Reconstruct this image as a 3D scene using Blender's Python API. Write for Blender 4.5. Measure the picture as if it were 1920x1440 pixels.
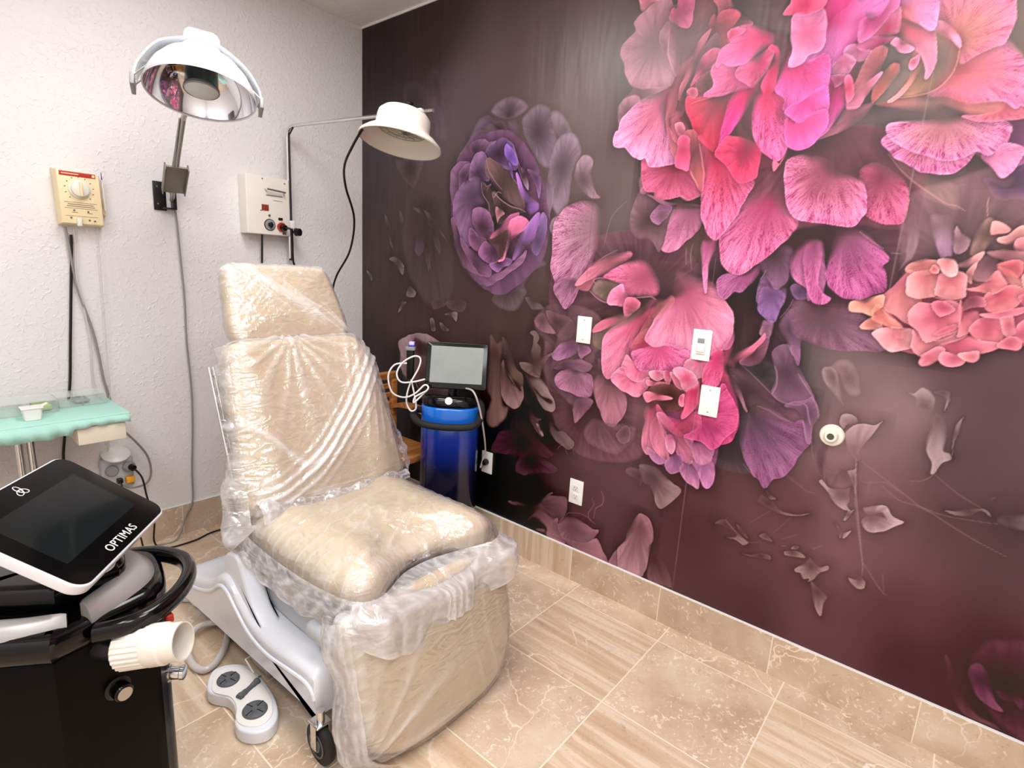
import bpy, bmesh, math, random
import numpy as np
from mathutils import Vector, Matrix, noise

EXPOSURE = 0.0
LAMP_W = 21.0
MURAL_GAIN = 1.2
scn = bpy.context.scene
for o in list(bpy.data.objects): bpy.data.objects.remove(o)
C_ = scn.collection
PI = math.pi

# ------------------------------------------------------------------ camera
FPX = 1024.027
CAM = Vector((-2.03, -2.9032, 1.41956))
RX = Vector((0.64237037, -0.76436757, 0.05570041)).normalized()
RF = Vector((0.7565704, 0.6208596, -0.2052671)).normalized()
RU = RX.cross(RF).normalized()
cd = bpy.data.cameras.new('camera'); cam = bpy.data.objects.new('camera', cd); C_.objects.link(cam)
cd.sensor_fit = 'HORIZONTAL'; cd.sensor_width = 36.0; cd.lens = 36.0 * FPX / 1920.0
cd.clip_start = 0.02; cd.clip_end = 50
cam.matrix_world = Matrix(((RX.x, RU.x, -RF.x, CAM.x), (RX.y, RU.y, -RF.y, CAM.y), (RX.z, RU.z, -RF.z, CAM.z), (0, 0, 0, 1)))
scn.camera = cam

# ------------------------------------------------------------------ colour management and world
vs = scn.view_settings
scn.display_settings.display_device = 'sRGB'
vs.view_transform = 'Standard'; vs.look = 'None'; vs.gamma = 1.0; vs.exposure = EXPOSURE; vs.use_curve_mapping = False
wd = bpy.data.worlds.new('world'); scn.world = wd; wd.use_nodes = True
wd.node_tree.nodes['Background'].inputs[0].default_value = (0.8, 0.82, 0.85, 1); wd.node_tree.nodes['Background'].inputs[1].default_value = 0.3
scn.cycles.max_bounces = 10; scn.cycles.transparent_max_bounces = 16; scn.cycles.caustics_reflective = False; scn.cycles.caustics_refractive = False
scn.cycles.sample_clamp_indirect = 6.0
scn.cycles.use_denoising = True

# room: the mural wall is the plane x = 0, the white back wall y = 0; the room lies at x < 0, y < 0
ROOM_H = 2.703; XL = -3.35; YF = -4.3

def area(name, loc, sx, sy, power, col=(1, 1, 1), rot=(0, 0, 0)):
    l = bpy.data.lights.new(name, 'AREA'); l.shape = 'RECTANGLE'; l.size = sx; l.size_y = sy; l.energy = power; l.color = col
    o = bpy.data.objects.new(name, l); C_.objects.link(o); o.location = loc; o.rotation_euler = rot
    return o
# four fluorescent troffers in the ceiling light the room (their housings and diffusers are built with the ceiling)
TROFFERS = [(-1.15, -1.35), (-2.6, -1.9), (-2.5, -3.5), (-1.35, -2.95)]
for i, (x, y) in enumerate(TROFFERS):
    area('troffer_lamp', (x, y, ROOM_H - 0.035), 0.56, 1.14, LAMP_W, (1.0, 0.992, 1.0))

# ------------------------------------------------------------------ helpers
def at(px, py, ax, v):
    """where the line of sight through photo pixel (px, py) meets the real plane: world axis ax = v"""
    d = RF * FPX + RX * (px - 960) - RU * (py - 720); t = (v - CAM[ax]) / d[ax]
    return CAM + d * t
def sight(px, py, depth):
    return CAM + (RF * FPX + RX * (px - 960) - RU * (py - 720)) * (depth / FPX)
def s2l(c):
    return c / 12.92 if c <= 0.04045 else ((c + 0.055) / 1.055) ** 2.4
def hexc(h):
    return tuple(s2l(int(h[i:i + 2], 16) / 255.) for i in (0, 2, 4))

def mat(name, col, rough=0.5, metal=0.0, spec=0.5, var=0.05, bump=0.0, bscale=60, coat=0.0, trans=0.0, ior=1.45, emit=None, alpha=1.0):
    m = bpy.data.materials.new(name); m.use_nodes = True; nt = m.node_tree; N = nt.nodes; L = nt.links
    b = N['Principled BSDF']
    col = hexc(col) if isinstance(col, str) else col
    b.inputs['Roughness'].default_value = rough; b.inputs['Metallic'].default_value = metal
    b.inputs['Specular IOR Level'].default_value = spec; b.inputs['Coat Weight'].default_value = coat
    b.inputs['Coat Roughness'].default_value = 0.05
    b.inputs['Transmission Weight'].default_value = trans; b.inputs['IOR'].default_value = ior; b.inputs['Alpha'].default_value = alpha
    tc = N.new('ShaderNodeTexCoord'); nz = N.new('ShaderNodeTexNoise'); nz.inputs['Scale'].default_value = 9; nz.inputs['Detail'].default_value = 4
    L.new(tc.outputs['Object'], nz.inputs['Vector'])
    mx = N.new('ShaderNodeMix'); mx.data_type = 'RGBA'
    mx.inputs[6].default_value = tuple(max(0, c * (1 - var)) for c in col) + (1,)
    mx.inputs[7].default_value = tuple(min(1, c * (1 + var)) for c in col) + (1,)
    L.new(nz.outputs['Fac'], mx.inputs[0]); L.new(mx.outputs[2], b.inputs['Base Color'])
    if bump:
        n2 = N.new('ShaderNodeTexNoise'); n2.inputs['Scale'].default_value = bscale; n2.inputs['Detail'].default_value = 3
        L.new(tc.outputs['Object'], n2.inputs['Vector'])
        bp = N.new('ShaderNodeBump'); bp.inputs['Strength'].default_value = bump; bp.inputs['Distance'].default_value = 0.004
        L.new(n2.outputs['Fac'], bp.inputs['Height']); L.new(bp.outputs['Normal'], b.inputs['Normal'])
    if emit:
        b.inputs['Emission Color'].default_value = hexc(emit[0]) + (1,); b.inputs['Emission Strength'].default_value = emit[1]
    return m

def tag(o, label=None, cat=None, group=None, kind=None):
    if label: o['label'] = label
    if cat: o['category'] = cat
    if group: o['group'] = group
    if kind: o['kind'] = kind
    return o
def thing(name, loc, label, cat, group=None):
    o = bpy.data.objects.new(name, None); C_.objects.link(o); o.location = loc; o.empty_display_size = 0.05
    return tag(o, label, cat, group)
def world_loc(o):
    v = Vector(o.location)
    while o.parent: o = o.parent; v = v + Vector(o.location)
    return v
def obj(name, verts, faces, m, parent=None, smooth=True, sharp=40, uvs=None):
    me = bpy.data.meshes.new(name); off = world_loc(parent) if parent else Vector((0, 0, 0))
    me.from_pydata([tuple(Vector(v) - off) for v in verts], [], faces)
    me.validate(); me.materials.append(m)
    bm = bmesh.new(); bm.from_mesh(me); bmesh.ops.recalc_face_normals(bm, faces=bm.faces); bm.to_mesh(me); bm.free()
    if smooth:
        me.shade_smooth()
        try: me.set_sharp_from_angle(angle=math.radians(sharp))
        except Exception: pass
    o = bpy.data.objects.new(name, me); C_.objects.link(o)
    if parent: o.parent = parent
    return o
class MB:
    """collects shapes in world coordinates, then builds ONE mesh object"""
    def __init__(s): s.v = []; s.f = []
    def add(s, v, f):
        n = len(s.v); s.v += [Vector(a) for a in v]; s.f += [tuple(i + n for i in q) for q in f]; return s
    def box(s, c, size, M=None, bevel=0.0):
        c = Vector(c); hx, hy, hz = [a / 2 for a in size]; M = M or Matrix.Identity(3)
        bv = min(bevel, hx * .98, hy * .98, hz * .98)
        if bv <= 0:
            v = [c + M @ Vector((sx * hx, sy * hy, sz * hz)) for sx in (-1, 1) for sy in (-1, 1) for sz in (-1, 1)]
            return s.add(v, [(0, 1, 3, 2), (4, 6, 7, 5), (0, 4, 5, 1), (2, 3, 7, 6), (0, 2, 6, 4), (1, 5, 7, 3)])
        bm = bmesh.new(); bmesh.ops.create_cube(bm, size=1)
        for q in bm.verts: q.co = Vector((q.co.x * 2 * hx, q.co.y * 2 * hy, q.co.z * 2 * hz))
        bmesh.ops.bevel(bm, geom=list(bm.edges) + list(bm.verts), offset=bv, segments=3, affect='EDGES', profile=0.5, clamp_overlap=True)
        bm.verts.index_update()
        v = [c + M @ q.co for q in bm.verts]; f = [tuple(a.index for a in q.verts) for q in bm.faces]; bm.free()
        return s.add(v, f)
    def tube(s, pts, r, n=10, cap=True, closed=False):
        P = [Vector(p) for p in pts]; m = len(P); rr = r if isinstance(r, (list, tuple)) else [r] * m
        v = []; f = []; up = None
        for i, p in enumerate(P):
            a = P[(i - 1) % m] if (closed or i > 0) else P[0]; b = P[(i + 1) % m] if (closed or i < m - 1) else P[-1]
            d = (b - a).normalized()
            if up is None:
                up = Vector((0, 0, 1)) if abs(d.z) < .9 else Vector((1, 0, 0))
            x = d.cross(up)
            if x.length < 1e-5: x = d.cross(Vector((0, 1, 0.1)))
            x.normalize(); y = x.cross(d).normalized(); up = y
            for k in range(n):
                t = 2 * PI * k / n; v.append(p + (x * math.cos(t) + y * math.sin(t)) * rr[i])
        for i in range(m if closed else m - 1):
            for k in range(n):
                j = (i + 1) % m; f.append((i * n + k, i * n + (k + 1) % n, j * n + (k + 1) % n, j * n + k))
        if cap and not closed:
            f.append(tuple(range(n - 1, -1, -1))); f.append(tuple((m - 1) * n + k for k in range(n)))
        return s.add(v, f)
    def lathe(s, prof, c, axis=(0, 0, 1), n=40, sx=1.0, xdir=None):
        c = Vector(c); a = Vector(axis).normalized()
        x = Vector(xdir) if xdir else (Vector((0, 0, 1)) if abs(a.z) < .9 else Vector((1, 0, 0)))
        x = (x - a * x.dot(a)).normalized(); y = a.cross(x)
        v = []; f = []
        for r, z in prof:
            for k in range(n):
                t = 2 * PI * k / n; v.append(c + a * z + (x * math.cos(t) * sx + y * math.sin(t)) * max(r, 1e-5))
        for i in range(len(prof) - 1):
            for k in range(n): f.append((i * n + k, i * n + (k + 1) % n, (i + 1) * n + (k + 1) % n, (i + 1) * n + k))
        return s.add(v, f)
    def cyl(s, a, b, r, r2=None, n=20):
        a = Vector(a); b = Vector(b); r2 = r if r2 is None else r2; L = (b - a).length
        return s.lathe([(0, 0), (r, 0), (r2, L), (0, L)], a, (b - a), n)
    def prism(s, outline, z0, z1, M=None, c=(0, 0, 0), bevel=0.0, top_scale=1.0):
        """outline in a local xy plane, extruded along local z; M, c place it; bevel rounds the top and bottom rims"""
        M = M or Matrix.Identity(3); c = Vector(c); O = [Vector((p[0], p[1])) for p in outline]; n = len(O)
        cen = sum(O, Vector((0, 0))) / n
        area2 = sum(O[i].x * O[(i + 1) % n].y - O[(i + 1) % n].x * O[i].y for i in range(n)); sg = 1 if area2 > 0 else -1
        nor = []
        for i in range(n):
            d = (O[(i + 1) % n] - O[i - 1]).normalized(); nor.append(Vector((d.y, -d.x)) * sg)
        rings = []
        if bevel > 0:
            for k in range(5):
                a = PI / 2 * k / 4; rings.append((bevel * (1 - math.sin(a)), z0 + bevel * (1 - math.cos(a))))
            for k in range(5):
                a = PI / 2 * k / 4; rings.append((bevel * (1 - math.cos(a)), z1 - bevel * (1 - math.sin(a))))
        else: rings = [(0, z0), (0, z1)]
        v = []; f = []
        for ins, z in rings:
            sc = 1 + (top_scale - 1) * (z - z0) / (z1 - z0 + 1e-9)
            for i in range(n):
                q = cen + (O[i] - nor[i] * ins - cen) * sc; v.append(c + M @ Vector((q.x, q.y, z)))
        R = len(rings)
        for r in range(R - 1):
            for i in range(n): f.append((r * n + i, r * n + (i + 1) % n, (r + 1) * n + (i + 1) % n, (r + 1) * n + i))
        # caps as triangle fans about the centre
        for r, z in ((0, z0), (R - 1, z1)):
            v.append(c + M @ Vector((cen.x, cen.y, z))); ci = len(v) - 1
            for i in range(n): f.append((r * n + i, r * n + (i + 1) % n, ci))
        return s.add(v, f)
    def build(s, name, m, parent=None, smooth=True, sharp=40):
        return obj(name, s.v, s.f, m, parent, smooth, sharp)

def spline(pts, n=8, closed=False):
    P = [Vector(p) for p in pts]; m = len(P); out = []
    for i in range(m if closed else m - 1):
        p0 = P[(i - 1) % m] if (closed or i > 0) else P[0]; p1 = P[i]; p2 = P[(i + 1) % m]; p3 = P[(i + 2) % m] if (closed or i < m - 2) else P[-1]
        for k in range(n):
            t = k / n; out.append(0.5 * ((2 * p1) + (p2 - p0) * t + (2 * p0 - 5 * p1 + 4 * p2 - p3) * t * t + (3 * p1 - p0 - 3 * p2 + p3) * t ** 3))
    if not closed: out.append(P[-1])
    return out
def rrect(w, h, r, k=6):
    o = []
    for cx, cy, a0 in ((w / 2 - r, h / 2 - r, 0), (-w / 2 + r, h / 2 - r, PI / 2), (-w / 2 + r, -h / 2 + r, PI), (w / 2 - r, -h / 2 + r, 1.5 * PI)):
        for i in range(k + 1):
            a = a0 + PI / 2 * i / k; o.append((cx + r * math.cos(a), cy + r * math.sin(a)))
    return o
def resample(poly, n):
    P = [Vector((p[0], p[1])) for p in poly]; m = len(P); L = [(P[(i + 1) % m] - P[i]).length for i in range(m)]; T = sum(L); out = []; i = 0; acc = 0
    for k in range(n):
        t = T * k / n
        while acc + L[i] < t and i < m - 1: acc += L[i]; i += 1
        u = (t - acc) / max(L[i], 1e-9); out.append(P[i] + (P[(i + 1) % m] - P[i]) * u)
    return out
def basis(x, y, z): return Matrix(((x[0], y[0], z[0]), (x[1], y[1], z[1]), (x[2], y[2], z[2])))
def cushion(outline, t, re, bulge, place, n=150, nin=26, nb=8, extra=None):
    """upholstered pad: outline in local xy, thickness t along local z, rim radius re, crowned front; place maps local -> world"""
    O = resample(outline, n); cen = sum(O, Vector((0, 0))) / n
    sg = 1 if sum(O[i].x * O[(i + 1) % n].y - O[(i + 1) % n].x * O[i].y for i in range(n)) > 0 else -1
    nor = []
    for i in range(n):
        d = (O[(i + 2) % n] - O[i - 2]).normalized(); nor.append(Vector((d.y, -d.x)) * sg)
    rings = []   # (scale, inset, z, front?)
    for k in range(6): rings.append((k / 6 + .02, re, 0, 0))
    for k in range(nb + 1):
        a = -PI / 2 + PI / 2 * k / nb; rings.append((1, re * (1 - math.cos(a)), re + re * math.sin(a), 0))
    for k in range(1, 4): rings.append((1, 0, re + (t - 2 * re) * k / 4, 0))
    for k in range(nb + 1):
        a = PI / 2 * k / nb; rings.append((1, re * (1 - math.cos(a)), t - re + re * math.sin(a), 0))
    for k in range(nin - 1, -1, -1): rings.append((k / nin + .004, re, t, 1))
    V = []; F = []
    for sc, ins, z, fr in rings:
        for i in range(n):
            q = cen + (O[i] - nor[i] * ins - cen) * sc
            zz = z + (bulge * (1 - sc ** 2.2) if fr else 0)
            p = Vector((q.x, q.y, zz))
            if extra: p = extra(p, sc if fr else 1.0, fr or z > t * .5)
            V.append(place(p))
    R = len(rings)
    for r in range(R - 1):
        for i in range(n): F.append((r * n + i, r * n + (i + 1) % n, (r + 1) * n + (i + 1) % n, (r + 1) * n + i))
    F.append(tuple(range(n))); F.append(tuple((R - 1) * n + k for k in range(n)))
    return V, F
def fbm(x, y, z=0., o=3):
    s = 0; a = 1; t = 0
    for k in range(o): s += a * noise.noise(Vector((x, y, z + 7.3 * k))); t += a; a *= .5; x *= 2.03; y *= 2.03; z *= 2.03
    return s / t
def ridge(x, y, z=0.): return (1 - min(1, abs(noise.noise(Vector((x, y, z)))) * 2.6)) ** 2.2
def text_mesh(body, size, M, c, m, name, parent, extrude=0.0004, spacing=1.0):
    cu = bpy.data.curves.new('letters', 'FONT'); cu.body = body; cu.size = size; cu.extrude = extrude; cu.align_x = 'CENTER'; cu.align_y = 'CENTER'; cu.space_character = spacing; cu.resolution_u = 4
    to = bpy.data.objects.new('letters', cu); C_.objects.link(to)
    dg = bpy.context.evaluated_depsgraph_get(); me = bpy.data.meshes.new_from_object(to.evaluated_get(dg))
    v = [Vector(c) + M @ Vector(q.co) for q in me.vertices]; f = [tuple(q.vertices) for q in me.polygons]
    bpy.data.objects.remove(to); bpy.data.curves.remove(cu); bpy.data.meshes.remove(me)
    return obj(name, v, f, m, parent, smooth=False)

# ------------------------------------------------------------------ materials
M = {}
M['case_white'] = mat('case_white', 'e8e6e2', .35, bump=.03)
M['lamp_white'] = mat('lamp_white', 'd6d8dc', .25, coat=.3)
M['enamel'] = mat('enamel', 'e9e5da', .3, coat=.2)
M['enamel_in'] = mat('enamel_in', 'd9d4c8', .45)
M['cream'] = mat('cream', 'ecdbb0', .4)
M['ivory'] = mat('ivory', 'e6e2d4', .42)
M['black'] = mat('black', '0b0b0c', .35)
M['blackgloss'] = mat('blackgloss', '040405', .14, coat=.15, spec=.35)
M['black_shell'] = mat('black_shell', '050505', .3, spec=.10)
M['rubber'] = mat('rubber', '1a1a1b', .7)
M['darkgrey'] = mat('darkgrey', '55585c', .55)
M['grey'] = mat('grey', '8f9091', .5)
M['chrome'] = mat('chrome', 'd8d8d8', .15, metal=1)
M['steel'] = mat('steel', 'b4b0aa', .35, metal=1)
M['brushed'] = mat('brushed', '8d877c', .45, metal=.8)
M['mirror'] = mat('mirror', 'e6e8ec', .06, metal=1)
M['red'] = mat('red', 'b23024', .4)
M['amber'] = mat('amber', '8c3a22', .25)
M['yellow'] = mat('yellow', 'eaa92a', .5)
M['cordgrey'] = mat('cordgrey', '8b8885', .55)
M['cordlight'] = mat('cordlight', 'c9c4bf', .5)
M['plate'] = mat('plate', 'efeeec', .35)
M['moulded'] = mat('moulded', 'dfe3ea', .3, coat=.25)
M['moulded_grey'] = mat('moulded_grey', 'b9bcc2', .4)
M['leather'] = mat('leather', 'dcc8a6', .42, bump=.12, bscale=220, var=.06)
M['framegrey'] = mat('framegrey', '9d9a98', .4, metal=.3)
M['bulb_glass'] = mat('bulb_glass', 'c9d0cc', .5)
M['teal'] = mat('teal', '1f3d3f', .2, coat=.4)
M['drape'] = mat('drape', 'a9d9cc', .8, bump=.3, bscale=90, var=.06)
M['beige'] = mat('beige', 'ddd5c2', .5)
M['silver'] = mat('silver', 'a3a19f', .38, metal=.35)
M['ledwhite'] = mat('ledwhite', 'f2f2ee', .3)
M['blue'] = mat('blue', '1660c8', .18, coat=.6, var=.02)
M['green'] = mat('green', 'a5c06a', .6)
M['hose'] = mat('hose', 'c5c0bb', .18, coat=.3, spec=.6)
M['holder'] = mat('holder', 'dbd6cc', .4)
M['screen_grey'] = mat('screen_grey', '8d9593', .22, coat=.4, var=.15)
M['lcd_off'] = mat('lcd_off', '141819', .1, coat=.3)
M['letter'] = mat('letter', 'd9dad8', .4)
M['print'] = mat('print', '6b645a', .6)
M['cap_purple'] = mat('cap_purple', '4a3fa8', .2, coat=.4)
M['cap_lit'] = mat('cap_lit', 'd7d2ff', .3)

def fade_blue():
    """colour that fades from bright metallic blue at the top to black at the foot"""
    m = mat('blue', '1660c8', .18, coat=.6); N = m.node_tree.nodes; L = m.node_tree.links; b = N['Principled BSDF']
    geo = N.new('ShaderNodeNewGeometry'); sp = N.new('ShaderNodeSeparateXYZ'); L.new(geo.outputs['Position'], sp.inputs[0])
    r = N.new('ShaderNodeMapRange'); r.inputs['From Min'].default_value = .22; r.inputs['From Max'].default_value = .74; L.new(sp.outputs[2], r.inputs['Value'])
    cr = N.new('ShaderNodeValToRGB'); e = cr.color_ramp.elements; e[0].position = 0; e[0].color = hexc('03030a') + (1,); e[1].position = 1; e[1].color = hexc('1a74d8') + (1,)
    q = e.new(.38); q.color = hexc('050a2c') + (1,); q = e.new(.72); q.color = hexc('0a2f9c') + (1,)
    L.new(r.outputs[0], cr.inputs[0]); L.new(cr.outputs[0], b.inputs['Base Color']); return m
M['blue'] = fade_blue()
def wood_mat():
    m = bpy.data.materials.new('wood'); m.use_nodes = True; N = m.node_tree.nodes; L = m.node_tree.links; b = N['Principled BSDF']
    tc = N.new('ShaderNodeTexCoord'); mp = N.new('ShaderNodeMapping'); mp.inputs['Scale'].default_value = (3, 30, 30); L.new(tc.outputs['Object'], mp.inputs['Vector'])
    nz = N.new('ShaderNodeTexNoise'); nz.inputs['Scale'].default_value = 2; nz.inputs['Detail'].default_value = 6; L.new(mp.outputs[0], nz.inputs['Vector'])
    cr = N.new('ShaderNodeValToRGB'); cr.color_ramp.elements[0].color = hexc('9a5f2e') + (1,); cr.color_ramp.elements[1].color = hexc('c98d50') + (1,)
    cr.color_ramp.elements[0].position = .35; cr.color_ramp.elements[1].position = .65
    L.new(nz.outputs['Fac'], cr.inputs[0]); L.new(cr.outputs[0], b.inputs['Base Color']); b.inputs['Roughness'].default_value = .4
    return m
M['wood'] = wood_mat()

def film_mat(name='clear_film', base=.10, tint=(.93, .93, .95), bumps=.5):
    """thin clear polyethylene film: see-through, glossy, milky where it is creased"""
    m = bpy.data.materials.new(name); m.use_nodes = True; nt = m.node_tree; N = nt.nodes; L = nt.links
    N.remove(N['Principled BSDF']); out = N['Material Output']
    tr = N.new('ShaderNodeBsdfTransparent'); tr.inputs[0].default_value = (1, 1, 1, 1)
    gl = N.new('ShaderNodeBsdfGlossy'); gl.inputs['Roughness'].default_value = .16; gl.inputs[0].default_value = (1, 1, 1, 1)
    df = N.new('ShaderNodeBsdfDiffuse'); df.inputs[0].default_value = tint + (1,)
    tl = N.new('ShaderNodeBsdfTranslucent'); tl.inputs[0].default_value = tint + (1,)
    milky = N.new('ShaderNodeMixShader'); milky.inputs[0].default_value = .35; L.new(df.outputs[0], milky.inputs[1]); L.new(tl.outputs[0], milky.inputs[2])
    tc = N.new('ShaderNodeTexCoord')
    wp = N.new('ShaderNodeTexNoise'); wp.inputs['Scale'].default_value = 5; L.new(tc.outputs['Object'], wp.inputs['Vector'])
    ad = N.new('ShaderNodeVectorMath'); ad.operation = 'MULTIPLY_ADD'; ad.inputs[1].default_value = (.25, .25, .25); L.new(wp.outputs['Color'], ad.inputs[0]); L.new(tc.outputs['Object'], ad.inputs[2])
    def rid(scale, dist, mp, rot=0.0):
        mpn = N.new('ShaderNodeMapping'); mpn.inputs['Scale'].default_value = mp; mpn.inputs['Rotation'].default_value = (rot, rot * .7, rot); L.new(tc.outputs['Object'], mpn.inputs['Vector'])
        n = N.new('ShaderNodeTexNoise'); n.inputs['Scale'].default_value = scale; n.inputs['Detail'].default_value = 1.5; n.inputs['Distortion'].default_value = dist; L.new(mpn.outputs[0], n.inputs['Vector'])
        a = N.new('ShaderNodeMath'); a.operation = 'SUBTRACT'; a.inputs[1].default_value = .5; L.new(n.outputs['Fac'], a.inputs[0])
        b_ = N.new('ShaderNodeMath'); b_.operation = 'ABSOLUTE'; L.new(a.outputs[0], b_.inputs[0])
        c = N.new('ShaderNodeMath'); c.operation = 'MULTIPLY'; c.inputs[1].default_value = -3.2; L.new(b_.outputs[0], c.inputs[0]); return c.outputs[0]
    r1 = rid(9, 1.4, (1, 1, 2.6), .5); r2 = rid(24, 1.0, (1.8, 1, 1), 1.1)
    sm = N.new('ShaderNodeMath'); sm.operation = 'MULTIPLY_ADD'; sm.inputs[1].default_value = .22; L.new(r2, sm.inputs[0]); L.new(r1, sm.inputs[2])
    bp = N.new('ShaderNodeBump'); bp.inputs['Strength'].default_value = bumps; bp.inputs['Distance'].default_value = .009; L.new(sm.outputs[0], bp.inputs['Height'])
    for q in (gl, df): L.new(bp.outputs[0], q.inputs['Normal'])
    at_ = N.new('ShaderNodeAttribute'); at_.attribute_name = 'crease'
    lw = N.new('ShaderNodeLayerWeight'); lw.inputs[0].default_value = .35; L.new(bp.outputs[0], lw.inputs['Normal'])
    mr = N.new('ShaderNodeMapRange'); mr.inputs['To Min'].default_value = .13; mr.inputs['To Max'].default_value = .55; L.new(lw.outputs['Fresnel'], mr.inputs['Value'])
    m1 = N.new('ShaderNodeMixShader'); L.new(mr.outputs[0], m1.inputs[0]); L.new(tr.outputs[0], m1.inputs[1]); L.new(gl.outputs[0], m1.inputs[2])
    a2 = N.new('ShaderNodeMath'); a2.operation = 'MULTIPLY_ADD'; a2.inputs[1].default_value = .62; a2.inputs[2].default_value = base; a2.use_clamp = True; L.new(at_.outputs['Fac'], a2.inputs[0])
    m2 = N.new('ShaderNodeMixShader'); L.new(a2.outputs[0], m2.inputs[0]); L.new(m1.outputs[0], m2.inputs[1]); L.new(milky.outputs[0], m2.inputs[2])
    L.new(m2.outputs[0], out.inputs[0]); return m
M['film'] = film_mat()
M['film_loose'] = film_mat('loose_film', .13, bumps=.3)
def acrylic():
    m = bpy.data.materials.new('acrylic'); m.use_nodes = True; N = m.node_tree.nodes; L = m.node_tree.links; N.remove(N['Principled BSDF'])
    tr = N.new('ShaderNodeBsdfTransparent'); tr.inputs[0].default_value = (.985, .995, .99, 1)
    gl = N.new('ShaderNodeBsdfGlossy'); gl.inputs['Roughness'].default_value = .08
    lw = N.new('ShaderNodeLayerWeight'); lw.inputs[0].default_value = .25
    mr = N.new('ShaderNodeMapRange'); mr.inputs['To Min'].default_value = .12; mr.inputs['To Max'].default_value = .60; L.new(lw.outputs['Facing'], mr.inputs['Value'])
    df = N.new('ShaderNodeBsdfDiffuse'); df.inputs[0].default_value = (.9, .95, .93, 1); m0 = N.new('ShaderNodeMixShader'); m0.inputs[0].default_value = .5; L.new(gl.outputs[0], m0.inputs[1]); L.new(df.outputs[0], m0.inputs[2])
    mx = N.new('ShaderNodeMixShader'); L.new(mr.outputs[0], mx.inputs[0]); L.new(tr.outputs[0], mx.inputs[1]); L.new(m0.outputs[0], mx.inputs[2])
    L.new(mx.outputs[0], N['Material Output'].inputs[0]); return m
M['acrylic'] = acrylic()
# ------------------------------------------------------------------ the room
def struct(name, verts, faces, m, smooth=False):
    o = obj(name, verts, faces, m, None, smooth); o['kind'] = 'structure'; return o

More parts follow.
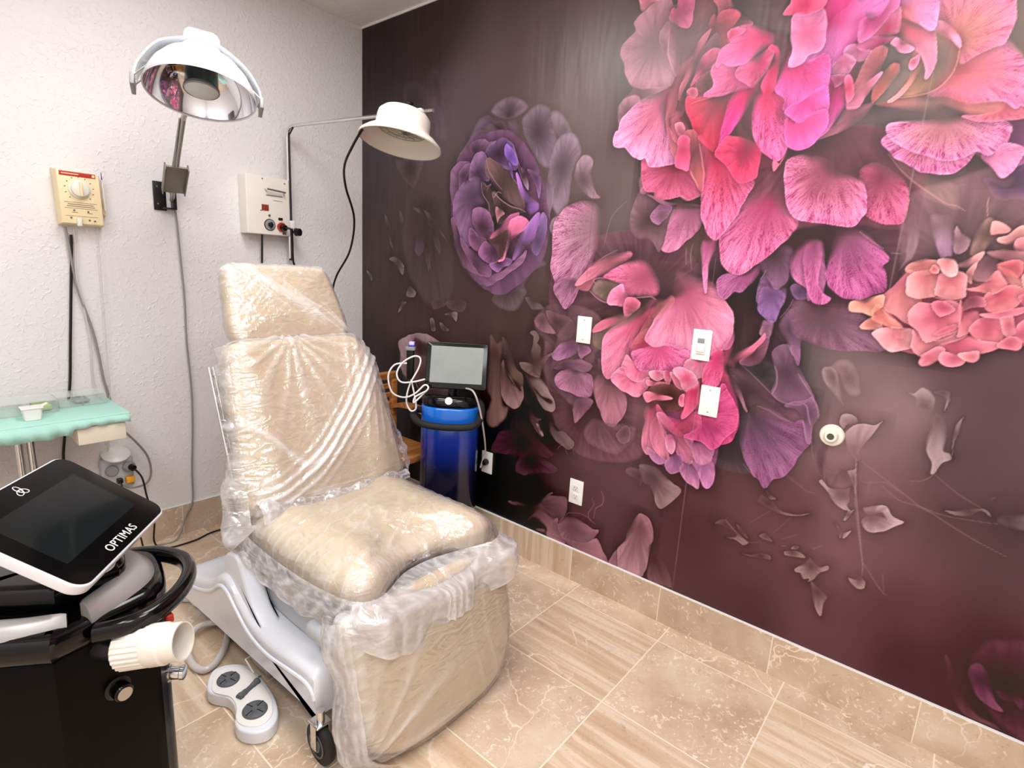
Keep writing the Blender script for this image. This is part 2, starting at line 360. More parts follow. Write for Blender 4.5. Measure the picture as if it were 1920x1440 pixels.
TX, TY, X0, Y0 = .4335, .4425, .128, 1.2856     # tile pitch and grout offsets from the mural wall / back wall
def tile_mat(name, wall=False):
    m = bpy.data.materials.new(name); m.use_nodes = True; nt = m.node_tree; N = nt.nodes; L = nt.links; b = N['Principled BSDF']
    geo = N.new('ShaderNodeNewGeometry'); at_ = N.new('ShaderNodeAttribute'); at_.attribute_name = 'tile'
    sep = N.new('ShaderNodeSeparateColor'); L.new(at_.outputs['Color'], sep.inputs[0])
    def math_(op, a, c, clamp=False):
        n = N.new('ShaderNodeMath'); n.operation = op; n.use_clamp = clamp
        for i, q in enumerate((a, c)):
            if q is None: continue
            if isinstance(q, (int, float)): n.inputs[i].default_value = q
            else: L.new(q, n.inputs[i])
        return n.outputs[0]
    # every tile samples another piece of stone
    sc = N.new('ShaderNodeVectorMath'); sc.operation = 'SCALE'; sc.inputs['Scale'].default_value = 37.0; L.new(at_.outputs['Color'], sc.inputs[0])
    ad = N.new('ShaderNodeVectorMath'); ad.operation = 'ADD'; L.new(geo.outputs['Position'], ad.inputs[0]); L.new(sc.outputs[0], ad.inputs[1])
    def noise_(scale, detail, dist=0, mp=None, rough=.5):
        n = N.new('ShaderNodeTexNoise'); n.inputs['Scale'].default_value = scale; n.inputs['Detail'].default_value = detail; n.inputs['Distortion'].default_value = dist; n.inputs['Roughness'].default_value = rough
        if mp:
            q = N.new('ShaderNodeMapping'); q.inputs['Scale'].default_value = mp; L.new(ad.outputs[0], q.inputs['Vector']); L.new(q.outputs[0], n.inputs['Vector'])
        else: L.new(ad.outputs[0], n.inputs['Vector'])
        return n.outputs['Fac']
    def ramp(f, stops):
        r = N.new('ShaderNodeValToRGB'); e = r.color_ramp.elements
        while len(e) > 1: e.remove(e[-1])
        for i, (p, c) in enumerate(stops):
            q = e[0] if i == 0 else e.new(p); q.position = p; q.color = hexc(c) + (1,)
        L.new(f, r.inputs[0]); return r.outputs[0]
    def mix(f, a, c):
        n = N.new('ShaderNodeMix'); n.data_type = 'RGBA'; L.new(f, n.inputs[0]) if not isinstance(f, float) else setattr(n.inputs[0], 'default_value', f)
        for i, q in ((6, a), (7, c)):
            if isinstance(q, str): n.inputs[i].default_value = hexc(q) + (1,)
            else: L.new(q, n.inputs[i])
        return n.outputs[2]
    cloud = ramp(noise_(5, 6, .6), [(.3, 'bca186'), (.43, 'c9b198'), (.58, 'd3bea6'), (.75, 'decfba')])
    st = (22, 22, 1.2) if wall else (26, 1.6, 1)
    stripes = ramp(noise_(1, 5, .35, st, .6), [(.26, 'b6987a'), (.38, 'c4a98c'), (.50, 'cfb79c'), (.60, 'ddcbb4'), (.72, 'd8c4aa')])
    c = mix(sep.outputs[1], cloud, stripes)
    nostripe = math_('SUBTRACT', 1, sep.outputs[1])
    # light mineral flecks
    fl = noise_(42, 5, 1.4); flm = math_('MULTIPLY', math_('SUBTRACT', fl, .565), 9, True); big = math_('MULTIPLY', math_('SUBTRACT', noise_(6, 2), .36), 5, True)
    c = mix(math_('MULTIPLY', math_('MULTIPLY', flm, big), math_('MULTIPLY', nostripe, .95)), c, 'f1e2d2')
    dk = math_('MULTIPLY', math_('SUBTRACT', noise_(28, 5, 2.0), .62), 7, True); c = mix(math_('MULTIPLY', dk, .6), c, 'a3846a')
    # pale veins
    wn = N.new('ShaderNodeTexNoise'); wn.inputs['Scale'].default_value = 3.5; wn.inputs['Detail'].default_value = 5; L.new(ad.outputs[0], wn.inputs['Vector'])
    wa = N.new('ShaderNodeVectorMath'); wa.operation = 'MULTIPLY_ADD'; wa.inputs[1].default_value = (.35, .35, .35); L.new(wn.outputs['Color'], wa.inputs[0]); L.new(ad.outputs[0], wa.inputs[2])
    vo = N.new('ShaderNodeTexVoronoi'); vo.feature = 'DISTANCE_TO_EDGE'; vo.inputs['Scale'].default_value = 3.1; L.new(wa.outputs[0], vo.inputs['Vector'])
    vein = math_('SUBTRACT', 1, math_('MULTIPLY', vo.outputs['Distance'], 75), True)
    c = mix(math_('MULTIPLY', math_('MULTIPLY', vein, math_('MULTIPLY', math_('SUBTRACT', noise_(2.2, 2), .45), 7, True)), .9), c, 'f4e8d4')
    tone = N.new('ShaderNodeHueSaturation'); L.new(c, tone.inputs['Color']); L.new(math_('ADD', math_('MULTIPLY', sep.outputs[0], .14), .93 if not wall else .80), tone.inputs['Value'])
    c = tone.outputs[0]
    sp = N.new('ShaderNodeSeparateXYZ'); L.new(geo.outputs['Position'], sp.inputs[0])
    def joint(axis_out, pitch, off, half):
        a = math_('DIVIDE', math_('SUBTRACT', math_('MULTIPLY', axis_out, -1), off), pitch)
        fr = math_('SUBTRACT', a, math_('FLOOR', a, None)); d = math_('MULTIPLY', math_('MINIMUM', fr, math_('SUBTRACT', 1, fr)), pitch)
        return math_('LESS_THAN', d, half)
    if wall:
        g = joint(sp.outputs[1], .4425, 1.225 - .4425, .0016); g2 = joint(sp.outputs[0], .4425, .20, .0016)
        nx = N.new('ShaderNodeSeparateXYZ'); L.new(geo.outputs['Normal'], nx.inputs[0])
        side = math_('GREATER_THAN', math_('ABSOLUTE', nx.outputs[0], None), .5); g = math_('MAXIMUM', math_('MULTIPLY', g, side), math_('MULTIPLY', g2, math_('SUBTRACT', 1, side)))
    else:
        g = math_('MAXIMUM', joint(sp.outputs[0], TX, X0, .0022), joint(sp.outputs[1], TY, Y0, .0022))
    c = mix(g, c, 'eadcc6'); L.new(c, b.inputs['Base Color'])
    rn = math_('ADD', math_('MULTIPLY', noise_(14, 4), .22), .16 if not wall else .28); L.new(math_('MAXIMUM', rn, math_('MULTIPLY', g, .7)), b.inputs['Roughness'])
    bp = N.new('ShaderNodeBump'); bp.inputs['Strength'].default_value = .25; bp.inputs['Distance'].default_value = .002; L.new(math_('SUBTRACT', math_('MULTIPLY', noise_(26, 3), .25), g), bp.inputs['Height']); L.new(bp.outputs[0], b.inputs['Normal'])
    return m
M['floor_tile'] = tile_mat('floor_tile'); M['base_tile'] = tile_mat('base_tile', True)

rnd = random.Random(4)
xs = [0.0, -X0]; ys = [0.0]
while xs[-1] > XL: xs.append(max(XL, xs[-1] - TX))
k = math.ceil((0 - (-Y0)) / TY); y = -Y0 + k * TY
while y > YF:
    if -0.001 > y: ys.append(y)
    y -= TY
ys.append(YF)
V = []; F = []; TC = []
STRIPED = {(-.33, -1.95): 1, (-.76, -2.39): 1, (-.33, -2.83): 1}
for i in range(len(xs) - 1):
    for j in range(len(ys) - 1):
        n = len(V); V += [(xs[i], ys[j], 0), (xs[i + 1], ys[j], 0), (xs[i + 1], ys[j + 1], 0), (xs[i], ys[j + 1], 0)]; F.append((n, n + 1, n + 2, n + 3))
        cx, cy = (xs[i] + xs[i + 1]) / 2, (ys[j] + ys[j + 1]) / 2
        st = 1.0 if any(abs(cx - a) < .2 and abs(cy - c) < .2 for a, c in STRIPED) else 0.0
        if st == 0 and cx < -.9 and rnd.random() < .22: st = .9
        TC.append((rnd.random(), st, rnd.random()))
fl = struct('floor', V, F, M['floor_tile'])
ca = fl.data.color_attributes.new('tile', 'FLOAT_COLOR', 'CORNER')
for p in fl.data.polygons:
    for li in p.loop_indices: ca.data[li].color = TC[p.index] + (1,)

def tile_attr(o):
    ca = o.data.color_attributes.new('tile', 'FLOAT_COLOR', 'CORNER'); r = random.Random(9)
    for p in o.data.polygons:
        c = (r.random(), 0, r.random())
        for li in p.loop_indices: ca.data[li].color = c + (1,)
BH = .1553; BT = .012
def baseboard(name, axis):
    mb = MB(); edges = []
    if axis == 'y':
        cuts = [0.0] + [-(1.225 - .4425 * q) for q in (2, 1, 0)] + [-(1.225 + .4425 * q) for q in range(1, 7)] + [YF]
        for a, c in zip(cuts, cuts[1:]): mb.box((-BT / 2, (a + c) / 2, BH / 2), (BT, abs(a - c), BH))
    else:
        cuts = [-BT] + [-(.20 + .4425 * q) for q in range(0, 7)] + [XL]
        for a, c in zip(cuts, cuts[1:]): mb.box(((a + c) / 2, -BT / 2, BH / 2), (abs(a - c), BT, BH))
    o = mb.build(name, M['base_tile'], None, smooth=False); o['kind'] = 'structure'
    ca = o.data.color_attributes.new('tile', 'FLOAT_COLOR', 'CORNER'); r = random.Random(9); nf = 6
    cols = [(r.random(), (1.0 if q in (3, 9) and axis == 'y' else 0.0), r.random()) for q in range(40)]
    for p in o.data.polygons:
        for li in p.loop_indices: ca.data[li].color = cols[p.index // nf] + (1,)
baseboard('baseboard_right', 'y'); baseboard('baseboard_back', 'x')

def paint_wall(name, col, bump=.25, scale=75):
    m = bpy.data.materials.new(name); m.use_nodes = True; N = m.node_tree.nodes; L = m.node_tree.links; b = N['Principled BSDF']
    b.inputs['Base Color'].default_value = hexc(col) + (1,); b.inputs['Roughness'].default_value = .5; b.inputs['Specular IOR Level'].default_value = .35
    geo = N.new('ShaderNodeNewGeometry'); n1 = N.new('ShaderNodeTexNoise'); n1.inputs['Scale'].default_value = scale; n1.inputs['Detail'].default_value = 2.5; n1.inputs['Distortion'].default_value = .6
    L.new(geo.outputs['Position'], n1.inputs['Vector'])
    r = N.new('ShaderNodeMapRange'); r.inputs['From Min'].default_value = .5; r.inputs['From Max'].default_value = .72; L.new(n1.outputs['Fac'], r.inputs['Value'])
    n2 = N.new('ShaderNodeTexNoise'); n2.inputs['Scale'].default_value = 9; L.new(geo.outputs['Position'], n2.inputs['Vector'])
    mu = N.new('ShaderNodeMath'); mu.operation = 'MULTIPLY'; L.new(r.outputs[0], mu.inputs[0]); L.new(n2.outputs['Fac'], mu.inputs[1])
    bp = N.new('ShaderNodeBump'); bp.inputs['Strength'].default_value = bump; bp.inputs['Distance'].default_value = .004; L.new(mu.outputs[0], bp.inputs['Height']); L.new(bp.outputs[0], b.inputs['Normal'])
    return m
M['wall_paint'] = paint_wall('wall_paint', 'e3e0e0', .7, 58); M['ceiling_paint'] = paint_wall('ceiling_paint', 'e9e6e2', .3, 40)
M['trim_white'] = mat('trim_white', 'efeeec', .45)
M['door_white'] = mat('door_white', 'dcd9d4', .4)
def quad(a, b, c, d): return [a, b, c, d], [(0, 1, 2, 3)]
struct('wall_back', *quad((XL, 0, 0), (0, 0, 0), (0, 0, ROOM_H), (XL, 0, ROOM_H)), M['wall_paint'])
struct('wall_left', *quad((XL, 0, 0), (XL, YF, 0), (XL, YF, ROOM_H), (XL, 0, ROOM_H)), M['wall_paint'])
struct('wall_front', *quad((XL, YF, 0), (0, YF, 0), (0, YF, ROOM_H), (XL, YF, ROOM_H)), M['wall_paint'])
struct('ceiling', *quad((XL, YF, ROOM_H), (0, YF, ROOM_H), (0, 0, ROOM_H), (XL, 0, ROOM_H)), M['ceiling_paint'])
# white caulk along the top of the tile skirting, bare white strip above the wallpaper
for nm, c, s in (('trim_1', (-.0045, YF / 2, BH + .0015), (.009, -YF, .004)), ('trim_2', (XL / 2, -.0045, BH + .0015), (-XL, .009, .004)), ('trim_3', (-.003, YF / 2, ROOM_H - .005), (.006, -YF, .010))):
    o = MB().box(c, s).build(nm, M['trim_white'], None, smooth=False); o['kind'] = 'structure'

# ------------------------------------------------------------------ wall_right: printed flower wallpaper
MURAL = """P v0r1s3o70 3a2f2f 5a4a4c 437,1930 314,1976 533,1959 534,1912 507,1859 479,1812 439,1835 378,1866
P v0r1s4o60 40332f 54464a 598,1717 410,1784 459,1825 557,1809 670,1774 727,1702 757,1618 789,1500 813,1386 784,1231 675,1190 577,1214 484,1299 431,1362 398,1465 374,1595 402,1709
P v1r2s2o70 3b3031 6e605e 251,1595 217,1690 250,1660 278,1621 268,1568 307,1489 268,1529 234,1595
P v1r2s2o70 3b3031 6e605e 363,1620 352,1713 385,1665 374,1601 360,1646
P v0r1s2o60 3d3132 65575a 562,1656 462,1720 522,1712 552,1663 503,1694
P v0r2s2o65 3d3132 665a58 639,1619 551,1709 638,1661 695,1601 747,1541 677,1589 601,1644
P v0r2s2o65 3d3132 665a58 640,1595 586,1644 639,1619 688,1546 694,1467 652,1521 612,1595
P v0r2s2o65 3d3132 5e5250 586,1533 555,1582 595,1533 622,1459 610,1377 568,1482
P v0r1s2o70 4a3c40 5d4d5c 526,1570 502,1570 546,1570 567,1508 530,1459 489,1487
P v0r1s2o50 3d3132 665a58 650,1347 613,1440 635,1372 651,1309 670,1435 661,1297 632,1315
P v0r1s2o50 3d3132 5e5250 787,1355 793,1416 802,1380 790,1293 781,1256
P v0r2s1o80 5c504e 7c706e 346,1418 257,1438 335,1452 399,1406 385,1350 325,1410
P v0r1s1o60 4c403e 8c807e 367,1412 345,1444 399,1400 378,1399
P v0r2s1o80 5c504e 8a7c7a 76,1331 40,1364 98,1342 91,1302
S 2.6 5a4c4a 98,1311 170,1315
P v0r2s1o80 5c504e 857775 454,1271 423,1262 454,1294 506,1261 486,1234 424,1239
P v0r2s1o80 5c504e 8a7c7a 394,1179 352,1131 383,1199 427,1202
P v0r1s2o80 4a3437 5e474f 692,1236 635,1225 701,1243 749,1216 694,1186 646,1185
P v0r1s2o80 4a3437 5e474f 837,1248 748,1228 837,1254 907,1235 884,1190 831,1185 777,1193
P v1r2s1o85 5c4b49 8f807b 787,1163 742,1164 806,1152 834,1133 840,1180 814,1184
P v1r1s1o80 4c3d3b 7b6c68 650,1091 624,1127 658,1131 675,1068 641,1064
P v1r1s1o80 4c3d3b 7b6c68 745,1088 706,1116 735,1113 782,1080 727,1074
P v0r1s4o60 3a3032 54454e 461,2265 357,2332 459,2360 558,2302 670,2203 686,2117 420,2192
P v0r1s4o50 3a3032 5d4f58 626,2309 576,2383 643,2372 695,2233 729,2046 635,2072 615,2244
P v1r2s1o100 5c4245 a0848a 581,800 381,900 359,958 399,991 523,1033 623,1034 720,1005 858,999 843,860 684,716 506,718 411,772 376,837
P v0r1s1o100 3a2829 5a4044 563,959 498,1009 625,992 733,982 676,917 514,910
P v0r0s3o90 3f292f 64404d 2465,1533 2119,1620 2236,1726 2366,1770 2553,1744 2736,1615 2785,1402 2620,1323 2390,1263 2174,1356 2099,1468
P v1r0s3o95 452b30 7b4454 2459,1969 2221,1831 2327,1922 2525,1915 2696,1853 2746,1704 2713,1600 2514,1617 2309,1583 2204,1691
P v0r0s3o85 46333a 6a4753 1876,1333 1441,1488 1652,1581 1935,1602 2099,1468 2104,1270 1813,1017 1602,982 1436,1203
P v0r0s3o90 352829 55404a 2286,1364 2079,1467 2263,1529 2419,1410 2483,1201 2439,1045 2264,971 2177,1179
P v1r0s3o80 5d464b 8a656d 2850,1527 2687,1677 2811,1744 2938,1776 3045,1639 3066,1424 2876,1379 2747,1399
P v1r0s3o80 4a363a 77525c 1671,849 1414,1102 1634,1223 1895,1163 1994,915 1950,677 1695,607 1509,714
P v1r3s3o90 46383f 80687a 1128,2111 1017,2130 1056,2172 1136,2183 1203,2162 1240,2132 1207,2101 1116,2094
P v1r2s3o85 4e4048 846e80 1302,2017 1209,2083 1293,2131 1349,2115 1375,2081 1400,1998 1429,1941 1429,1879 1346,1866 1242,1986
P v1r2s3o85 5d4c54 8a7482 1415,1970 1369,2090 1416,2084 1460,2044 1486,1998 1460,1974 1399,2007
P v1r2s3o85 5c4c54 967e90 1448,1859 1414,1979 1486,1998 1526,1959 1540,1905 1515,1872 1499,1806 1495,1720 1442,1657 1387,1743 1376,1864
P v1r2s2o85 614e56 a58798 1556,1799 1515,1810 1520,1876 1551,1902 1584,1893 1603,1870 1597,1823 1626,1751 1654,1728 1607,1726 1547,1768
P v1r2s3o90 42343a 6c566a 1065,2042 898,2059 940,2110 1004,2122 1041,2093 1103,2081 1121,2017 1011,2008 879,1990
P v1r3s2o95 4f3f42 7f6873 997,2000 806,1903 800,1950 856,2003 906,2049 964,2062 1020,2086 1079,2040 1067,2013 953,2014 879,1990
P v0r3s2o95 4e3a48 846688 1246,1939 1124,2079 1164,2076 1192,2047 1189,2005 1214,2022 1267,1993 1300,1971 1310,1924 1300,1888 1341,1843 1379,1766 1401,1648 1380,1533 1307,1649 1325,1736 1319,1816 1252,1863 1201,1933 1162,2008
P v1r3s2o95 56444f 87707f 1354,1838 1354,1838 1394,1803 1412,1760 1408,1705 1388,1653 1374,1743
P v0r2s3o85 42353a 67565c 1153,1367 1053,1340 1192,1421 1280,1500 1346,1487 1400,1450 1326,1417 1278,1353 1295,1313 1247,1237 1192,1221 1119,1236 1073,1265 1086,1299
P v0r2s2o90 473a3c 6b5c60 1337,1286 1283,1292 1316,1294 1390,1265 1398,1250 1340,1240 1313,1253
P v0r0s2o100 3b2c33 664860 1074,1704 907,2033 1008,2048 1133,2044 1230,1978 1314,1878 1374,1743 1405,1601 1379,1474 1289,1381 1158,1299 1056,1303 929,1372 819,1491 770,1657 762,1820 812,1950
P v1r4s1o100 573f50 8d6489 850,1816 757,1842 767,1895 821,1928 891,1918 886,1877 849,1837 820,1785 783,1722 764,1777
P v1r4s1o100 523c4c 8f678d 848,1858 818,1833 819,1881 853,1910 895,1915 889,1882 857,1826 828,1785
P v0r3s1o100 4a3444 84627e 918,1967 887,1997 923,2017 982,2019 1012,1998 1054,2004 1014,1964 920,1946
P v0r3s1o100 463242 785a86 1072,1944 996,1963 1040,1996 1095,2010 1151,1985 1173,1955 1196,1905 1186,1867 1117,1882 1045,1916
P v0r4s1o100 4b3746 85628a 954,1862 891,1845 899,1907 927,1951 970,1962 997,1940 1005,1879 1022,1833 963,1841 911,1839
P v0r3s1o100 54423f 6b5152 1122,1822 996,1910 1016,1929 1117,1887 1187,1848 1234,1758 1252,1694 1184,1716 1112,1753 1052,1816 1006,1859
P v0r4s1o100 5b4259 9b6f9d 923,1760 804,1786 850,1826 903,1844 948,1847 971,1825 967,1779 1000,1726 934,1697 921,1655 932,1601 972,1559 921,1526 866,1525 830,1601 786,1667 786,1738
P v0r3s1o100 463439 574346 998,1757 971,1825 1025,1792 1070,1755 1081,1693 1041,1653 1018,1726
P v0r3s1o100 43332f 574547 1130,1702 1055,1775 1114,1733 1185,1701 1253,1685 1214,1671 1134,1642 1093,1632 1074,1694
S 2.6 c9a9b0 972,1820 986,1768 1029,1720 1037,1663 1041,1622
S 3.8 c49aa6 1055,1773 1114,1733 1171,1706 1219,1695 1260,1679
S 2.5 ab8790 999,1920 1020,1873 1066,1820 1110,1783
S 2.0 b898a0 990,1824 1009,1803 1024,1807 1038,1812 1010,1788
S 2.9 b898a0 1047,1776 1056,1750 1083,1774 1104,1768
P v1r2s1o100 8a5a63 c98890 1103,1683 1074,1704 1132,1677 1098,1652 1089,1637
P v0r3s0o100 6d4c9e 8a63b4 1155,1927 1127,1983 1159,1956 1185,1925 1194,1888 1164,1898 1124,1930 1115,1965
P v0r2s1o100 5c4483 7b5ba2 1152,1869 1142,1904 1162,1879 1172,1829 1153,1855
S 2.4 b295b2 1168,1834 1190,1814 1211,1798
S 2.5 a68aa5 1165,1975 1181,1935 1211,1880 1219,1865
P v0r3s1o100 4e3c40 9a7f93 1240,1845 1218,1875 1239,1859 1265,1815 1271,1776 1250,1796 1229,1826
S 2.5 ab90a8 1198,1886 1214,1851 1229,1821
P v0r4s1o100 4e3a54 84628c 1305,1831 1258,1863 1297,1851 1331,1825 1337,1782 1332,1735 1311,1793 1286,1832
P v0r3s0o100 6b4c86 ab72c6 1263,1718 1192,1852 1224,1807 1246,1767 1287,1737 1327,1712 1329,1688 1292,1674 1265,1694 1235,1744 1211,1798
P v0r4s1o100 4c3340 8e5f86 992,1612 921,1655 926,1697 971,1706 1032,1679 1065,1622 1060,1580 1025,1551 972,1564 939,1607
P v0r4s1o100 5a3f50 8b5f7e 858,1518 770,1650 795,1650 823,1573 866,1507 924,1465 942,1422 991,1380 1036,1377 959,1389 871,1419 836,1473 800,1550
P v0r4s1o100 553b4b 8b6080 846,1440 788,1539 844,1473 871,1430 951,1394 1021,1381 1080,1384 1164,1420 1255,1485 1280,1505 1257,1454 1192,1411 1125,1371 1039,1334 954,1356 889,1392 846,1446
P v0r4s1o100 56394b 8d5d83 957,1433 840,1562 890,1519 938,1492 1002,1445 1048,1431 1065,1394 1051,1378 990,1385 942,1422 866,1507
P v0r4s1o100 4f3644 955f86 963,1584 904,1606 932,1600 980,1563 1025,1553 998,1510 961,1501 921,1525 903,1562
P v0r4s1o100 4f3646 9b6291 1073,1501 976,1499 1011,1542 1070,1532 1141,1549 1157,1513 1139,1471 1090,1449 1032,1449 985,1472
P v0r3s0o100 6b4a70 a06aa6 1119,1450 1051,1442 1105,1449 1160,1472 1194,1457 1177,1436 1149,1430 1108,1404 1071,1416
P v0r3s1o100 4b3536 5d4546 1113,1538 1040,1553 1067,1584 1163,1620 1168,1559 1158,1508 1139,1471 1105,1454 1101,1507
P v1r2s0o100 8a4a68 cf6d98 1108,1610 1050,1561 1094,1610 1161,1660 1214,1674 1218,1665 1175,1645 1164,1610 1096,1579
P v1r3s0o100 c06080 ee7aa6 1168,1554 1146,1471 1168,1559 1161,1600 1176,1640 1215,1656 1255,1652 1283,1632 1271,1615 1220,1585 1182,1554 1158,1508 1139,1466 1112,1455
P v1r4s0o100 72507f a06ab2 1251,1535 1199,1465 1213,1509 1229,1560 1259,1600 1307,1653 1337,1672 1337,1629 1314,1565 1265,1530 1234,1489
P v0r3s1o100 5a4562 7f6090 1341,1551 1304,1526 1337,1600 1350,1662 1368,1672 1387,1624 1383,1576 1362,1527 1340,1487
S 2.0 c295ae 1048,1431 1090,1449 1132,1471 1151,1508 1161,1554
P v1r0s3o90 4e3d40 6b4f58 1556,1062 1415,1268 1594,1283 1712,1227 1725,989 1691,884 1614,827 1512,880 1415,968 1458,1058 1346,1164
P v0r2s1o90 4e3a3e 85626f 1725,989 1707,1054 1717,1066 1728,1019 1747,993 1792,971 1793,913 1778,901 1737,927 1722,969
P v1r2s1o90 5a4145 8f6676 1825,920 1810,931 1844,981 1852,1048 1879,1080 1916,1067 1892,1008 1862,965 1844,933 1821,904
P v1r1s1o90 7a5560 b07f8c 1875,1024 1863,1040 1876,1061 1888,1044 1886,1016 1872,1009
P v0r1s2o80 5c4547 7e5c66 1917,966 1906,935 1907,973 1925,1032 1956,1055 2014,1011 2015,965 1951,935
P v1r2s1o90 523c3f 7d5b68 1483,1204 1411,1247 1492,1235 1554,1221 1582,1165 1527,1118 1476,1143 1435,1189
P v1r2s1o95 5c4349 936a78 1395,1205 1348,1190 1368,1223 1406,1231 1435,1189 1476,1148 1426,1139 1373,1156
P v0r1s3o80 5a4549 77585f 1580,1194 1488,1144 1576,1233 1652,1269 1712,1227 1748,1137 1698,1092 1676,1030 1596,1018 1501,1003 1466,977
P v2r3s1o100 6d4862 a8739a 1565,1103 1468,1055 1516,1107 1586,1126 1606,1104 1602,1079 1534,1039 1480,1028
P v1r2s1o100 714c60 9c6b87 1618,1100 1605,1109 1646,1109 1670,1093 1638,1069 1620,1049 1606,1074
P v1r2s1o95 5d4352 8b6277 1536,1019 1477,989 1523,1027 1617,1051 1682,1031 1657,997 1587,996 1503,983
P v5r3s1o100 7e5a68 b47a98 1599,988 1493,950 1527,981 1587,996 1657,992 1688,973 1689,903 1667,889 1621,885 1572,896 1523,898 1496,919
P v2r2s1o95 6b4a58 97697c 1636,852 1597,824 1616,869 1667,889 1703,871 1674,819 1643,782 1619,751 1606,795
P v3r3s1o95 755056 b47587 1779,998 1690,953 1709,986 1756,1014 1824,977 1862,917 1859,849 1823,790 1791,777 1761,798 1735,842 1708,887
P v3r2s3o75 5c4349 85606c 1726,815 1666,725 1700,794 1767,799 1842,806 1916,804 1911,754 1866,684 1815,660 1747,668 1694,680
P v1r2s1o80 5b4447 7d5c62 1867,773 1827,749 1864,802 1897,790 1892,740 1863,718
P v1r1s2o90 6b5556 a08890 1452,1619 1398,1610 1413,1648 1448,1662 1459,1601 1426,1572
P v9r3s1o100 7d6368 cf8fae 1707,1622 1425,1582 1432,1638 1486,1693 1547,1714 1597,1713 1648,1685 1662,1600 1642,1482 1605,1407 1577,1344 1547,1288 1514,1261 1494,1284 1453,1335 1455,1375 1425,1437 1429,1505
P v7r2s1o100 6d4a58 a3708c 1564,1414 1453,1335 1456,1370 1502,1397 1560,1404 1580,1368 1545,1317 1520,1267 1497,1284
S 3.1 a88d8f 1569,1367 1594,1406 1645,1455 1695,1493 1754,1521
P v0r2s1o100 56413f 7b6561 1374,983 1276,984 1334,988 1375,978 1402,961 1399,929 1352,931 1303,950
P v0r1s1o100 4e3b3a 715d5a 1373,1004 1332,1131 1355,1139 1383,1116 1372,1089 1397,1066 1398,1019 1423,1027 1465,1054 1436,1024 1414,979 1404,945 1376,962 1359,1013 1343,1042 1353,1081 1357,1118
P v0r2s1o100 6d5655 9c8482 1339,924 1300,942 1352,926 1405,927 1462,871 1491,834 1500,804 1483,781 1436,791 1386,845 1342,886
P v0r1s1o100 1f1513 3a2b2b 1425,853 1370,875 1425,848 1478,836 1482,821 1453,821 1413,834
P v0r1s1o100 120c0c 1b1213 1255,742 1302,918 1343,870 1431,779 1487,726 1529,692 1482,637 1385,681 1330,685 1224,672 1183,622 1187,681 1220,734 1289,771 1312,831
P v0r3s1o100 2f2122 5c4547 1338,759 1312,826 1341,815 1363,786 1394,738 1428,729 1410,714 1442,650 1385,691 1348,728
P v0r2s1o90 3a2b2c 6e5a5a 1459,752 1444,776 1485,758 1528,703 1565,701 1624,662 1597,623 1533,639 1478,680
P v1r3s3o100 58413f 7b5e58 1113,999 1077,1084 1092,1092 1124,1057 1160,1072 1159,972 1176,840 1189,751 1226,747 1208,686 1138,617 1083,628 1079,699 1105,769 1072,809 1079,937
P v1r2s1o100 4a3634 6e5650 1193,1010 1159,1083 1181,1080 1213,1024 1262,944 1298,922 1306,863 1283,848 1238,884 1189,955
P v1r2s1o100 5d4443 8c6d6c 1215,903 1164,951 1177,975 1214,914 1245,875 1286,846 1302,868 1309,820 1289,771 1262,751 1225,758 1195,775 1178,806 1167,861
P v0r1s1o100 2a1c1c 2f2020 1229,905 1184,976 1212,936 1289,860 1286,848 1245,880 1199,923
P v3r2s2o100 24141a 4c3038 1322,611 1122,514 1176,611 1262,648 1318,659 1361,643 1444,619 1513,582 1477,550 1383,547 1358,506 1273,506 1199,498 1131,486
P v3r2s2o100 20131a 553842 1384,525 1289,475 1328,532 1383,547 1477,539 1545,513 1509,481 1430,463 1350,423 1293,429
P v0r3s0o90 56413f 9c8785 1425,686 1401,703 1428,693 1448,653 1428,659
S 2.5 7d6460 1536,610 1547,629 1588,653
S 2.5 7d6460 1579,621 1593,598
S 1.7 75605c 1613,656 1622,616 1629,607
P v0r2s1o100 3c2a2d 6b4c52 1406,288 1258,255 1327,278 1417,296 1472,347 1524,391 1508,368 1599,388 1609,338 1589,277 1550,253 1516,278 1451,284 1363,259
P v1r2s1o100 6a454a 9b6e78 1440,280 1390,202 1409,246 1417,296 1459,310 1493,289 1539,254 1564,268 1572,234 1625,217 1605,154 1515,166 1506,201 1456,220 1412,219
P v1r2s1o100 72505a 8f6570 1646,261 1572,234 1584,270 1613,294 1667,304 1711,298 1756,283 1788,291 1768,253 1716,197 1654,173 1602,190
S 2.5 8a6068 1607,297 1625,321 1688,338 1727,334 1751,325
P v1r1s1o100 6a454a 946874 1578,163 1443,173 1496,192 1514,175 1627,190 1725,201 1782,249 1820,203 1843,159 1681,156 1525,166
S 3.3 9b6e76 1782,481 1798,453 1793,417 1764,390 1759,341
S 3.5 8d626a 1740,434 1753,404 1729,357 1737,329 1768,318
P v1r3s1o100 6d4c52 9d707c 1940,326 1861,158 1874,207 1919,276 1939,334 1957,399 1978,438 2011,434 2030,408 2046,342 2026,301 2017,240 2009,161 1941,161
P v2r3s1o100 785158 9f7680 1977,385 1897,240 1924,293 1943,368 1972,434 1993,432 2017,400 2037,357 2038,306 2018,168 1960,159 1906,158
P v0r2s2o90 4b3136 6b4b50 2063,265 2041,281 2081,282 2113,260 2138,220 2153,171 2115,164 2044,164
S 1.5 8d676e 2074,192 2085,166 2100,162
P v0r2s1o95 5c4649 8a7072 2013,607 1948,647 1987,658 2032,656 2079,626 2139,595 2117,547 2064,487 2038,517 2011,577 1976,576
P v0r1s2o80 5b4548 75595d 1953,599 1890,600 1909,626 1960,630 1979,597 1963,555 1955,580
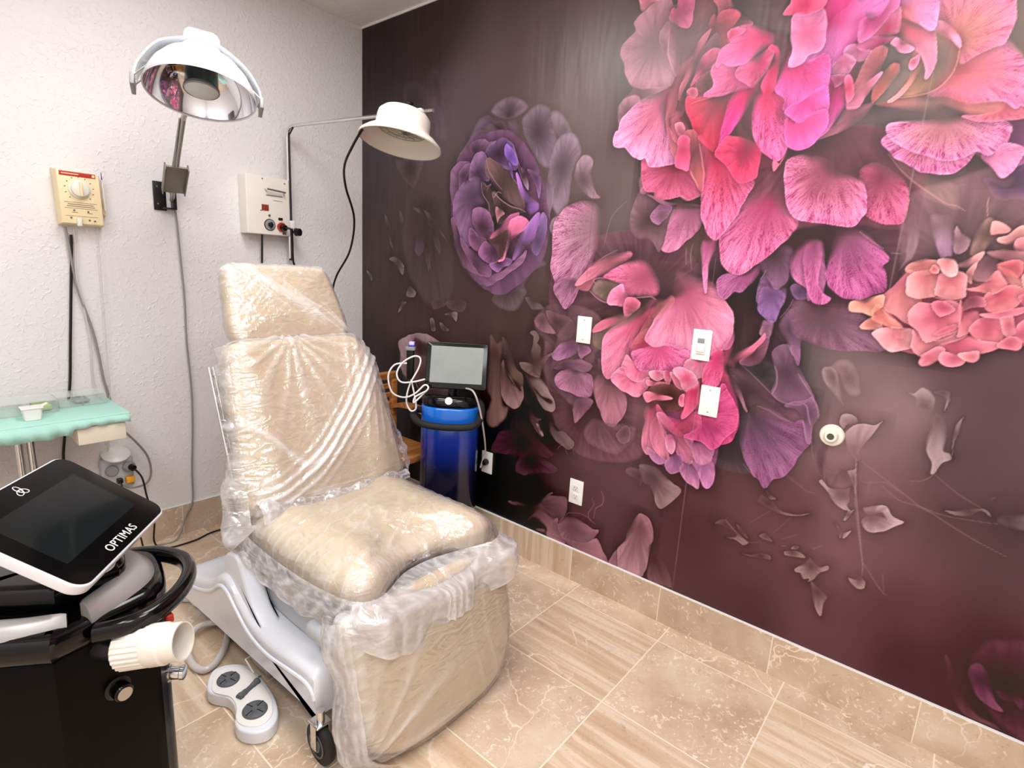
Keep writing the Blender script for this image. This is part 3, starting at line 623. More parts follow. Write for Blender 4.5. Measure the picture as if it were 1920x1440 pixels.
P v2r2s3o90 361c25 5a3240 3166,311 3105,427 3141,446 3180,466 3258,423 3303,278 3290,151 3233,157 3191,174 3145,206 3110,260 3087,296 3083,355
P v1r2s2o90 3a1f27 643f49 3073,256 3023,321 3030,331 3051,287 3072,249 3096,213 3129,180 3170,176 3182,165 3153,161 3111,162 3082,179 3053,225
P v1r2s1o100 4a2438 74405c 3118,298 3085,310 3089,334 3108,344 3131,306 3148,258 3177,227 3166,223 3140,231 3117,245 3097,276
P v1r3s2o90 3a1e2a 5f3448 3180,289 3151,284 3188,295 3213,286 3215,252 3193,268 3165,262
P v1r2s2o75 6d5357 a08a8c 2633,1055 2559,1140 2562,1161 2584,1169 2600,1151 2617,1106 2649,1049 2656,1029 2634,1046 2592,1092 2569,1115
P v0r1s3o60 725a5c 998285 2635,1135 2577,1165 2603,1192 2641,1189 2678,1099 2643,1084 2612,1140
P v1r3s1o85 7a5c62 a78f92 2674,983 2636,988 2639,1016 2660,1023 2681,1012 2680,994 2658,989 2650,969
P v1r3s1o90 7d6065 b09396 2692,897 2654,956 2674,988 2701,999 2730,1001 2750,1018 2738,994 2723,955 2707,919 2709,884 2700,868 2685,891 2666,918
P v1r2s2o85 5c4548 a58f93 2841,1072 2797,1122 2810,1120 2826,1143 2858,1125 2866,1098 2864,1073 2844,1073 2824,1077 2816,1104
P v1r3s1o70 5c4548 a58f93 2875,1136 2857,1129 2880,1143 2895,1140 2898,1112 2891,1079 2888,1118 2870,1127
P v2r3s1o90 745b60 a38d92 2880,1056 2870,1058 2876,1075 2899,1052 2911,1013 2908,963 2925,959 2934,941 2912,922 2905,891 2893,883 2890,920 2871,953 2866,1003 2871,1033
P v1r2s1o85 644c50 97838a 2927,1017 2932,953 2925,1005 2925,1045 2937,1072 2935,1040 2932,1006 2932,969 2933,945
S 1.5 89706f 2902,890 2889,869 2869,854 2846,849
S 2.0 7d6467 2902,886 2963,845 3010,823 3035,814
S 1.8 8a7174 2714,876 2762,849 2832,808 2885,776 2917,765 2976,738 3042,712 3104,694
S 1.5 8a7174 2779,813 2830,780 2885,776 2939,768 3001,773 3065,783
S 1.5 856b6e 2724,810 2746,812 2787,825 2833,803
S 1.5 7c6265 2747,808 2748,776
P v1r2s1o80 5a4548 8f7d80 2997,797 2940,782 2978,795 3023,818 3042,812 3047,798 3024,811 2999,783 2969,779
P v1r2s1o80 5a4548 8f7d80 3084,803 3063,807 3113,829 3185,846 3164,815 3122,782 3102,781 3065,783
P v1r1s2o50 5a4548 7d6a6d 3035,847 3028,841 3047,864 3044,850
P v0r1s3o60 5a4448 7a6164 2660,833 2618,821 2646,820 2666,844 2695,829 2704,799 2677,773 2638,770
S 1.8 8f777a 2607,846 2620,798 2626,771
P v2r3s1o95 6d5359 a88f94 2680,755 2608,773 2616,785 2635,764 2678,766 2699,782 2695,759 2702,738 2697,718 2711,704 2689,701 2663,716 2638,746
S 2.5 8c7376 2702,877 2708,810 2713,765 2723,712 2732,678 2754,600
P v1r2s1o90 6d5359 a28a8e 2703,804 2683,831 2700,845 2701,872 2713,802 2716,757 2706,786
P v2r3s1o100 80646b b0949a 2772,701 2745,720 2773,736 2801,746 2823,719 2850,715 2837,697 2813,672 2787,653 2764,656 2750,679 2758,696 2796,709 2815,702 2796,728 2763,710
P v1r2s1o90 6d5359 a28a8e 2706,688 2721,712 2711,704 2703,706 2697,670 2705,668
P v1r2s0o90 6d5359 aa9296 2693,621 2676,646 2689,624 2698,601 2701,619 2708,604 2726,635 2715,629 2697,622
P v1r2s1o90 4d3539 85706f 2461,649 2425,642 2434,676 2454,662 2482,656 2499,636 2538,634 2568,639 2599,655 2577,638 2519,620 2478,624 2439,637
P v1r2s1o85 4d3539 85706f 2461,680 2445,693 2465,681 2485,670 2467,666
S 1.5 6f585a 2474,622 2446,592 2405,546
P v1r3s1o90 4d3539 8f7472 2336,515 2286,508 2318,536 2363,498 2410,478 2420,476 2398,457 2372,468 2335,465 2370,484 2353,500 2312,507
S 2.5 957b79 2323,535 2363,503 2410,478
P v1r1s1o80 4d3539 6f5655 2391,513 2364,531 2395,515 2413,490 2387,501
P v1r2s1o80 4d3539 78605f 2478,530 2450,517 2468,532 2499,507 2476,508
S 2.0 6b5354 2483,527 2509,567 2541,620
S 3.0 6b5354 2523,529 2547,548 2570,565
S 1.5 6b5354 2415,474 2460,493
P v1r2s1o90 4d3539 7b6362 2463,439 2398,421 2435,433 2466,452 2498,453 2501,436 2473,433 2436,426
P v1r3s1o90 634a4d 9c8180 2563,495 2538,488 2554,497 2579,507 2607,492 2583,482 2544,475
P v0r2s1o90 634a4d 94797a 2573,517 2558,503 2564,519 2581,525 2578,512
S 1.8 8b7173 2527,504 2540,509
P v3r2s1o95 5c4246 957b7b 2627,470 2581,438 2603,465 2619,497 2638,484 2655,477 2678,491 2684,479 2663,455 2639,419 2626,405 2627,418 2611,409 2600,427 2587,427
P v2r2s1o90 5c4246 9a7f82 2662,382 2634,411 2663,399 2695,377 2688,348 2686,306 2678,299 2661,330
S 2.0 836a6c 2624,530 2637,542 2651,555
S 4.0 8c7376 2698,881 2707,814 2725,727 2746,640 2762,575 2773,531 2777,494
P v1r2s1o90 6a5154 977d7c 2770,481 2772,492 2791,476 2790,451 2772,443 2751,453 2741,471 2759,476
S 1.8 8b7072 2772,540 2790,519 2822,480 2844,459 2851,459
S 1.5 7a5f61 2829,526 2843,465
S 2.0 7a5f63 2506,764 2543,746 2575,731 2600,729
S 2.0 6f5458 2355,767 2397,742 2430,737
P v1r1s2o70 4d3a40 6d5258 2604,836 2583,840 2595,946 2597,1039 2618,952 2621,831 2619,764
P v0r0s3o90 3a3638 4c4244 2369,1107 2296,1136 2407,1153 2427,1093 2418,1052 2382,1069 2333,1093
P v2r2s2o100 4d3a42 765664 2348,1043 2261,1106 2283,1118 2340,1099 2403,1057 2463,1021 2518,1024 2536,997 2494,956 2434,967 2370,994 2319,975 2282,1010
P v0r1s2o100 453a3f 564851 2302,801 2303,972 2343,972 2383,906 2407,786 2391,739 2337,727 2279,724 2242,749 2251,814 2294,863
P v1r2s1o100 563f4f 7d5a70 2448,1120 2399,1187 2440,1220 2487,1142 2544,1060 2517,1032 2463,1017 2419,1048 2427,1093 2418,1131
P v6r3s1o100 4a3944 925f85 2344,964 2335,970 2371,990 2428,982 2494,956 2526,971 2543,928 2558,900 2528,840 2511,790 2494,761 2460,738 2441,700 2416,729 2390,743 2349,813 2330,893
P v1r3s1o100 5d4458 8c6380 2530,995 2464,1013 2529,1042 2544,1056 2562,1026 2571,989 2555,962 2561,901 2550,906 2526,971 2507,1006
S 3.8 a57a97 2489,1127 2515,1093 2540,1063 2557,1036 2566,1015 2571,993
S 3.8 ad829e 2521,1029 2533,1019 2541,990 2552,961
S 2.9 a57a97 2526,971 2536,942 2546,909
S 2.5 9f778f 2297,1132 2348,1096 2403,1053 2436,1028 2459,1020 2505,1021 2530,1038
S 2.1 9a7388 2375,991 2417,983 2452,967 2494,956
S 2.9 a98798 2419,1046 2427,1078 2423,1116 2412,1142
P v1r2s1o100 744e5d b07a8e 2279,1059 2239,1086 2256,1084 2283,1064 2311,1028 2340,963 2315,999 2286,1036 2258,1064
S 2.1 806069 2555,962 2567,886 2580,842
S 1.7 6f5359 2507,769 2549,748 2577,726 2600,732
S 2.1 7d666a 2357,768 2382,745 2399,737
P v1r2s3o60 5c4549 9b8586 2594,1137 2559,1154 2577,1168 2598,1153 2623,1076 2634,1048 2603,1079 2572,1111
P v2r2s2o95 4f3a40 8d6283 2359,1516 2305,1515 2342,1531 2381,1553 2411,1539 2414,1474 2408,1423 2376,1398 2344,1441 2314,1478
P v3r3s1o100 6a466a 9a6c98 2372,1424 2322,1417 2333,1448 2357,1427 2382,1406 2407,1404 2407,1355 2371,1330 2324,1356
P v2r2s1o100 6d4a6c 8b6790 2452,1400 2421,1412 2435,1424 2463,1415 2483,1387 2469,1375 2446,1375 2429,1394
P v4r3s1o100 9a4d74 cc76a6 2429,1554 2411,1481 2414,1518 2435,1561 2460,1568 2495,1555 2512,1485 2523,1394 2497,1413 2483,1376 2473,1416 2441,1432 2418,1460
P v3r3s1o100 6a4a70 9068a0 2364,1388 2329,1344 2330,1401 2355,1407 2407,1391 2401,1335 2397,1315 2386,1291 2363,1300 2337,1325
P v2r2s1o100 8d5f80 c289a0 2365,1281 2349,1295 2370,1297 2386,1291 2384,1253 2378,1221 2362,1250 2353,1241 2347,1252
P v1r3s1o100 6d4152 8f5c72 2337,1168 2294,1142 2341,1192 2372,1236 2380,1229 2378,1190 2362,1152 2334,1131 2307,1131
P v2r2s0o100 b04f6e d97390 2262,1145 2225,1119 2247,1139 2290,1169 2332,1199 2363,1246 2356,1218 2318,1165 2279,1135 2274,1118 2253,1123
P v4r3s1o100 5c4455 8f6685 2445,1275 2404,1289 2438,1342 2471,1285 2481,1204 2485,1155 2465,1186 2433,1236
S 1.5 a87f96 2405,1308 2427,1344 2437,1375
S 2.1 b08697 2372,1236 2348,1248 2352,1272
S 2.5 b5879f 2322,1431 2333,1454 2337,1466
P v0r0s3o100 8a4350 a84c66 2056,1084 1801,1185 1856,1245 1980,1336 2109,1366 2220,1306 2263,1198 2250,1114 2298,998 2313,917 2281,823 2185,772 2071,816 1984,899 1937,973 1801,987 1751,1060
P v1r0s2o100 8a4a68 9c5a82 2124,845 1956,825 2004,910 2159,920 2257,833 2255,717 2232,665 2174,666 2081,667 2001,692 1959,749
S 2.0 8d7a76 1688,1534 1698,1597 1713,1649 1740,1683 1775,1710
S 2.1 9d8581 2043,1532 2050,1475
S 2.1 9d8581 2067,1549 2063,1508 2074,1456
P v1r2s2o90 5b4647 8b6877 1868,1630 1793,1657 1807,1707 1835,1756 1887,1713 1980,1685 1965,1597 1938,1513 1895,1563 1847,1563 1804,1597
P v3r2s1o95 7b5566 a87296 1931,1654 1880,1651 1916,1695 1967,1686 1958,1650 1917,1615
P v5r3s1o100 9a5a75 c97a9c 2041,1684 1954,1539 1958,1580 1978,1669 1998,1685 2079,1683 2091,1636 2078,1597 2040,1560 2000,1527 1974,1516 1950,1526
P v3r3s1o100 b26a7f dd8fae 1901,1821 1911,1896 1892,1901 1837,1898 1822,1871 1827,1822 1822,1785 1836,1743 1869,1742 1891,1753 1900,1720 1919,1711 1972,1718 1998,1721 2025,1708 2062,1718 2081,1729 2074,1783 2023,1863
P v5r4s1o100 9c3f55 dd6a8f 1963,1829 1832,1866 1893,1889 2004,1845 2051,1804 2080,1737 2030,1708 2002,1722 1972,1716 1923,1715 1895,1725 1893,1741 1850,1751 1828,1814
P v0r2s1o100 6c4552 8b5a6e 2013,1700 1861,1734 1915,1712 1979,1697 2087,1688 2083,1683 1980,1687 1916,1699
P v2r3s2o100 77504f b46a78 1769,1481 1564,1361 1613,1439 1643,1468 1715,1506 1776,1508 1819,1483 1754,1427 1671,1409 1633,1346
P v3r3s1o100 b26075 dc7f99 1717,1479 1645,1454 1706,1484 1806,1513 1813,1496 1751,1458 1686,1424 1618,1392 1586,1372 1562,1375
P v6r3s2o100 b0566f f27fa9 1885,1416 1726,1398 1693,1410 1742,1444 1829,1483 1898,1477 1942,1419 1958,1360 1932,1341 1913,1341 1845,1336 1804,1349 1780,1383
P v0r0s3o100 705d55 846c65 1719,1361 1672,1400 1753,1391 1785,1384 1752,1354 1735,1312 1714,1310 1644,1347
P v2r3s0o100 db6a92 f592b6 1796,1330 1730,1307 1746,1354 1790,1384 1806,1354 1826,1328 1809,1300 1773,1297
S 3.1 f2a0ba 1639,1347 1675,1321 1714,1306 1746,1306
S 3.1 e691aa 1663,1381 1651,1394 1682,1405 1704,1402
S 2.9 f3a4bd 1836,1333 1885,1339 1923,1344 1945,1333
P v2r2s1o100 b9566f e97a98 1840,1298 1814,1259 1809,1322 1836,1336 1878,1314 1862,1282
P v0r0s2o100 6c5550 7b655f 1888,1307 1691,1219 1792,1266 1885,1333 1938,1337 1921,1278 1864,1174 1757,1104 1678,1122 1671,1189
P v1r2s1o100 b5546c df7790 1794,1248 1673,1174 1681,1204 1732,1238 1803,1258 1843,1267 1811,1236 1736,1200
P v4r3s0o100 d64a6c f38fb2 1892,1276 1730,1157 1768,1199 1845,1253 1916,1318 1933,1336 1941,1328 1922,1270 1875,1166 1858,1136 1842,1143 1843,1083 1816,1046 1769,991 1740,1010 1726,1090
P v0r3s1o100 6e5048 c26a73 1915,1331 1866,1151 1899,1214 1934,1288 1942,1337 1980,1336 2005,1355 2018,1326 1967,1248 1932,1182 1867,1147
P v3r3s1o100 d9506f ef8fb0 1916,1153 1848,1135 1918,1216 2011,1227 2090,1176 2112,1136 2098,1108 2085,1075 2050,1061 1947,1049 1908,1047 1863,1086
P v4r4s0o100 b2546f f293b4 2046,1383 1918,1180 1933,1218 1968,1283 2007,1338 2018,1394 2026,1440 2084,1426 2153,1410 2192,1368 2240,1308 2253,1253 2248,1221 2225,1177 2199,1157 2138,1139 2093,1150 2010,1165 1978,1154 1954,1154 1924,1167
P v2r3s0o90 9a5474 b9648a 2247,1253 2224,1185 2248,1221 2254,1262 2263,1222 2253,1180 2234,1174
P v8r3s0o100 ce4a78 ee7fae 1977,1161 1870,1115 1955,1151 2010,1163 2093,1150 2117,1132 2098,1108 2088,1084 2054,1064 1985,1059 1918,1046 1879,1079
P v3r3s0o100 e86c94 f6a0bd 2149,1120 2092,1089 2098,1108 2118,1124 2183,1125 2226,1110 2149,1051 2130,1065 2102,1078
P v6r2s0o100 d43f73 ec6a96 2214,1138 2183,1125 2186,1159 2222,1172 2236,1129 2240,1096 2223,1038 2173,1034 2164,1075
P v1r3s0o100 e05a80 f890ae 1907,1060 1842,1097 1864,1082 1903,1051 1947,1049 1943,1025 1904,995 1862,1006 1827,1038 1830,1067
P v4r3s0o100 dc5c80 f490b0 1871,1017 1779,992 1826,1048 1862,1006 1899,992 1951,1022 1946,979 1910,940 1869,942 1815,960
P v1r4s0o100 e8688c fba3bd 1986,1050 1950,1049 2013,1061 2019,1047 2012,1028 1986,1012 1960,1023
P v1r4s0o100 e05c82 f78fae 2032,1058 2013,1061 2036,1063 2044,1037 2038,1010 2017,1028
P v1r3s0o100 e8688c f99ab6 1972,1007 1941,1015 1971,1011 1991,1006 1964,992 1944,993
P v1r3s0o100 d14f70 f590a9 1955,981 1937,968 1991,1010 2037,1014 2021,997 1974,989
P v1r4s0o100 dd4f78 f78fae 2083,1053 2039,1055 2060,1054 2080,1039 2096,1020 2094,998 2065,1014
P v1r4s0o100 e45a82 fba0bb 2106,1048 2049,1069 2088,1084 2130,1065 2151,1038 2138,1001 2103,999 2081,1035
P v0r0s1o100 4c302e 6a4442 2052,972 1956,972 1992,997 2037,1014 2080,999 2104,990 2098,931 2060,905 2004,898 1991,923
P v2r3s0o100 d5607a f08aa2 1996,961 1934,949 1947,966 1996,961 2058,955 2027,944 1990,937 1952,922
P v1r4s0o100 d13f66 ee6c92 2138,1001 2107,969 2112,1001 2136,1018 2151,1038 2159,1014 2158,952 2136,913 2108,884 2111,934
P v1r4s0o100 e0587c f68ca8 2094,966 2085,965 2096,980 2106,978 2106,938 2088,938
P v6r4s0o100 a03a5c d8517f 2202,1039 2165,928 2164,1006 2227,1043 2240,1096 2272,1043 2298,998 2317,918 2303,846 2265,819 2239,795 2206,817 2179,824
P v3r4s0o100 a9405f d05c80 2109,896 1999,918 2041,881 2084,877 2119,889 2159,924 2179,902 2185,859 2156,808 2110,814 2061,830 2013,875
P v3r4s0o100 bb5470 e68ba4 1976,904 1952,899 2003,919 2009,874 2045,808 2061,756 2063,700 2017,725 1979,706 1954,748 1956,825
P v3r4s0o100 b4506e e083a0 1998,886 1980,830 2004,873 2035,815 2062,747 2072,702 2027,719 1999,749 1984,793
P v3r4s0o100 b75875 d87c9e 2072,824 2004,873 2026,887 2109,823 2156,808 2166,728 2150,715 2110,741 2094,792 2055,810
P v3r4s1o100 9c5078 d186aa 2173,812 2124,809 2182,810 2227,799 2245,794 2240,762 2235,738 2203,720 2179,732 2160,772
P v5r4s0o100 8e3157 cf5486 2178,911 2176,857 2179,902 2237,919 2241,1044 2274,1008 2299,971 2313,932 2311,889 2276,846 2259,816 2236,794 2213,804 2190,816 2155,812 2128,819
P v2r4s0o100 c8648a e89ab8 2070,796 2051,800 2073,810 2091,782 2090,749 2078,732 2056,755
P v2r3s0o100 8f5c82 b9799f 2026,728 1976,734 2007,723 2063,700 2064,691 2032,677 2001,688
P v2r4s0o100 83527a b0719b 2103,720 2064,691 2084,720 2119,739 2132,710 2145,676 2119,669 2088,655 2068,663
P v4r4s0o100 7d4d72 cf86b0 2158,717 2127,680 2149,723 2179,695 2201,665 2202,624 2179,630 2149,645
P v3r4s0o100 8f5882 c47cac 2209,740 2166,728 2202,725 2242,749 2257,718 2257,672 2244,637 2221,644 2199,683
P v6r3s2o100 5f4650 8d647a 2528,1338 2431,1359 2468,1384 2524,1367 2603,1366 2674,1317 2703,1279 2716,1239 2670,1229 2610,1221 2545,1227 2490,1238 2444,1270
P v9r4s0o100 a1325a ee84b0 2315,1719 2170,1535 2166,1577 2196,1619 2226,1679 2259,1707 2306,1734 2344,1715 2372,1661 2410,1635 2408,1604 2386,1571 2343,1527 2312,1493 2291,1480 2257,1452 2218,1454 2187,1480
P v6r4s0o100 8a3f68 b66d9a 2277,1476 2178,1425 2208,1442 2258,1448 2306,1477 2313,1459 2304,1439 2266,1391 2239,1389 2215,1362 2194,1370 2177,1401
P v9r3s1o100 79485c c968a2 2551,1596 2527,1451 2525,1521 2537,1603 2567,1610 2606,1590 2654,1544 2682,1512 2668,1492 2682,1459 2686,1419 2659,1407 2632,1391 2596,1390 2549,1410
P v6r3s1o100 7a4059 cc6ba0 2473,1569 2448,1519 2460,1568 2489,1569 2498,1534 2499,1485 2501,1432 2515,1400 2547,1381 2524,1365 2489,1377 2465,1448
P v9r3s1o100 8f3a54 e06f98 2626,1751 2568,1771 2597,1791 2657,1762 2695,1716 2703,1653 2692,1622 2659,1616 2629,1629 2602,1652 2587,1705
P v9r4s0o100 7c3646 f089b4 2488,1799 2351,1809 2388,1826 2422,1817 2454,1818 2511,1771 2578,1728 2598,1656 2587,1636 2567,1611 2516,1620 2464,1628 2410,1635 2377,1675 2363,1724
S 1.5 e29aa8 2594,1593 2634,1563 2663,1544
S 2.1 a08a85 2684,1532 2713,1529
P v2r2s2o80 7a6063 a07c86 2724,1622 2718,1564 2716,1637 2733,1634 2749,1571 2744,1523 2733,1507 2710,1480 2725,1520
P v2r3s2o90 8f7078 b98bab 2798,1615 2763,1640 2804,1639 2824,1608 2833,1529 2824,1523 2810,1516 2797,1534 2777,1590
P v2r3s1o90 8f6b74 b98a97 2841,1572 2824,1608 2842,1590 2865,1572 2861,1542 2846,1529 2831,1541
P v1r1s4o60 8a7069 a8847c 2750,1744 2630,1826 2711,1765 2777,1736 2816,1711 2824,1651 2790,1664 2733,1696 2700,1735
S 1.5 e5a59c 2632,1817 2666,1774 2708,1734 2759,1695 2794,1670 2817,1664 2839,1650
S 1.5 d9b0a8 2883,1684 2885,1661 2890,1635
P v1r2s2o100 5d4358 7b567c 2923,1717 2864,1737 2902,1732 2918,1768 2938,1778 2978,1769 2999,1658 2952,1676 2907,1678 2880,1702
P v2r2s2o90 7d5f58 a88078 2892,1584 2867,1548 2870,1584 2892,1632 2910,1623 2914,1579 2901,1543 2890,1524 2870,1530
P v0r0s1o100 a84c66 c8687c 2866,1369 2675,1379 2721,1449 2756,1499 2804,1508 2846,1484 2880,1458 2914,1460 2938,1509 2993,1517 3035,1444 3060,1310 3017,1299 2956,1278 2891,1230 2827,1238 2743,1250 2690,1291 2672,1331
P v0r0s2o100 5a4045 6b4a50 2951,1563 2899,1597 2918,1621 2988,1603 3019,1529 2985,1499 2935,1527
P v0r3s1o100 7d5560 a8727c 2914,1514 2885,1513 2906,1532 2932,1515 2935,1473 2914,1460 2889,1465
P v0r3s1o100 a06672 bd8085 2944,1527 2904,1541 2931,1545 2981,1543 3012,1529 3015,1512 2960,1513 2931,1521
P v0r3s0o100 c97f87 e5a09e 2867,1507 2848,1503 2865,1516 2899,1541 2890,1514 2873,1499 2854,1498
P v0r3s0o100 c97f87 e5a09e 2882,1477 2873,1488 2891,1511 2887,1477 2888,1451 2874,1467
P v0r3s0o100 c96d7a e29a98 2930,1551 2906,1621 2923,1618 2943,1603 2941,1595 2923,1589 2905,1586
P v0r3s0o100 cf8085 e8a8a4 2961,1569 2942,1586 2957,1603 2969,1609 3000,1597 3005,1566 2964,1563 2927,1568 2923,1577
P v0r3s0o100 b96a78 dd8a92 2977,1540 2960,1563 2966,1577 2992,1580 3012,1529 2983,1536 2968,1543
P v0r3s0o100 d3606f ec7c82 2967,1499 2936,1509 2955,1516 2982,1514 2987,1488 2981,1473 2962,1475 2940,1497
P v0r4s0o100 dd7478 f4a09a 2954,1483 2937,1500 2954,1495 2978,1475 2997,1456 3016,1448 3009,1442 2986,1446 2955,1465
P v0r3s0o100 d96f7c ee8b92 2923,1460 2879,1436 2903,1441 2922,1466 2937,1488 2956,1462 2963,1445 2938,1431 2914,1431
P v0r4s0o100 cf5569 ee8791 2953,1426 2920,1411 2929,1430 2943,1428 2971,1451 2996,1441 2997,1411 2979,1386 2957,1378 2932,1388
P v0r3s0o100 9a4f62 b96a7a 2896,1410 2879,1396 2888,1415 2917,1417 2926,1393 2898,1385 2880,1377
P v0r3s1o100 dd7a7c f59c9c 2767,1497 2729,1479 2737,1499 2769,1514 2801,1512 2799,1492 2787,1472 2755,1470
P v0r3s1o100 e07a80 f79aa0 2728,1440 2683,1400 2703,1421 2733,1476 2755,1470 2778,1433 2785,1388 2816,1365 2797,1320 2757,1329 2729,1350 2701,1361
P v0r4s1o100 d8747c f4a0a2 2783,1465 2742,1431 2740,1463 2769,1481 2799,1479 2813,1454 2812,1419 2793,1408 2772,1403 2749,1411
P v0r4s1o100 d8727c f39aa0 2839,1456 2814,1448 2813,1473 2846,1487 2872,1476 2879,1452 2878,1414 2855,1406 2823,1410 2811,1422
P v0r4s0o100 e88a8e fbaeb0 2825,1505 2801,1511 2820,1519 2841,1513 2852,1494 2852,1478 2838,1471 2819,1480
P v0r3s0o100 cf6b76 ee9094 2797,1488 2789,1485 2795,1499 2809,1492 2810,1476 2797,1476
P v0r3s1o100 e08478 f2a894 2645,1383 2605,1349 2604,1380 2638,1390 2682,1407 2691,1373 2668,1351 2670,1337 2639,1348
P v0r3s1o100 e2807c f6a69c 2674,1317 2640,1306 2655,1325 2681,1342 2696,1326 2699,1303 2671,1296 2647,1297
P v0r3s1o100 d9746e ee8f86 2685,1353 2670,1337 2671,1372 2695,1367 2723,1336 2751,1315 2727,1309 2684,1325
S 2.9 f6aaa4 2692,1363 2717,1335 2752,1312
P v0r4s1o100 ea8690 fba8b0 2736,1290 2678,1290 2705,1307 2738,1310 2777,1308 2795,1270 2781,1255 2765,1249 2739,1237 2715,1246 2694,1267
P v0r1s3o80 df7580 ee8c94 2740,1297 2734,1303 2756,1302 2760,1282 2740,1280
P v0r4s1o100 dd6c7c f59aa4 2811,1315 2782,1315 2819,1345 2872,1338 2902,1309 2857,1278 2837,1242 2812,1232 2786,1255 2781,1285
P v0r4s1o100 d25f76 f08c9a 2833,1353 2763,1360 2780,1388 2809,1387 2851,1400 2873,1389 2881,1358 2881,1326 2852,1303 2815,1279 2793,1310 2769,1327
P v0r3s1o100 c4546e e07a8e 2839,1383 2809,1390 2836,1399 2864,1382 2857,1365 2833,1353
P v0r3s1o80 c65a70 d87084 2845,1316 2827,1300 2858,1330 2874,1338 2875,1322 2848,1300
S 2.5 f7a0a8 2822,1283 2850,1287 2875,1306 2883,1330 2877,1351
S 2.1 f29ca4 2800,1413 2830,1404 2861,1400 2875,1408
P v0r4s1o100 d7667a ee8896 2887,1365 2871,1401 2880,1389 2891,1372 2915,1374 2924,1350 2906,1316 2883,1301 2884,1326
P v0r4s0o100 cf5c72 e87f8e 2945,1339 2909,1323 2920,1346 2941,1364 2964,1363 2979,1331 2976,1300 2954,1289 2934,1294
P v0r4s0o100 dd7080 f294a0 2986,1344 2964,1363 2986,1371 3000,1345 3002,1321 2987,1313 2975,1330
P v0r4s0o100 d76a80 ee8c9c 2966,1381 2923,1368 2957,1378 3004,1394 3026,1396 2997,1372 2964,1363 2937,1360
P v0r4s1o100 cf5e74 ea8294 2883,1275 2811,1239 2835,1255 2857,1278 2903,1303 2929,1294 2972,1293 2979,1284 2945,1261 2926,1255 2888,1243 2856,1252
P v0r4s0o100 e06e84 f48fa0 2828,1231 2809,1218 2814,1236 2839,1262 2860,1259 2851,1234 2836,1214 2818,1209
P v0r4s0o100 d9667e f08b9c 2884,1239 2851,1234 2861,1252 2893,1244 2910,1237 2903,1219 2878,1213 2859,1219
P v0r4s0o100 e27888 f8a0a8 2925,1248 2892,1250 2916,1260 2934,1266 2939,1247 2930,1232 2913,1234
P v0r4s0o100 d8667a ee8292 2995,1296 2972,1293 2992,1311 3015,1311 3023,1293 3014,1280 2993,1280 2976,1284
P v0r3s0o100 cf5f76 e58294 3017,1323 3005,1315 3005,1352 3032,1367 3050,1327 3054,1303 3026,1303
P v0r3s0o100 b04e66 d06c80 3013,1407 2994,1423 3016,1425 3039,1385 3019,1389 3002,1406
P v0r3s0o100 d9707c ee9098 3013,1466 2989,1476 3008,1492 3028,1443 3007,1442
P v0r0s3o100 55313a 7b3c4a 2130,2104 1844,2299 1922,2362 2062,2324 2221,2230 2292,2209 2332,2072 2348,1869 2303,1804 2211,1788 2174,1664 2084,1704 2049,1821 1960,1851 1895,2028
P v0r0s2o100 b02c60 d84484 2411,2059 2289,2092 2317,2172 2303,2264 2373,2303 2466,2281 2531,2160 2509,2013 2439,1877 2377,1856 2336,1904 2301,2010
P v0r0s2o100 d05c64 e8707c 2748,2045 2550,2215 2614,2246 2831,2193 2856,2121 2849,2075 2896,2019 2950,1921 2925,1884 2822,1894 2743,1935 2696,1973 2694,2071 2656,2149
P v4r3s1o100 7d4568 b5679a 2912,1850 2883,1886 2918,1888 2969,1876 2995,1769 2947,1776 2921,1761 2906,1737 2883,1764 2854,1794 2879,1834
P v9r4s0o100 cf6a72 f98ec4 2729,1870 2609,1855 2628,1871 2682,1839 2765,1807 2836,1816 2833,1805 2820,1774 2798,1758 2769,1755 2735,1762 2716,1766 2680,1790 2649,1811
P v9r4s0o100 b8706b fb96c8 2748,1906 2623,1872 2618,1897 2672,1900 2749,1897 2821,1899 2870,1882 2895,1858 2895,1819 2888,1794 2877,1807 2863,1796 2837,1810 2816,1797 2788,1788 2754,1796 2699,1819 2655,1844
P v5r3s0o100 d77598 f48fbd 2854,1794 2832,1810 2853,1797 2873,1793 2893,1819 2929,1805 2927,1766 2905,1738 2878,1764 2856,1783
P v2r2s2o100 a98079 d9787b 2717,1938 2568,1964 2622,1972 2702,1970 2739,1959 2791,1934 2838,1936 2879,1933 2895,1915 2916,1899 2919,1882 2888,1883 2847,1882 2809,1887 2803,1896 2780,1916 2748,1931 2725,1920 2680,1927 2627,1941
P v5r4s0o100 d9646e f07c98 2864,1916 2788,1901 2821,1899 2866,1905 2879,1931 2909,1910 2934,1891 2919,1882 2871,1880 2824,1884
P v8r4s0o100 ee7484 fb8cc0 2776,2023 2709,1968 2744,2000 2761,2037 2765,2086 2793,2059 2844,2076 2873,2049 2893,2022 2940,1975 2966,1892 2931,1907 2901,1922 2898,1912 2880,1928 2860,1936 2824,1938 2803,1938 2775,1948 2737,1967
P v6r4s0o100 d68068 fb7ea4 2738,2102 2669,2216 2717,2221 2834,2193 2850,2153 2853,2121 2846,2078 2831,2073 2793,2059 2763,2042 2750,2089 2722,2135 2686,2162
P v1r2s2o100 8f7368 b98068 2710,2051 2678,2150 2710,2124 2745,2090 2754,2066 2747,2022 2727,1997 2700,1978 2660,1970 2617,1970 2591,1964 2568,2034 2590,2066 2617,2067 2636,2110 2668,2076
P v0r0s2o100 6f615e 8a7670 2591,2060 2507,2062 2527,2116 2564,2127 2585,2129 2605,2111 2643,2100 2644,2063 2654,2038 2638,2005 2612,1967 2568,1964 2554,2018
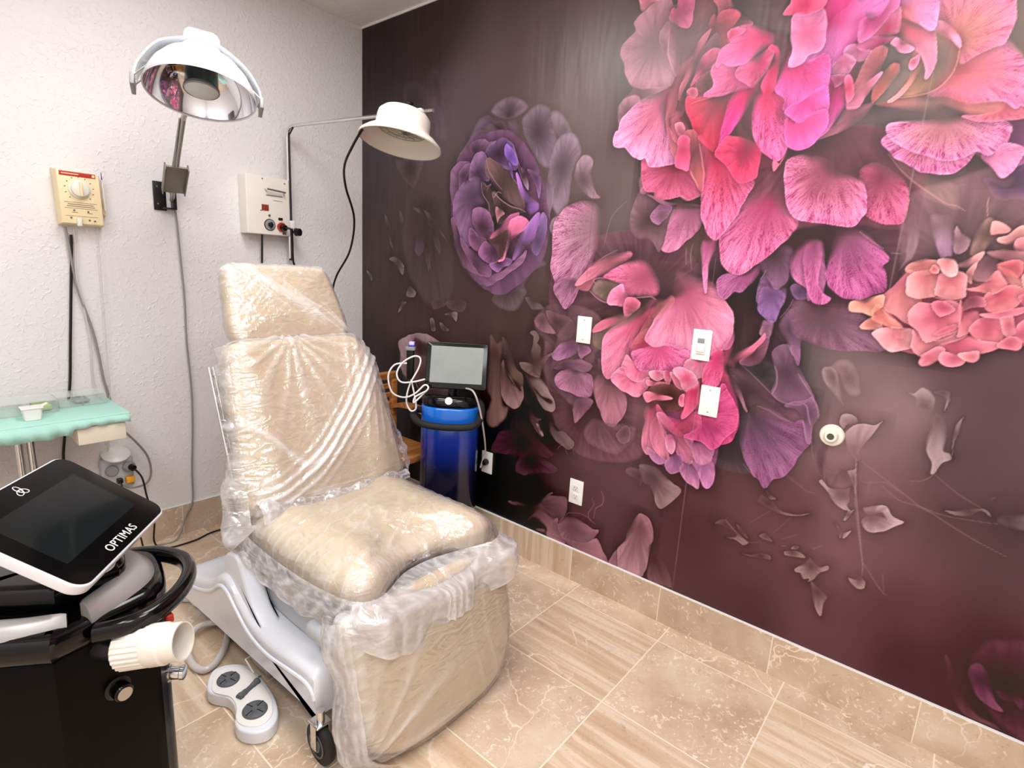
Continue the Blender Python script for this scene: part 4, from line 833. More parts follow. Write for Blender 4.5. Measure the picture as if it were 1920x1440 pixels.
P v2r2s1o100 b06a60 d2706a 2596,2030 2568,1967 2562,2005 2579,2038 2601,2067 2618,2064 2619,2041 2601,2005 2583,1977
S 2.9 f39a8c 2625,1970 2660,1970 2701,1974 2728,1989 2748,2020 2753,2055 2751,2088
P v1r4s0o100 e08676 f59aa4 2660,2048 2607,1965 2626,1983 2643,2010 2654,2038 2647,2048 2641,2057 2647,2080 2652,2096 2668,2076 2670,2047 2658,2014 2637,1982 2618,1963
P v1r4s0o100 ea7090 ffa0cc 2650,2062 2642,2054 2643,2069 2653,2073 2662,2080 2667,2067 2660,2048 2651,2040
P v2r4s0o100 f05c6c f98cb0 2615,2178 2555,2199 2589,2219 2612,2192 2648,2162 2682,2141 2692,2111 2698,2065 2697,2042 2690,2015 2684,2044 2667,2082 2642,2109 2613,2126 2599,2147 2586,2161
P v3r3s1o100 f080a4 fba0cc 2710,2124 2684,2143 2692,2158 2716,2142 2741,2112 2752,2083 2745,2087 2727,2107 2705,2122
P v5r4s0o100 f88ac0 ff9cdc 2619,2211 2519,2268 2664,2234 2683,2180 2686,2157 2682,2142 2666,2150 2624,2184 2589,2217 2568,2234
P v1r4s0o100 e0487c fb90b8 2574,2166 2507,2147 2546,2169 2574,2201 2589,2217 2600,2187 2600,2152 2593,2148 2572,2146 2538,2152
P v1r4s0o100 d8407c f880b4 2567,2127 2500,2132 2510,2147 2538,2150 2578,2142 2597,2138 2591,2131 2565,2121 2539,2111 2512,2119
P v1r4s0o100 e86c98 fb9cc4 2615,2115 2586,2126 2598,2135 2616,2120 2643,2100 2634,2091 2613,2095 2599,2112
P v1r3s0o100 e06898 ff98c8 2511,2122 2468,2118 2471,2136 2495,2138 2508,2123 2539,2111 2531,2089 2508,2091 2486,2103
P v1r4s0o100 e86c9c ff9ccc 2472,2093 2431,2065 2443,2092 2466,2115 2485,2109 2502,2091 2496,2076 2484,2057 2454,2055
P v1r4s0o100 e4508c ff80bc 2465,2044 2441,2061 2485,2054 2478,2036 2459,2023 2451,2040
P v1r2s1o100 6b464f 7d5058 2516,2073 2487,2059 2503,2087 2528,2092 2525,2071 2514,2018 2512,1994 2504,1988 2488,2034
P v2r2s1o100 a25a66 b86872 2566,2046 2509,2013 2520,2054 2531,2089 2545,2110 2565,2118 2584,2103 2571,2052 2554,2018 2530,1991 2507,1988
P v1r3s0o100 c6687c ef80a8 2533,2009 2501,1986 2522,2005 2552,2031 2575,2045 2560,2017 2547,1989 2532,1960 2503,1959
P v2r3s1o100 8a505f b06a7c 2527,1932 2432,1881 2471,1907 2495,1952 2505,1960 2535,1959 2568,1964 2551,1932 2520,1908 2486,1892 2451,1880
P v1r3s0o100 cf4484 f878b8 2531,2196 2502,2148 2499,2197 2518,2207 2538,2218 2553,2260 2584,2253 2589,2220 2573,2207 2555,2179 2532,2154 2511,2143
P v4r4s0o100 f070b8 ff88dc 2454,2206 2367,2137 2383,2159 2385,2184 2418,2211 2449,2240 2491,2269 2559,2259 2550,2215 2529,2205 2504,2204 2505,2181 2492,2153 2472,2133 2452,2106 2431,2069 2421,2032 2393,2010 2360,2015 2347,2102
P v3r4s0o100 f02c80 ff6cc8 2422,2025 2358,2028 2392,2017 2421,2032 2429,2063 2446,2047 2447,2022 2440,1991 2418,1968 2394,1958 2363,1949
P v3r4s0o100 e83884 ff74cc 2469,2003 2371,1941 2407,1956 2436,1979 2452,2012 2465,2025 2487,2000 2495,1971 2478,1941 2459,1908 2432,1881 2407,1874 2369,1867 2356,1909
P v1r3s0o100 d04468 ee6890 2494,2015 2480,2042 2491,2053 2507,2025 2512,1994 2500,1976 2491,1997
P v1r3s1o100 cc7488 ee94a8 1782,2416 1744,2433 1737,2449 1847,2423 1805,2407 1767,2390
P v2r3s2o100 7d585d aa7684 1831,2265 1683,2254 1687,2285 1715,2310 1742,2328 1733,2360 1763,2387 1822,2410 1874,2416 1902,2324 1924,2211 1931,2154 1911,2109 1849,2111 1755,2128 1716,2178 1706,2219
P v1r3s2o100 7b565b a06e7a 1785,2108 1747,2114 1759,2132 1830,2117 1884,2113 1903,2103 1842,2092 1762,2064 1716,2090
P v1r3s2o100 8c6470 b07c90 1735,2048 1698,2028 1698,2073 1729,2096 1777,2098 1801,2055 1730,2000 1712,1990
P v6r4s0o100 b84d66 ff9cc8 1908,2064 1693,1930 1696,1971 1708,1978 1719,2017 1772,2059 1843,2088 1903,2106 1913,2094 1904,2026 1922,1947 1957,1874 1960,1851 1957,1843 1900,1835 1858,1842 1840,1872 1813,1866 1772,1886 1749,1916 1719,1919
P v0r2s2o100 6d4648 9c6a76 1887,2236 1842,2300 1852,2313 1867,2331 1894,2322 1884,2291 1888,2224 1891,2202 1872,2212 1849,2261
S 2.5 e79ab0 1883,2299 1884,2255 1889,2217 1907,2177 1923,2152 1928,2140
P v1r2s2o100 6b4648 7b5054 1937,2245 1879,2336 1878,2380 1944,2386 2008,2384 2042,2363 2054,2326 2040,2315 2038,2271 1984,2200 1948,2155 1927,2140 1901,2193 1885,2255
P v2r2s1o100 a0446a c25c84 1912,2343 1882,2364 1888,2370 1905,2366 1909,2405 1959,2396 1967,2328 1959,2298 1929,2304 1902,2324 1883,2339
P v0r1s3o100 553f42 63484b 2137,2321 2050,2361 2094,2364 2275,2321 2269,2271 2304,2260 2309,2205 2256,2223 2181,2261 2139,2307
P v2r3s1o100 733a42 b05a68 2113,2279 2062,2324 2041,2370 2087,2362 2116,2315 2153,2284 2182,2258 2146,2252 2109,2256 2104,2213 2078,2204 2068,2219
P v2r3s1o100 8c3a48 c04a5c 2061,2273 2078,2204 2071,2226 2043,2263 2035,2296 2046,2317 2054,2298 2074,2321 2112,2316 2137,2294 2109,2259 2107,2219 2093,2208
P v1r3s1o100 944854 c06676 1951,2132 1906,2007 1906,2079 1924,2140 1945,2178 1984,2200 1974,2147 1956,2095 1952,2058 1940,2014 1920,2001 1920,1967 1961,1913 1973,1888 1960,1851 1930,1916 1913,1964
P v1r4s1o100 a24b58 ce6c80 1995,2176 1950,2073 1954,2110 1981,2193 2006,2245 2036,2271 2036,2261 2021,2221 2003,2175 1991,2141 1971,2107 1951,2062
P v0r1s1o100 532f35 6b3f46 2010,2123 1953,2050 1971,2103 1999,2147 2022,2214 2064,2255 2074,2208 2026,2185 2007,2145 1988,2101 1980,2069 1974,2018 1967,2003 1941,2007
P v3r4s0o100 a83c58 d85880 2026,2156 1988,2101 2001,2128 2022,2186 2055,2208 2083,2199 2080,2189 2065,2157 2033,2134 1999,2110
S 2.5 f08cac 1999,2114 2040,2136 2068,2163 2100,2158
P v2r4s0o100 8c3a48 c45a70 2011,2116 1978,2084 1989,2097 2011,2116 2060,2140 2067,2114 2078,2091 2058,2061 2011,2054 1989,2064
P v1r3s1o100 64383c 80484c 2045,2103 2012,2108 2052,2138 2066,2121 2079,2084 2050,2063 2015,2086
P v1r4s0o100 c44c6c e4708c 1999,2077 1978,2080 1989,2093 2011,2087 2018,2064 2002,2055
P v5r4s0o100 ee4c86 fb78ae 2165,2119 2042,2060 2071,2081 2075,2098 2060,2136 2077,2158 2123,2150 2174,2131 2212,2091 2197,2069 2165,2064 2110,2054
P v4r4s0o100 dc2f6c f46aa0 2220,2137 2147,2115 2162,2137 2211,2152 2249,2175 2259,2157 2251,2118 2234,2087 2209,2064 2185,2081 2160,2099
P v5r4s0o100 e02a68 fb6cae 2216,2214 2078,2151 2083,2196 2115,2214 2108,2236 2106,2253 2131,2258 2174,2259 2235,2227 2257,2190 2215,2175 2182,2150 2154,2141 2116,2148 2091,2163
P v2r4s0o100 cc2a54 ee5c90 2112,2235 2106,2222 2103,2247 2116,2258 2161,2252 2148,2238 2120,2230
P v1r1s1o100 56383c 6c4446 2155,2030 2084,2047 2151,2059 2201,2069 2253,2104 2264,2076 2239,2053 2226,1993 2221,1923 2252,1864 2205,1832 2135,1837 2116,1861 2091,1930
P v2r4s0o100 82404a e03c5c 2100,2045 1979,2039 1982,2065 2006,2054 2043,2053 2106,2055 2146,2042 2129,1998 2114,1935 2111,1873 2081,1886 2035,1928 2012,1976 1992,2008
S 2.9 f4786c 1993,2038 2020,2045 2060,2050 2083,2054
P v3r4s0o100 d01c58 f248a0 2203,2058 2122,1905 2122,1934 2131,1983 2142,2039 2172,2066 2230,2068 2213,2036 2190,1990 2166,1951 2137,1911 2117,1854 2112,1861
P v1r4s0o100 c41c4c ee4480 2270,2128 2238,2060 2249,2105 2263,2129 2266,2155 2246,2175 2255,2184 2279,2159 2287,2105 2284,2079 2282,2046 2263,2029
P v9r4s0o100 d8204c f874b4 2251,2064 2224,1983 2222,2021 2244,2065 2255,2087 2281,2050 2312,2022 2325,2007 2325,1973 2332,1932 2342,1877 2339,1843 2321,1823 2291,1840 2258,1871 2232,1922
P v5r4s0o100 e02060 ff64b4 2322,2138 2287,2056 2291,2078 2313,2108 2322,2138 2324,2170 2371,2110 2420,2121 2435,2024 2386,2011 2325,1980 2318,2008 2290,2038
P v2r4s0o100 f06a9c fb90c4 2358,2195 2317,2107 2321,2145 2311,2192 2306,2244 2317,2258 2379,2265 2405,2217 2403,2149 2368,2130 2355,2113
P v3r4s0o100 e8386c fb6890 2330,2277 2276,2266 2293,2291 2305,2313 2393,2293 2392,2263 2350,2250 2304,2260
P v2r4s0o100 ec3888 ff68c0 2372,2000 2326,1977 2386,2011 2434,2030 2445,1958 2397,1938 2365,1940 2335,1959
P v2r4s0o100 e03470 fb64b4 2363,1949 2330,1946 2365,1938 2396,1948 2445,1958 2447,1906 2410,1857 2378,1853 2344,1876
P v1r2s0o100 b44460 dd6c8c 2340,1856 2330,1809 2334,1826 2349,1866 2346,1842 2319,1792 2311,1800 2307,1824
P v2r3s1o100 a85060 d8748a 1968,1996 1923,1978 1924,2001 1948,2021 1982,1987 2005,1939 1994,1887 1995,1848 1977,1853 1972,1896 1942,1930
P v1r3s0o100 c8647c e8849c 1965,1951 1945,1976 1970,1977 1986,1956 1977,1926 1957,1944
P v1r3s1o100 8a4c54 c0646c 2034,1869 1984,1935 2020,1946 2040,1922 2060,1860 2078,1783 2076,1737 2037,1785 2014,1833
S 2.5 f49a8c 2045,1899 2061,1852 2080,1783
S 3.1 f0a090 2020,1813 2041,1781 2062,1751
P v2r3s0o100 cc4468 e86088 1986,1881 1965,1883 1968,1929 2002,1925 2014,1864 2016,1813 1990,1819 1962,1833
P v9r4s0o100 c62844 f07ca8 2131,1869 2085,1667 2081,1744 2073,1821 2044,1921 2063,1905 2107,1875 2167,1833 2251,1766 2236,1715 2207,1649 2175,1597 2151,1569 2134,1573 2100,1620
P v4r4s0o100 9c2c4c e8446c 2215,1862 2112,1859 2128,1891 2148,1911 2242,1880 2260,1858 2259,1787 2250,1769 2207,1759 2176,1792 2148,1827
P v6r3s0o100 aa5478 dc80ac 2133,1550 2099,1557 2124,1561 2151,1569 2149,1526 2135,1479 2140,1390 2138,1376 2122,1430 2107,1502
S 2 5f5050 1617,1300 1617,1900 1619,2690
S 2.2 92767c 2157,155 2157,900 2158,1500
S 2 a08a88 2700,1420 2701,1700 2701,2050"""
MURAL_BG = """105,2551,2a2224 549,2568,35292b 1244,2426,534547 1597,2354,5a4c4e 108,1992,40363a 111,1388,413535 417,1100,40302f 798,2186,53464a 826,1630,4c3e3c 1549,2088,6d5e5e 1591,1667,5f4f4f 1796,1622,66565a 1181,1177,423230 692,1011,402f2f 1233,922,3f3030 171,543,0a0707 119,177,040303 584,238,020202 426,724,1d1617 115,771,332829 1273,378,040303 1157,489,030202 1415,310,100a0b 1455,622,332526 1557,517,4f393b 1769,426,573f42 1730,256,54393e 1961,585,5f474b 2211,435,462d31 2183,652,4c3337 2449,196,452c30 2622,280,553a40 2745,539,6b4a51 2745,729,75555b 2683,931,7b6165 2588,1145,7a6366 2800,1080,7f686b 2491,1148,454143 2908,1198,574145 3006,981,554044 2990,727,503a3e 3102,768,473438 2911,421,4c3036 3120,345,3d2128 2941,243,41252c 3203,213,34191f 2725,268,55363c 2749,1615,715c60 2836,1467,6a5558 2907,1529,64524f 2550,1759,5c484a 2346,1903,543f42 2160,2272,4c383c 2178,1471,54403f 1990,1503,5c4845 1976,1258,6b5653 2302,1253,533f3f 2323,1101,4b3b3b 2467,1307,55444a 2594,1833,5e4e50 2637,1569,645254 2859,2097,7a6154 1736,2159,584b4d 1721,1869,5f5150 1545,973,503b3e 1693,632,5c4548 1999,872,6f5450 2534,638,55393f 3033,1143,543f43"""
def paint_mural(DATA, BG, step, U1, Z0, Z1):
    """numpy painting of the printed floral wallpaper, in wall millimetres (u along the wall, z up)"""
    nu=int(round(U1/step))+1; nz=int(round((Z1-Z0)/step))+1
    us=np.arange(nu)*step; zs=Z0+np.arange(nz)*step
    rng=np.random.RandomState(7)
    tab=rng.rand(64,64)
    def noise(x,y):
        xi=np.floor(x).astype(int); yi=np.floor(y).astype(int); fx=x-xi; fy=y-yi
        fx=fx*fx*(3-2*fx); fy=fy*fy*(3-2*fy)
        a=tab[xi&63,yi&63]; b=tab[(xi+1)&63,yi&63]; c=tab[xi&63,(yi+1)&63]; d=tab[(xi+1)&63,(yi+1)&63]
        return (a*(1-fx)+b*fx)*(1-fy)+(c*(1-fx)+d*fx)*fy
    hx=lambda h: np.array([int(h[i:i+2],16)/255. for i in (0,2,4)])
    # background: smooth blend of anchor colours, some lightened by painted-in wall glare
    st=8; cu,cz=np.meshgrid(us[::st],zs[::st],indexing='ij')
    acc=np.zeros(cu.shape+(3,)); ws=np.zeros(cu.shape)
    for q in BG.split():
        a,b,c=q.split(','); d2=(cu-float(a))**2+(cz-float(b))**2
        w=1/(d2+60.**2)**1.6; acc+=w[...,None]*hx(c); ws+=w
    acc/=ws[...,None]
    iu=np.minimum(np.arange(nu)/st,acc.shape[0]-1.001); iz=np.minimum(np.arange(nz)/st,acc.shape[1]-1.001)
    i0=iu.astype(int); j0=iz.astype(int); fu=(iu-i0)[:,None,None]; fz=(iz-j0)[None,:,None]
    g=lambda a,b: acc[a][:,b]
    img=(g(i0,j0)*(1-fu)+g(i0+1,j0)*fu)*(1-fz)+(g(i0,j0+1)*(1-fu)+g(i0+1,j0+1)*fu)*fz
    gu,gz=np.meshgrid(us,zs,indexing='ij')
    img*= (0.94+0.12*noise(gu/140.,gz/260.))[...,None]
    def smooth(P,closed,n=4):
        m=len(P); o=[]
        for i in range(m if closed else m-1):
            p0=P[(i-1)%m] if closed or i>0 else P[0]; p1=P[i]; p2=P[(i+1)%m]; p3=P[(i+2)%m] if closed or i<m-2 else P[-1]
            for k in range(n):
                t=k/n; t2=t*t; t3=t2*t
                o.append(p1+0.42*((p2-p0)*(t-2*t2+t3)+(p3-p1)*(t3-t2))+(p2-p1)*(3*t2-2*t3))
        if not closed: o.append(P[-1])
        return np.array(o)
    for k,ln in enumerate(DATA.strip().split('\n')):
        t=ln.split()
        if t[0]=='S':
            w=float(t[1])/2; col=hx(t[2]); P=smooth(np.array([[float(a) for a in q.split(',')] for q in t[3:]]),False)
            m=w+step*2; lo=P.min(0)-m; hi=P.max(0)+m
        else:
            o=t[1]; V=int(o[1]); RM=int(o[3]); SF=int(o[5]); OP=int(o[7:])/100.
            c0=hx(t[2]); c1=hx(t[3]); pts=np.array([[float(a) for a in q.split(',')] for q in t[4:]])
            b=pts[0]; P=smooth(pts[1:],True); m=30; lo=P.min(0)-m; hi=P.max(0)+m
        a0=max(0,int(lo[0]/step)); a1=min(nu,int(hi[0]/step)+2); b0=max(0,int((lo[1]-Z0)/step)); b1=min(nz,int((hi[1]-Z0)/step)+2)
        if a1<=a0 or b1<=b0: continue
        X=gu[a0:a1,b0:b1]; Y=gz[a0:a1,b0:b1]
        if t[0]=='P':   # slightly ragged petal outlines
            jx=(noise(X/30.+k,Y/30.)-.5)*6; jy=(noise(X/30.,Y/30.+k)-.5)*6
            X=X+jx; Y=Y+jy
        d2=np.full(X.shape,1e12); ins=np.zeros(X.shape,bool)
        closed=t[0]=='P'; n=len(P)
        for i in range(n if closed else n-1):
            x1,y1=P[i]; x2,y2=P[(i+1)%n]; dx=x2-x1; dy=y2-y1; L=dx*dx+dy*dy+1e-9
            s=np.clip(((X-x1)*dx+(Y-y1)*dy)/L,0,1); q=(X-x1-s*dx)**2+(Y-y1-s*dy)**2
            if closed:
                d2=np.minimum(d2,q)
                if abs(dy)>1e-9: ins^=((Y>min(y1,y2))&(Y<=max(y1,y2))&(X<x1+dx*(Y-y1)/dy))
            else:
                f=(i+.5)/(n-1); ww=w*(.35+.65*math.sin(math.pi*min(1,max(0,.12+.8*f)))); d2=np.minimum(d2,(np.sqrt(q)/ww*w)**2)
        D=np.sqrt(d2); C=img[a0:a1,b0:b1]
        if not closed:
            al=np.clip((w-D)/step*.7+.5,0,1)[...,None]*.85; img[a0:a1,b0:b1]=C*(1-al)+col*al; continue
        size=min(P.max(0)-P.min(0))
        gr=(min(4.5,size*.035) if OP>.95 and SF<2 else 0)
        sd=np.where(ins,D,-D)+gr
        sw={0:1.2,1:3.,2:7.,3:18.,4:34.}[SF]
        dx=X-b[0]; dy=Y-b[1]; r=np.hypot(dx,dy); rm=np.hypot(*(P-b).T).max()+1e-6
        foot=np.clip(1-r/(.62*rm),0,1)*(1. if SF<3 else 0.)*min(1.,size/45.)
        sw=np.maximum(2*step*.7,(sw if SF else 0))+foot*size*.30
        al=np.clip(sd/sw+(.5 if SF==0 else .25)*(1-foot),0,1); al=al*al*(3-2*al)
        sh=np.where(sd<0,.20*np.exp(sd/max(4,min(26,size*.22)))*(1-foot)+.20*np.exp(sd/2.6)*(1-foot),0.)*OP*(1 if SF<2 else .35)
        C=C*(1-sh*(sd<0))[...,None]
        ri=np.maximum(sd,0)
        tt=np.clip(.55*r/rm+.45*r/(r+ri*2.2+1),0,1); tt=np.clip(tt*1.22-.04,0,1); tt=tt*tt*(3-2*tt)*.5+tt*.5
        # veins run from the petal's foot to its rim: distance round a parallel-ish fan
        ang=np.arctan2(dy,dx); ref=math.atan2(*(P.mean(0)-b)[::-1]); ang=(ang-ref+math.pi)%(2*math.pi)-math.pi
        fan=ang*max(6.,rm*.30)+1.1*(noise(r/26.+k,ang*2+k)-.5)
        broad=(noise(fan*.16+k*3.1,r/rm*2.2+k)-.5)
        fine=noise(fan*1.1+k*1.7,r/30.+k*.37)*.55+noise(fan*2.5+9,r/13.)*.45
        vm=np.clip(.2+1.5*tt*(1-.45*tt),0,1)
        c0=c0*.86; c1=np.clip(c1*1.04,0,1)
        col=c0+(c1-c0)*tt[...,None]
        near=np.clip(r/(.45*rm),0,1)**1.5
        lum=1+.20*broad*near*min(1.,size/60)
        lum=lum-V*.060*np.clip(.56-fine,0,1)*vm*1.9*near
        edge=np.exp(-ri/2.1)
        lum=lum+RM*.034*edge-RM*.012*np.exp(-((ri-10)/7.)**2)*min(1,size/60.)
        hue=np.clip(1-lum,0,1)[...,None]*np.array([-.12,.55,.1])*V/9.
        col=col*lum[...,None]-hue*col*.9
        col=col+edge[...,None]*RM*.013
        aa=(al*OP)[...,None]
        img[a0:a1,b0:b1]=C*(1-aa)+col*aa
    return us,zs,np.clip(img,0,1)

MURAL_STEP = 2.8
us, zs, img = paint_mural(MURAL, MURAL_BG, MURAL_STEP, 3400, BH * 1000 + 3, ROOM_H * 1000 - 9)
def build_mural():
    nu, nz = len(us), len(zs)
    co = np.zeros((nu, nz, 3), np.float32); co[:, :, 1] = -us[:, None] / 1000.; co[:, :, 2] = zs[None, :] / 1000.
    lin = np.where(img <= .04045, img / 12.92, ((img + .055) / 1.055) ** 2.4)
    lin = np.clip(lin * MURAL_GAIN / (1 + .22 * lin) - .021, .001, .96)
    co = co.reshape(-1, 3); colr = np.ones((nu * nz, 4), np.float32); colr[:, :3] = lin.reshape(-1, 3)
    idx = np.arange(nu * nz).reshape(nu, nz)
    q = np.stack([idx[:-1, :-1], idx[:-1, 1:], idx[1:, 1:], idx[1:, :-1]], -1).reshape(-1, 4)
    # plain borders: below (behind the skirting), above, and on towards the camera side
    e = float(us[-1]) / 1000.; zb = float(zs[0]) / 1000.; zt = float(zs[-1]) / 1000.
    ex = np.array([(0, 0, 0), (0, -e, 0), (0, -e, zb), (0, 0, zb), (0, 0, zt), (0, -e, zt), (0, -e, ROOM_H), (0, 0, ROOM_H), (0, -e, 0), (0, YF, 0), (0, YF, ROOM_H), (0, -e, ROOM_H)], np.float32)
    n0 = len(co); co = np.vstack([co, ex]); dk = np.array([[.035, .018, .02, 1]] * 12, np.float32); colr = np.vstack([colr, dk])
    q = np.vstack([q, [[n0, n0 + 3, n0 + 2, n0 + 1], [n0 + 4, n0 + 7, n0 + 6, n0 + 5], [n0 + 8, n0 + 11, n0 + 10, n0 + 9]]])
    me = bpy.data.meshes.new('wall_right'); me.vertices.add(len(co)); me.vertices.foreach_set('co', co.ravel())
    me.loops.add(q.size); me.loops.foreach_set('vertex_index', q.ravel().astype(np.int32))
    me.polygons.add(len(q)); me.polygons.foreach_set('loop_start', np.arange(0, q.size, 4, dtype=np.int32))
    me.update(calc_edges=True)
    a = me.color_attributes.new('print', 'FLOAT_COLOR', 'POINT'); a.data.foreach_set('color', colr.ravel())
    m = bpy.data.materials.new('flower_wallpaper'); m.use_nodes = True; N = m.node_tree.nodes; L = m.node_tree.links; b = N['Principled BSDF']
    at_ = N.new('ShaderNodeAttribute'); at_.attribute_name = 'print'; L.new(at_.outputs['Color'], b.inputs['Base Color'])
    b.inputs['Roughness'].default_value = .33; b.inputs['Specular IOR Level'].default_value = .42
    geo = N.new('ShaderNodeNewGeometry'); mp = N.new('ShaderNodeMapping'); mp.inputs['Scale'].default_value = (1, 3.5, .6); L.new(geo.outputs['Position'], mp.inputs['Vector'])
    nz_ = N.new('ShaderNodeTexNoise'); nz_.inputs['Scale'].default_value = 2.2; nz_.inputs['Detail'].default_value = 3; L.new(mp.outputs[0], nz_.inputs['Vector'])
    bp = N.new('ShaderNodeBump'); bp.inputs['Strength'].default_value = .35; bp.inputs['Distance'].default_value = .02; L.new(nz_.outputs['Fac'], bp.inputs['Height']); L.new(bp.outputs[0], b.inputs['Normal'])
    me.materials.append(m); o = bpy.data.objects.new('wall_right', me); C_.objects.link(o); o['kind'] = 'structure'
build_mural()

# ------------------------------------------------------------------ ceiling troffers (behind and above the photographer)
M['diffuser'] = mat('diffuser', 'ffffff', .5, emit=('fff8f4', 3.0))
for i, (x, y) in enumerate(TROFFERS):
    t = thing('ceiling_light', (x, y, ROOM_H), 'white recessed ceiling light panel ' + ('in front of the mural over the treatment chair', 'over the side table and workstation', 'nearest the left wall and front wall corner', 'in front of the mural nearest the front wall')[i], 'light', 'ceiling light panels')
    fr = MB()
    for sx, sy, w, h in ((-.3, 0, .03, 1.24), (.3, 0, .03, 1.24), (0, -.605, .6, .03), (0, .605, .6, .03)): fr.box((x + sx, y + sy, ROOM_H - .012), (w, h, .022), bevel=.003)
    fr.build('frame', M['trim_white'], t)
    MB().box((x, y, ROOM_H - .008), (.575, 1.185, .010)).build('diffuser', M['diffuser'], t, smooth=False)

# ================================================================== treatment chair
chair = thing('treatment_chair', (-.94, -1.35, 0), 'beige padded treatment chair wrapped in clear plastic film in the middle of the floor', 'chair')
SIT = .52
# --- leaning frames: local x across the chair, y up the pad, z out of the front face
def lean(base, top, xc=-.945):
    b = Vector((xc, base[0], base[1])); t = Vector((xc, top[0], top[1])); y = (t - b).normalized(); x = Vector((1, 0, 0)); z = x.cross(y)
    if z.y > 0: z = -z
    return b, basis(x, y, z), (t - b).length
def put(b, R): return lambda p: b + R @ p
# backrest
bb, bR, bL = lean((-1.075, .49), (-.84, 1.080), -.925)
bw = .305; bwb = .338
back_out = [(-.95 * bwb, .02), (-bwb, .11), (-.322, .32), (-.300, bL - .10), (-.282, bL - .030), (-.235, bL), (0, bL + .008), (.215, bL), (.270, bL - .045), (.296, bL - .12), (.322, .32), (bwb, .11), (bwb * .95, .02), (bwb * .6, -.01), (0, -.015), (-bwb * .6, -.01)]
back_out = [(p.x, p.y) for p in spline([Vector((a, b, 0)) for a, b in back_out], 5, True)]
def back_shape(p, sc, fr):
    if fr:   # side bolsters and a shallow hollow for the back
        p.z += .018 * math.exp(-((abs(p.x) - .22) / .07) ** 2) * (1 if sc < 1 else .6)
    return p
v, f = cushion(back_out, .095, .035, .018, put(bb, bR), extra=back_shape); backrest = obj('backrest', v, f, M['leather'], chair)
# headrest
hb, hR, hL = lean((-.842, 1.072), (-.70, 1.352), -.930)
hw0, hw1 = .232, .215
head_out = [(-hw0 * .93, .0), (-hw0 - .004, .05), (-hw0, .14), (-hw1, hL - .055), (-hw1 * .93, hL - .012), (-hw1 * .78, hL), (0, hL + .004), (hw1 * .78, hL), (hw1 * .93, hL - .012), (hw1, hL - .055), (hw0, .14), (hw0 + .004, .05), (hw0 * .93, 0), (hw0 * .7, -.008), (0, -.010), (-hw0 * .7, -.008)]
head_out = [(p.x, p.y) for p in spline([Vector((a, b, 0)) for a, b in head_out], 5, True)]
v, f = cushion(head_out, .085, .034, .016, put(hb, hR)); headrest = obj('headrest', v, f, M['leather'], chair)
# seat: local x across, y towards the back, z up
sb = Vector((-.935, -1.40, .425)); sR = Matrix.Identity(3)
seat_out = [(-.300, .30), (-.315, .18), (-.318, -.05), (-.315, -.24), (-.285, -.315), (-.215, -.330), (-.15, -.292), (-.06, -.248), (.03, -.244), (.12, -.262), (.19, -.312), (.27, -.312), (.308, -.25), (.318, -.05), (.315, .18), (.300, .30), (.20, .325), (-.20, .325)]
seat_out = [(p.x, p.y) for p in spline([Vector((a, b, 0)) for a, b in seat_out], 4, True)]
def seat_shape(p, sc, fr):
    if fr:
        e = math.exp(-((abs(p.x) - .215) / .085) ** 2)
        p.z += .020 * e - .016 * math.exp(-(p.x / .13) ** 2) * math.exp(-((p.y + .22) / .14) ** 2) + .012 * math.exp(-((p.y + .18) / .1) ** 2) * e
    return p
v, f = cushion(seat_out, .105, .045, .030, put(sb, sR), extra=seat_shape); seat = obj('seat', v, f, M['leather'], chair)
# leg rest: hangs from the seat front; local x across, y up, z towards the viewer side (-y)
lb, lR, lL = lean((-1.800, .030), (-1.690, .445), -.975)
leg_out = [(-.215, .0), (-.285, .05), (-.318, .16), (-.322, .30), (-.315, lL - .05), (-.28, lL - .008), (0, lL), (.28, lL - .008), (.322, lL - .05), (.325, .28), (.312, .14), (.262, .035), (.17, -.02), (0, -.030), (-.13, -.022)]
leg_out = [(p.x, p.y) for p in spline([Vector((a, b, 0)) for a, b in leg_out], 5, True)]
v, f = cushion(leg_out, .085, .036, .022, put(lb, lR)); leg_rest = obj('leg_rest', v, f, M['leather'], chair)

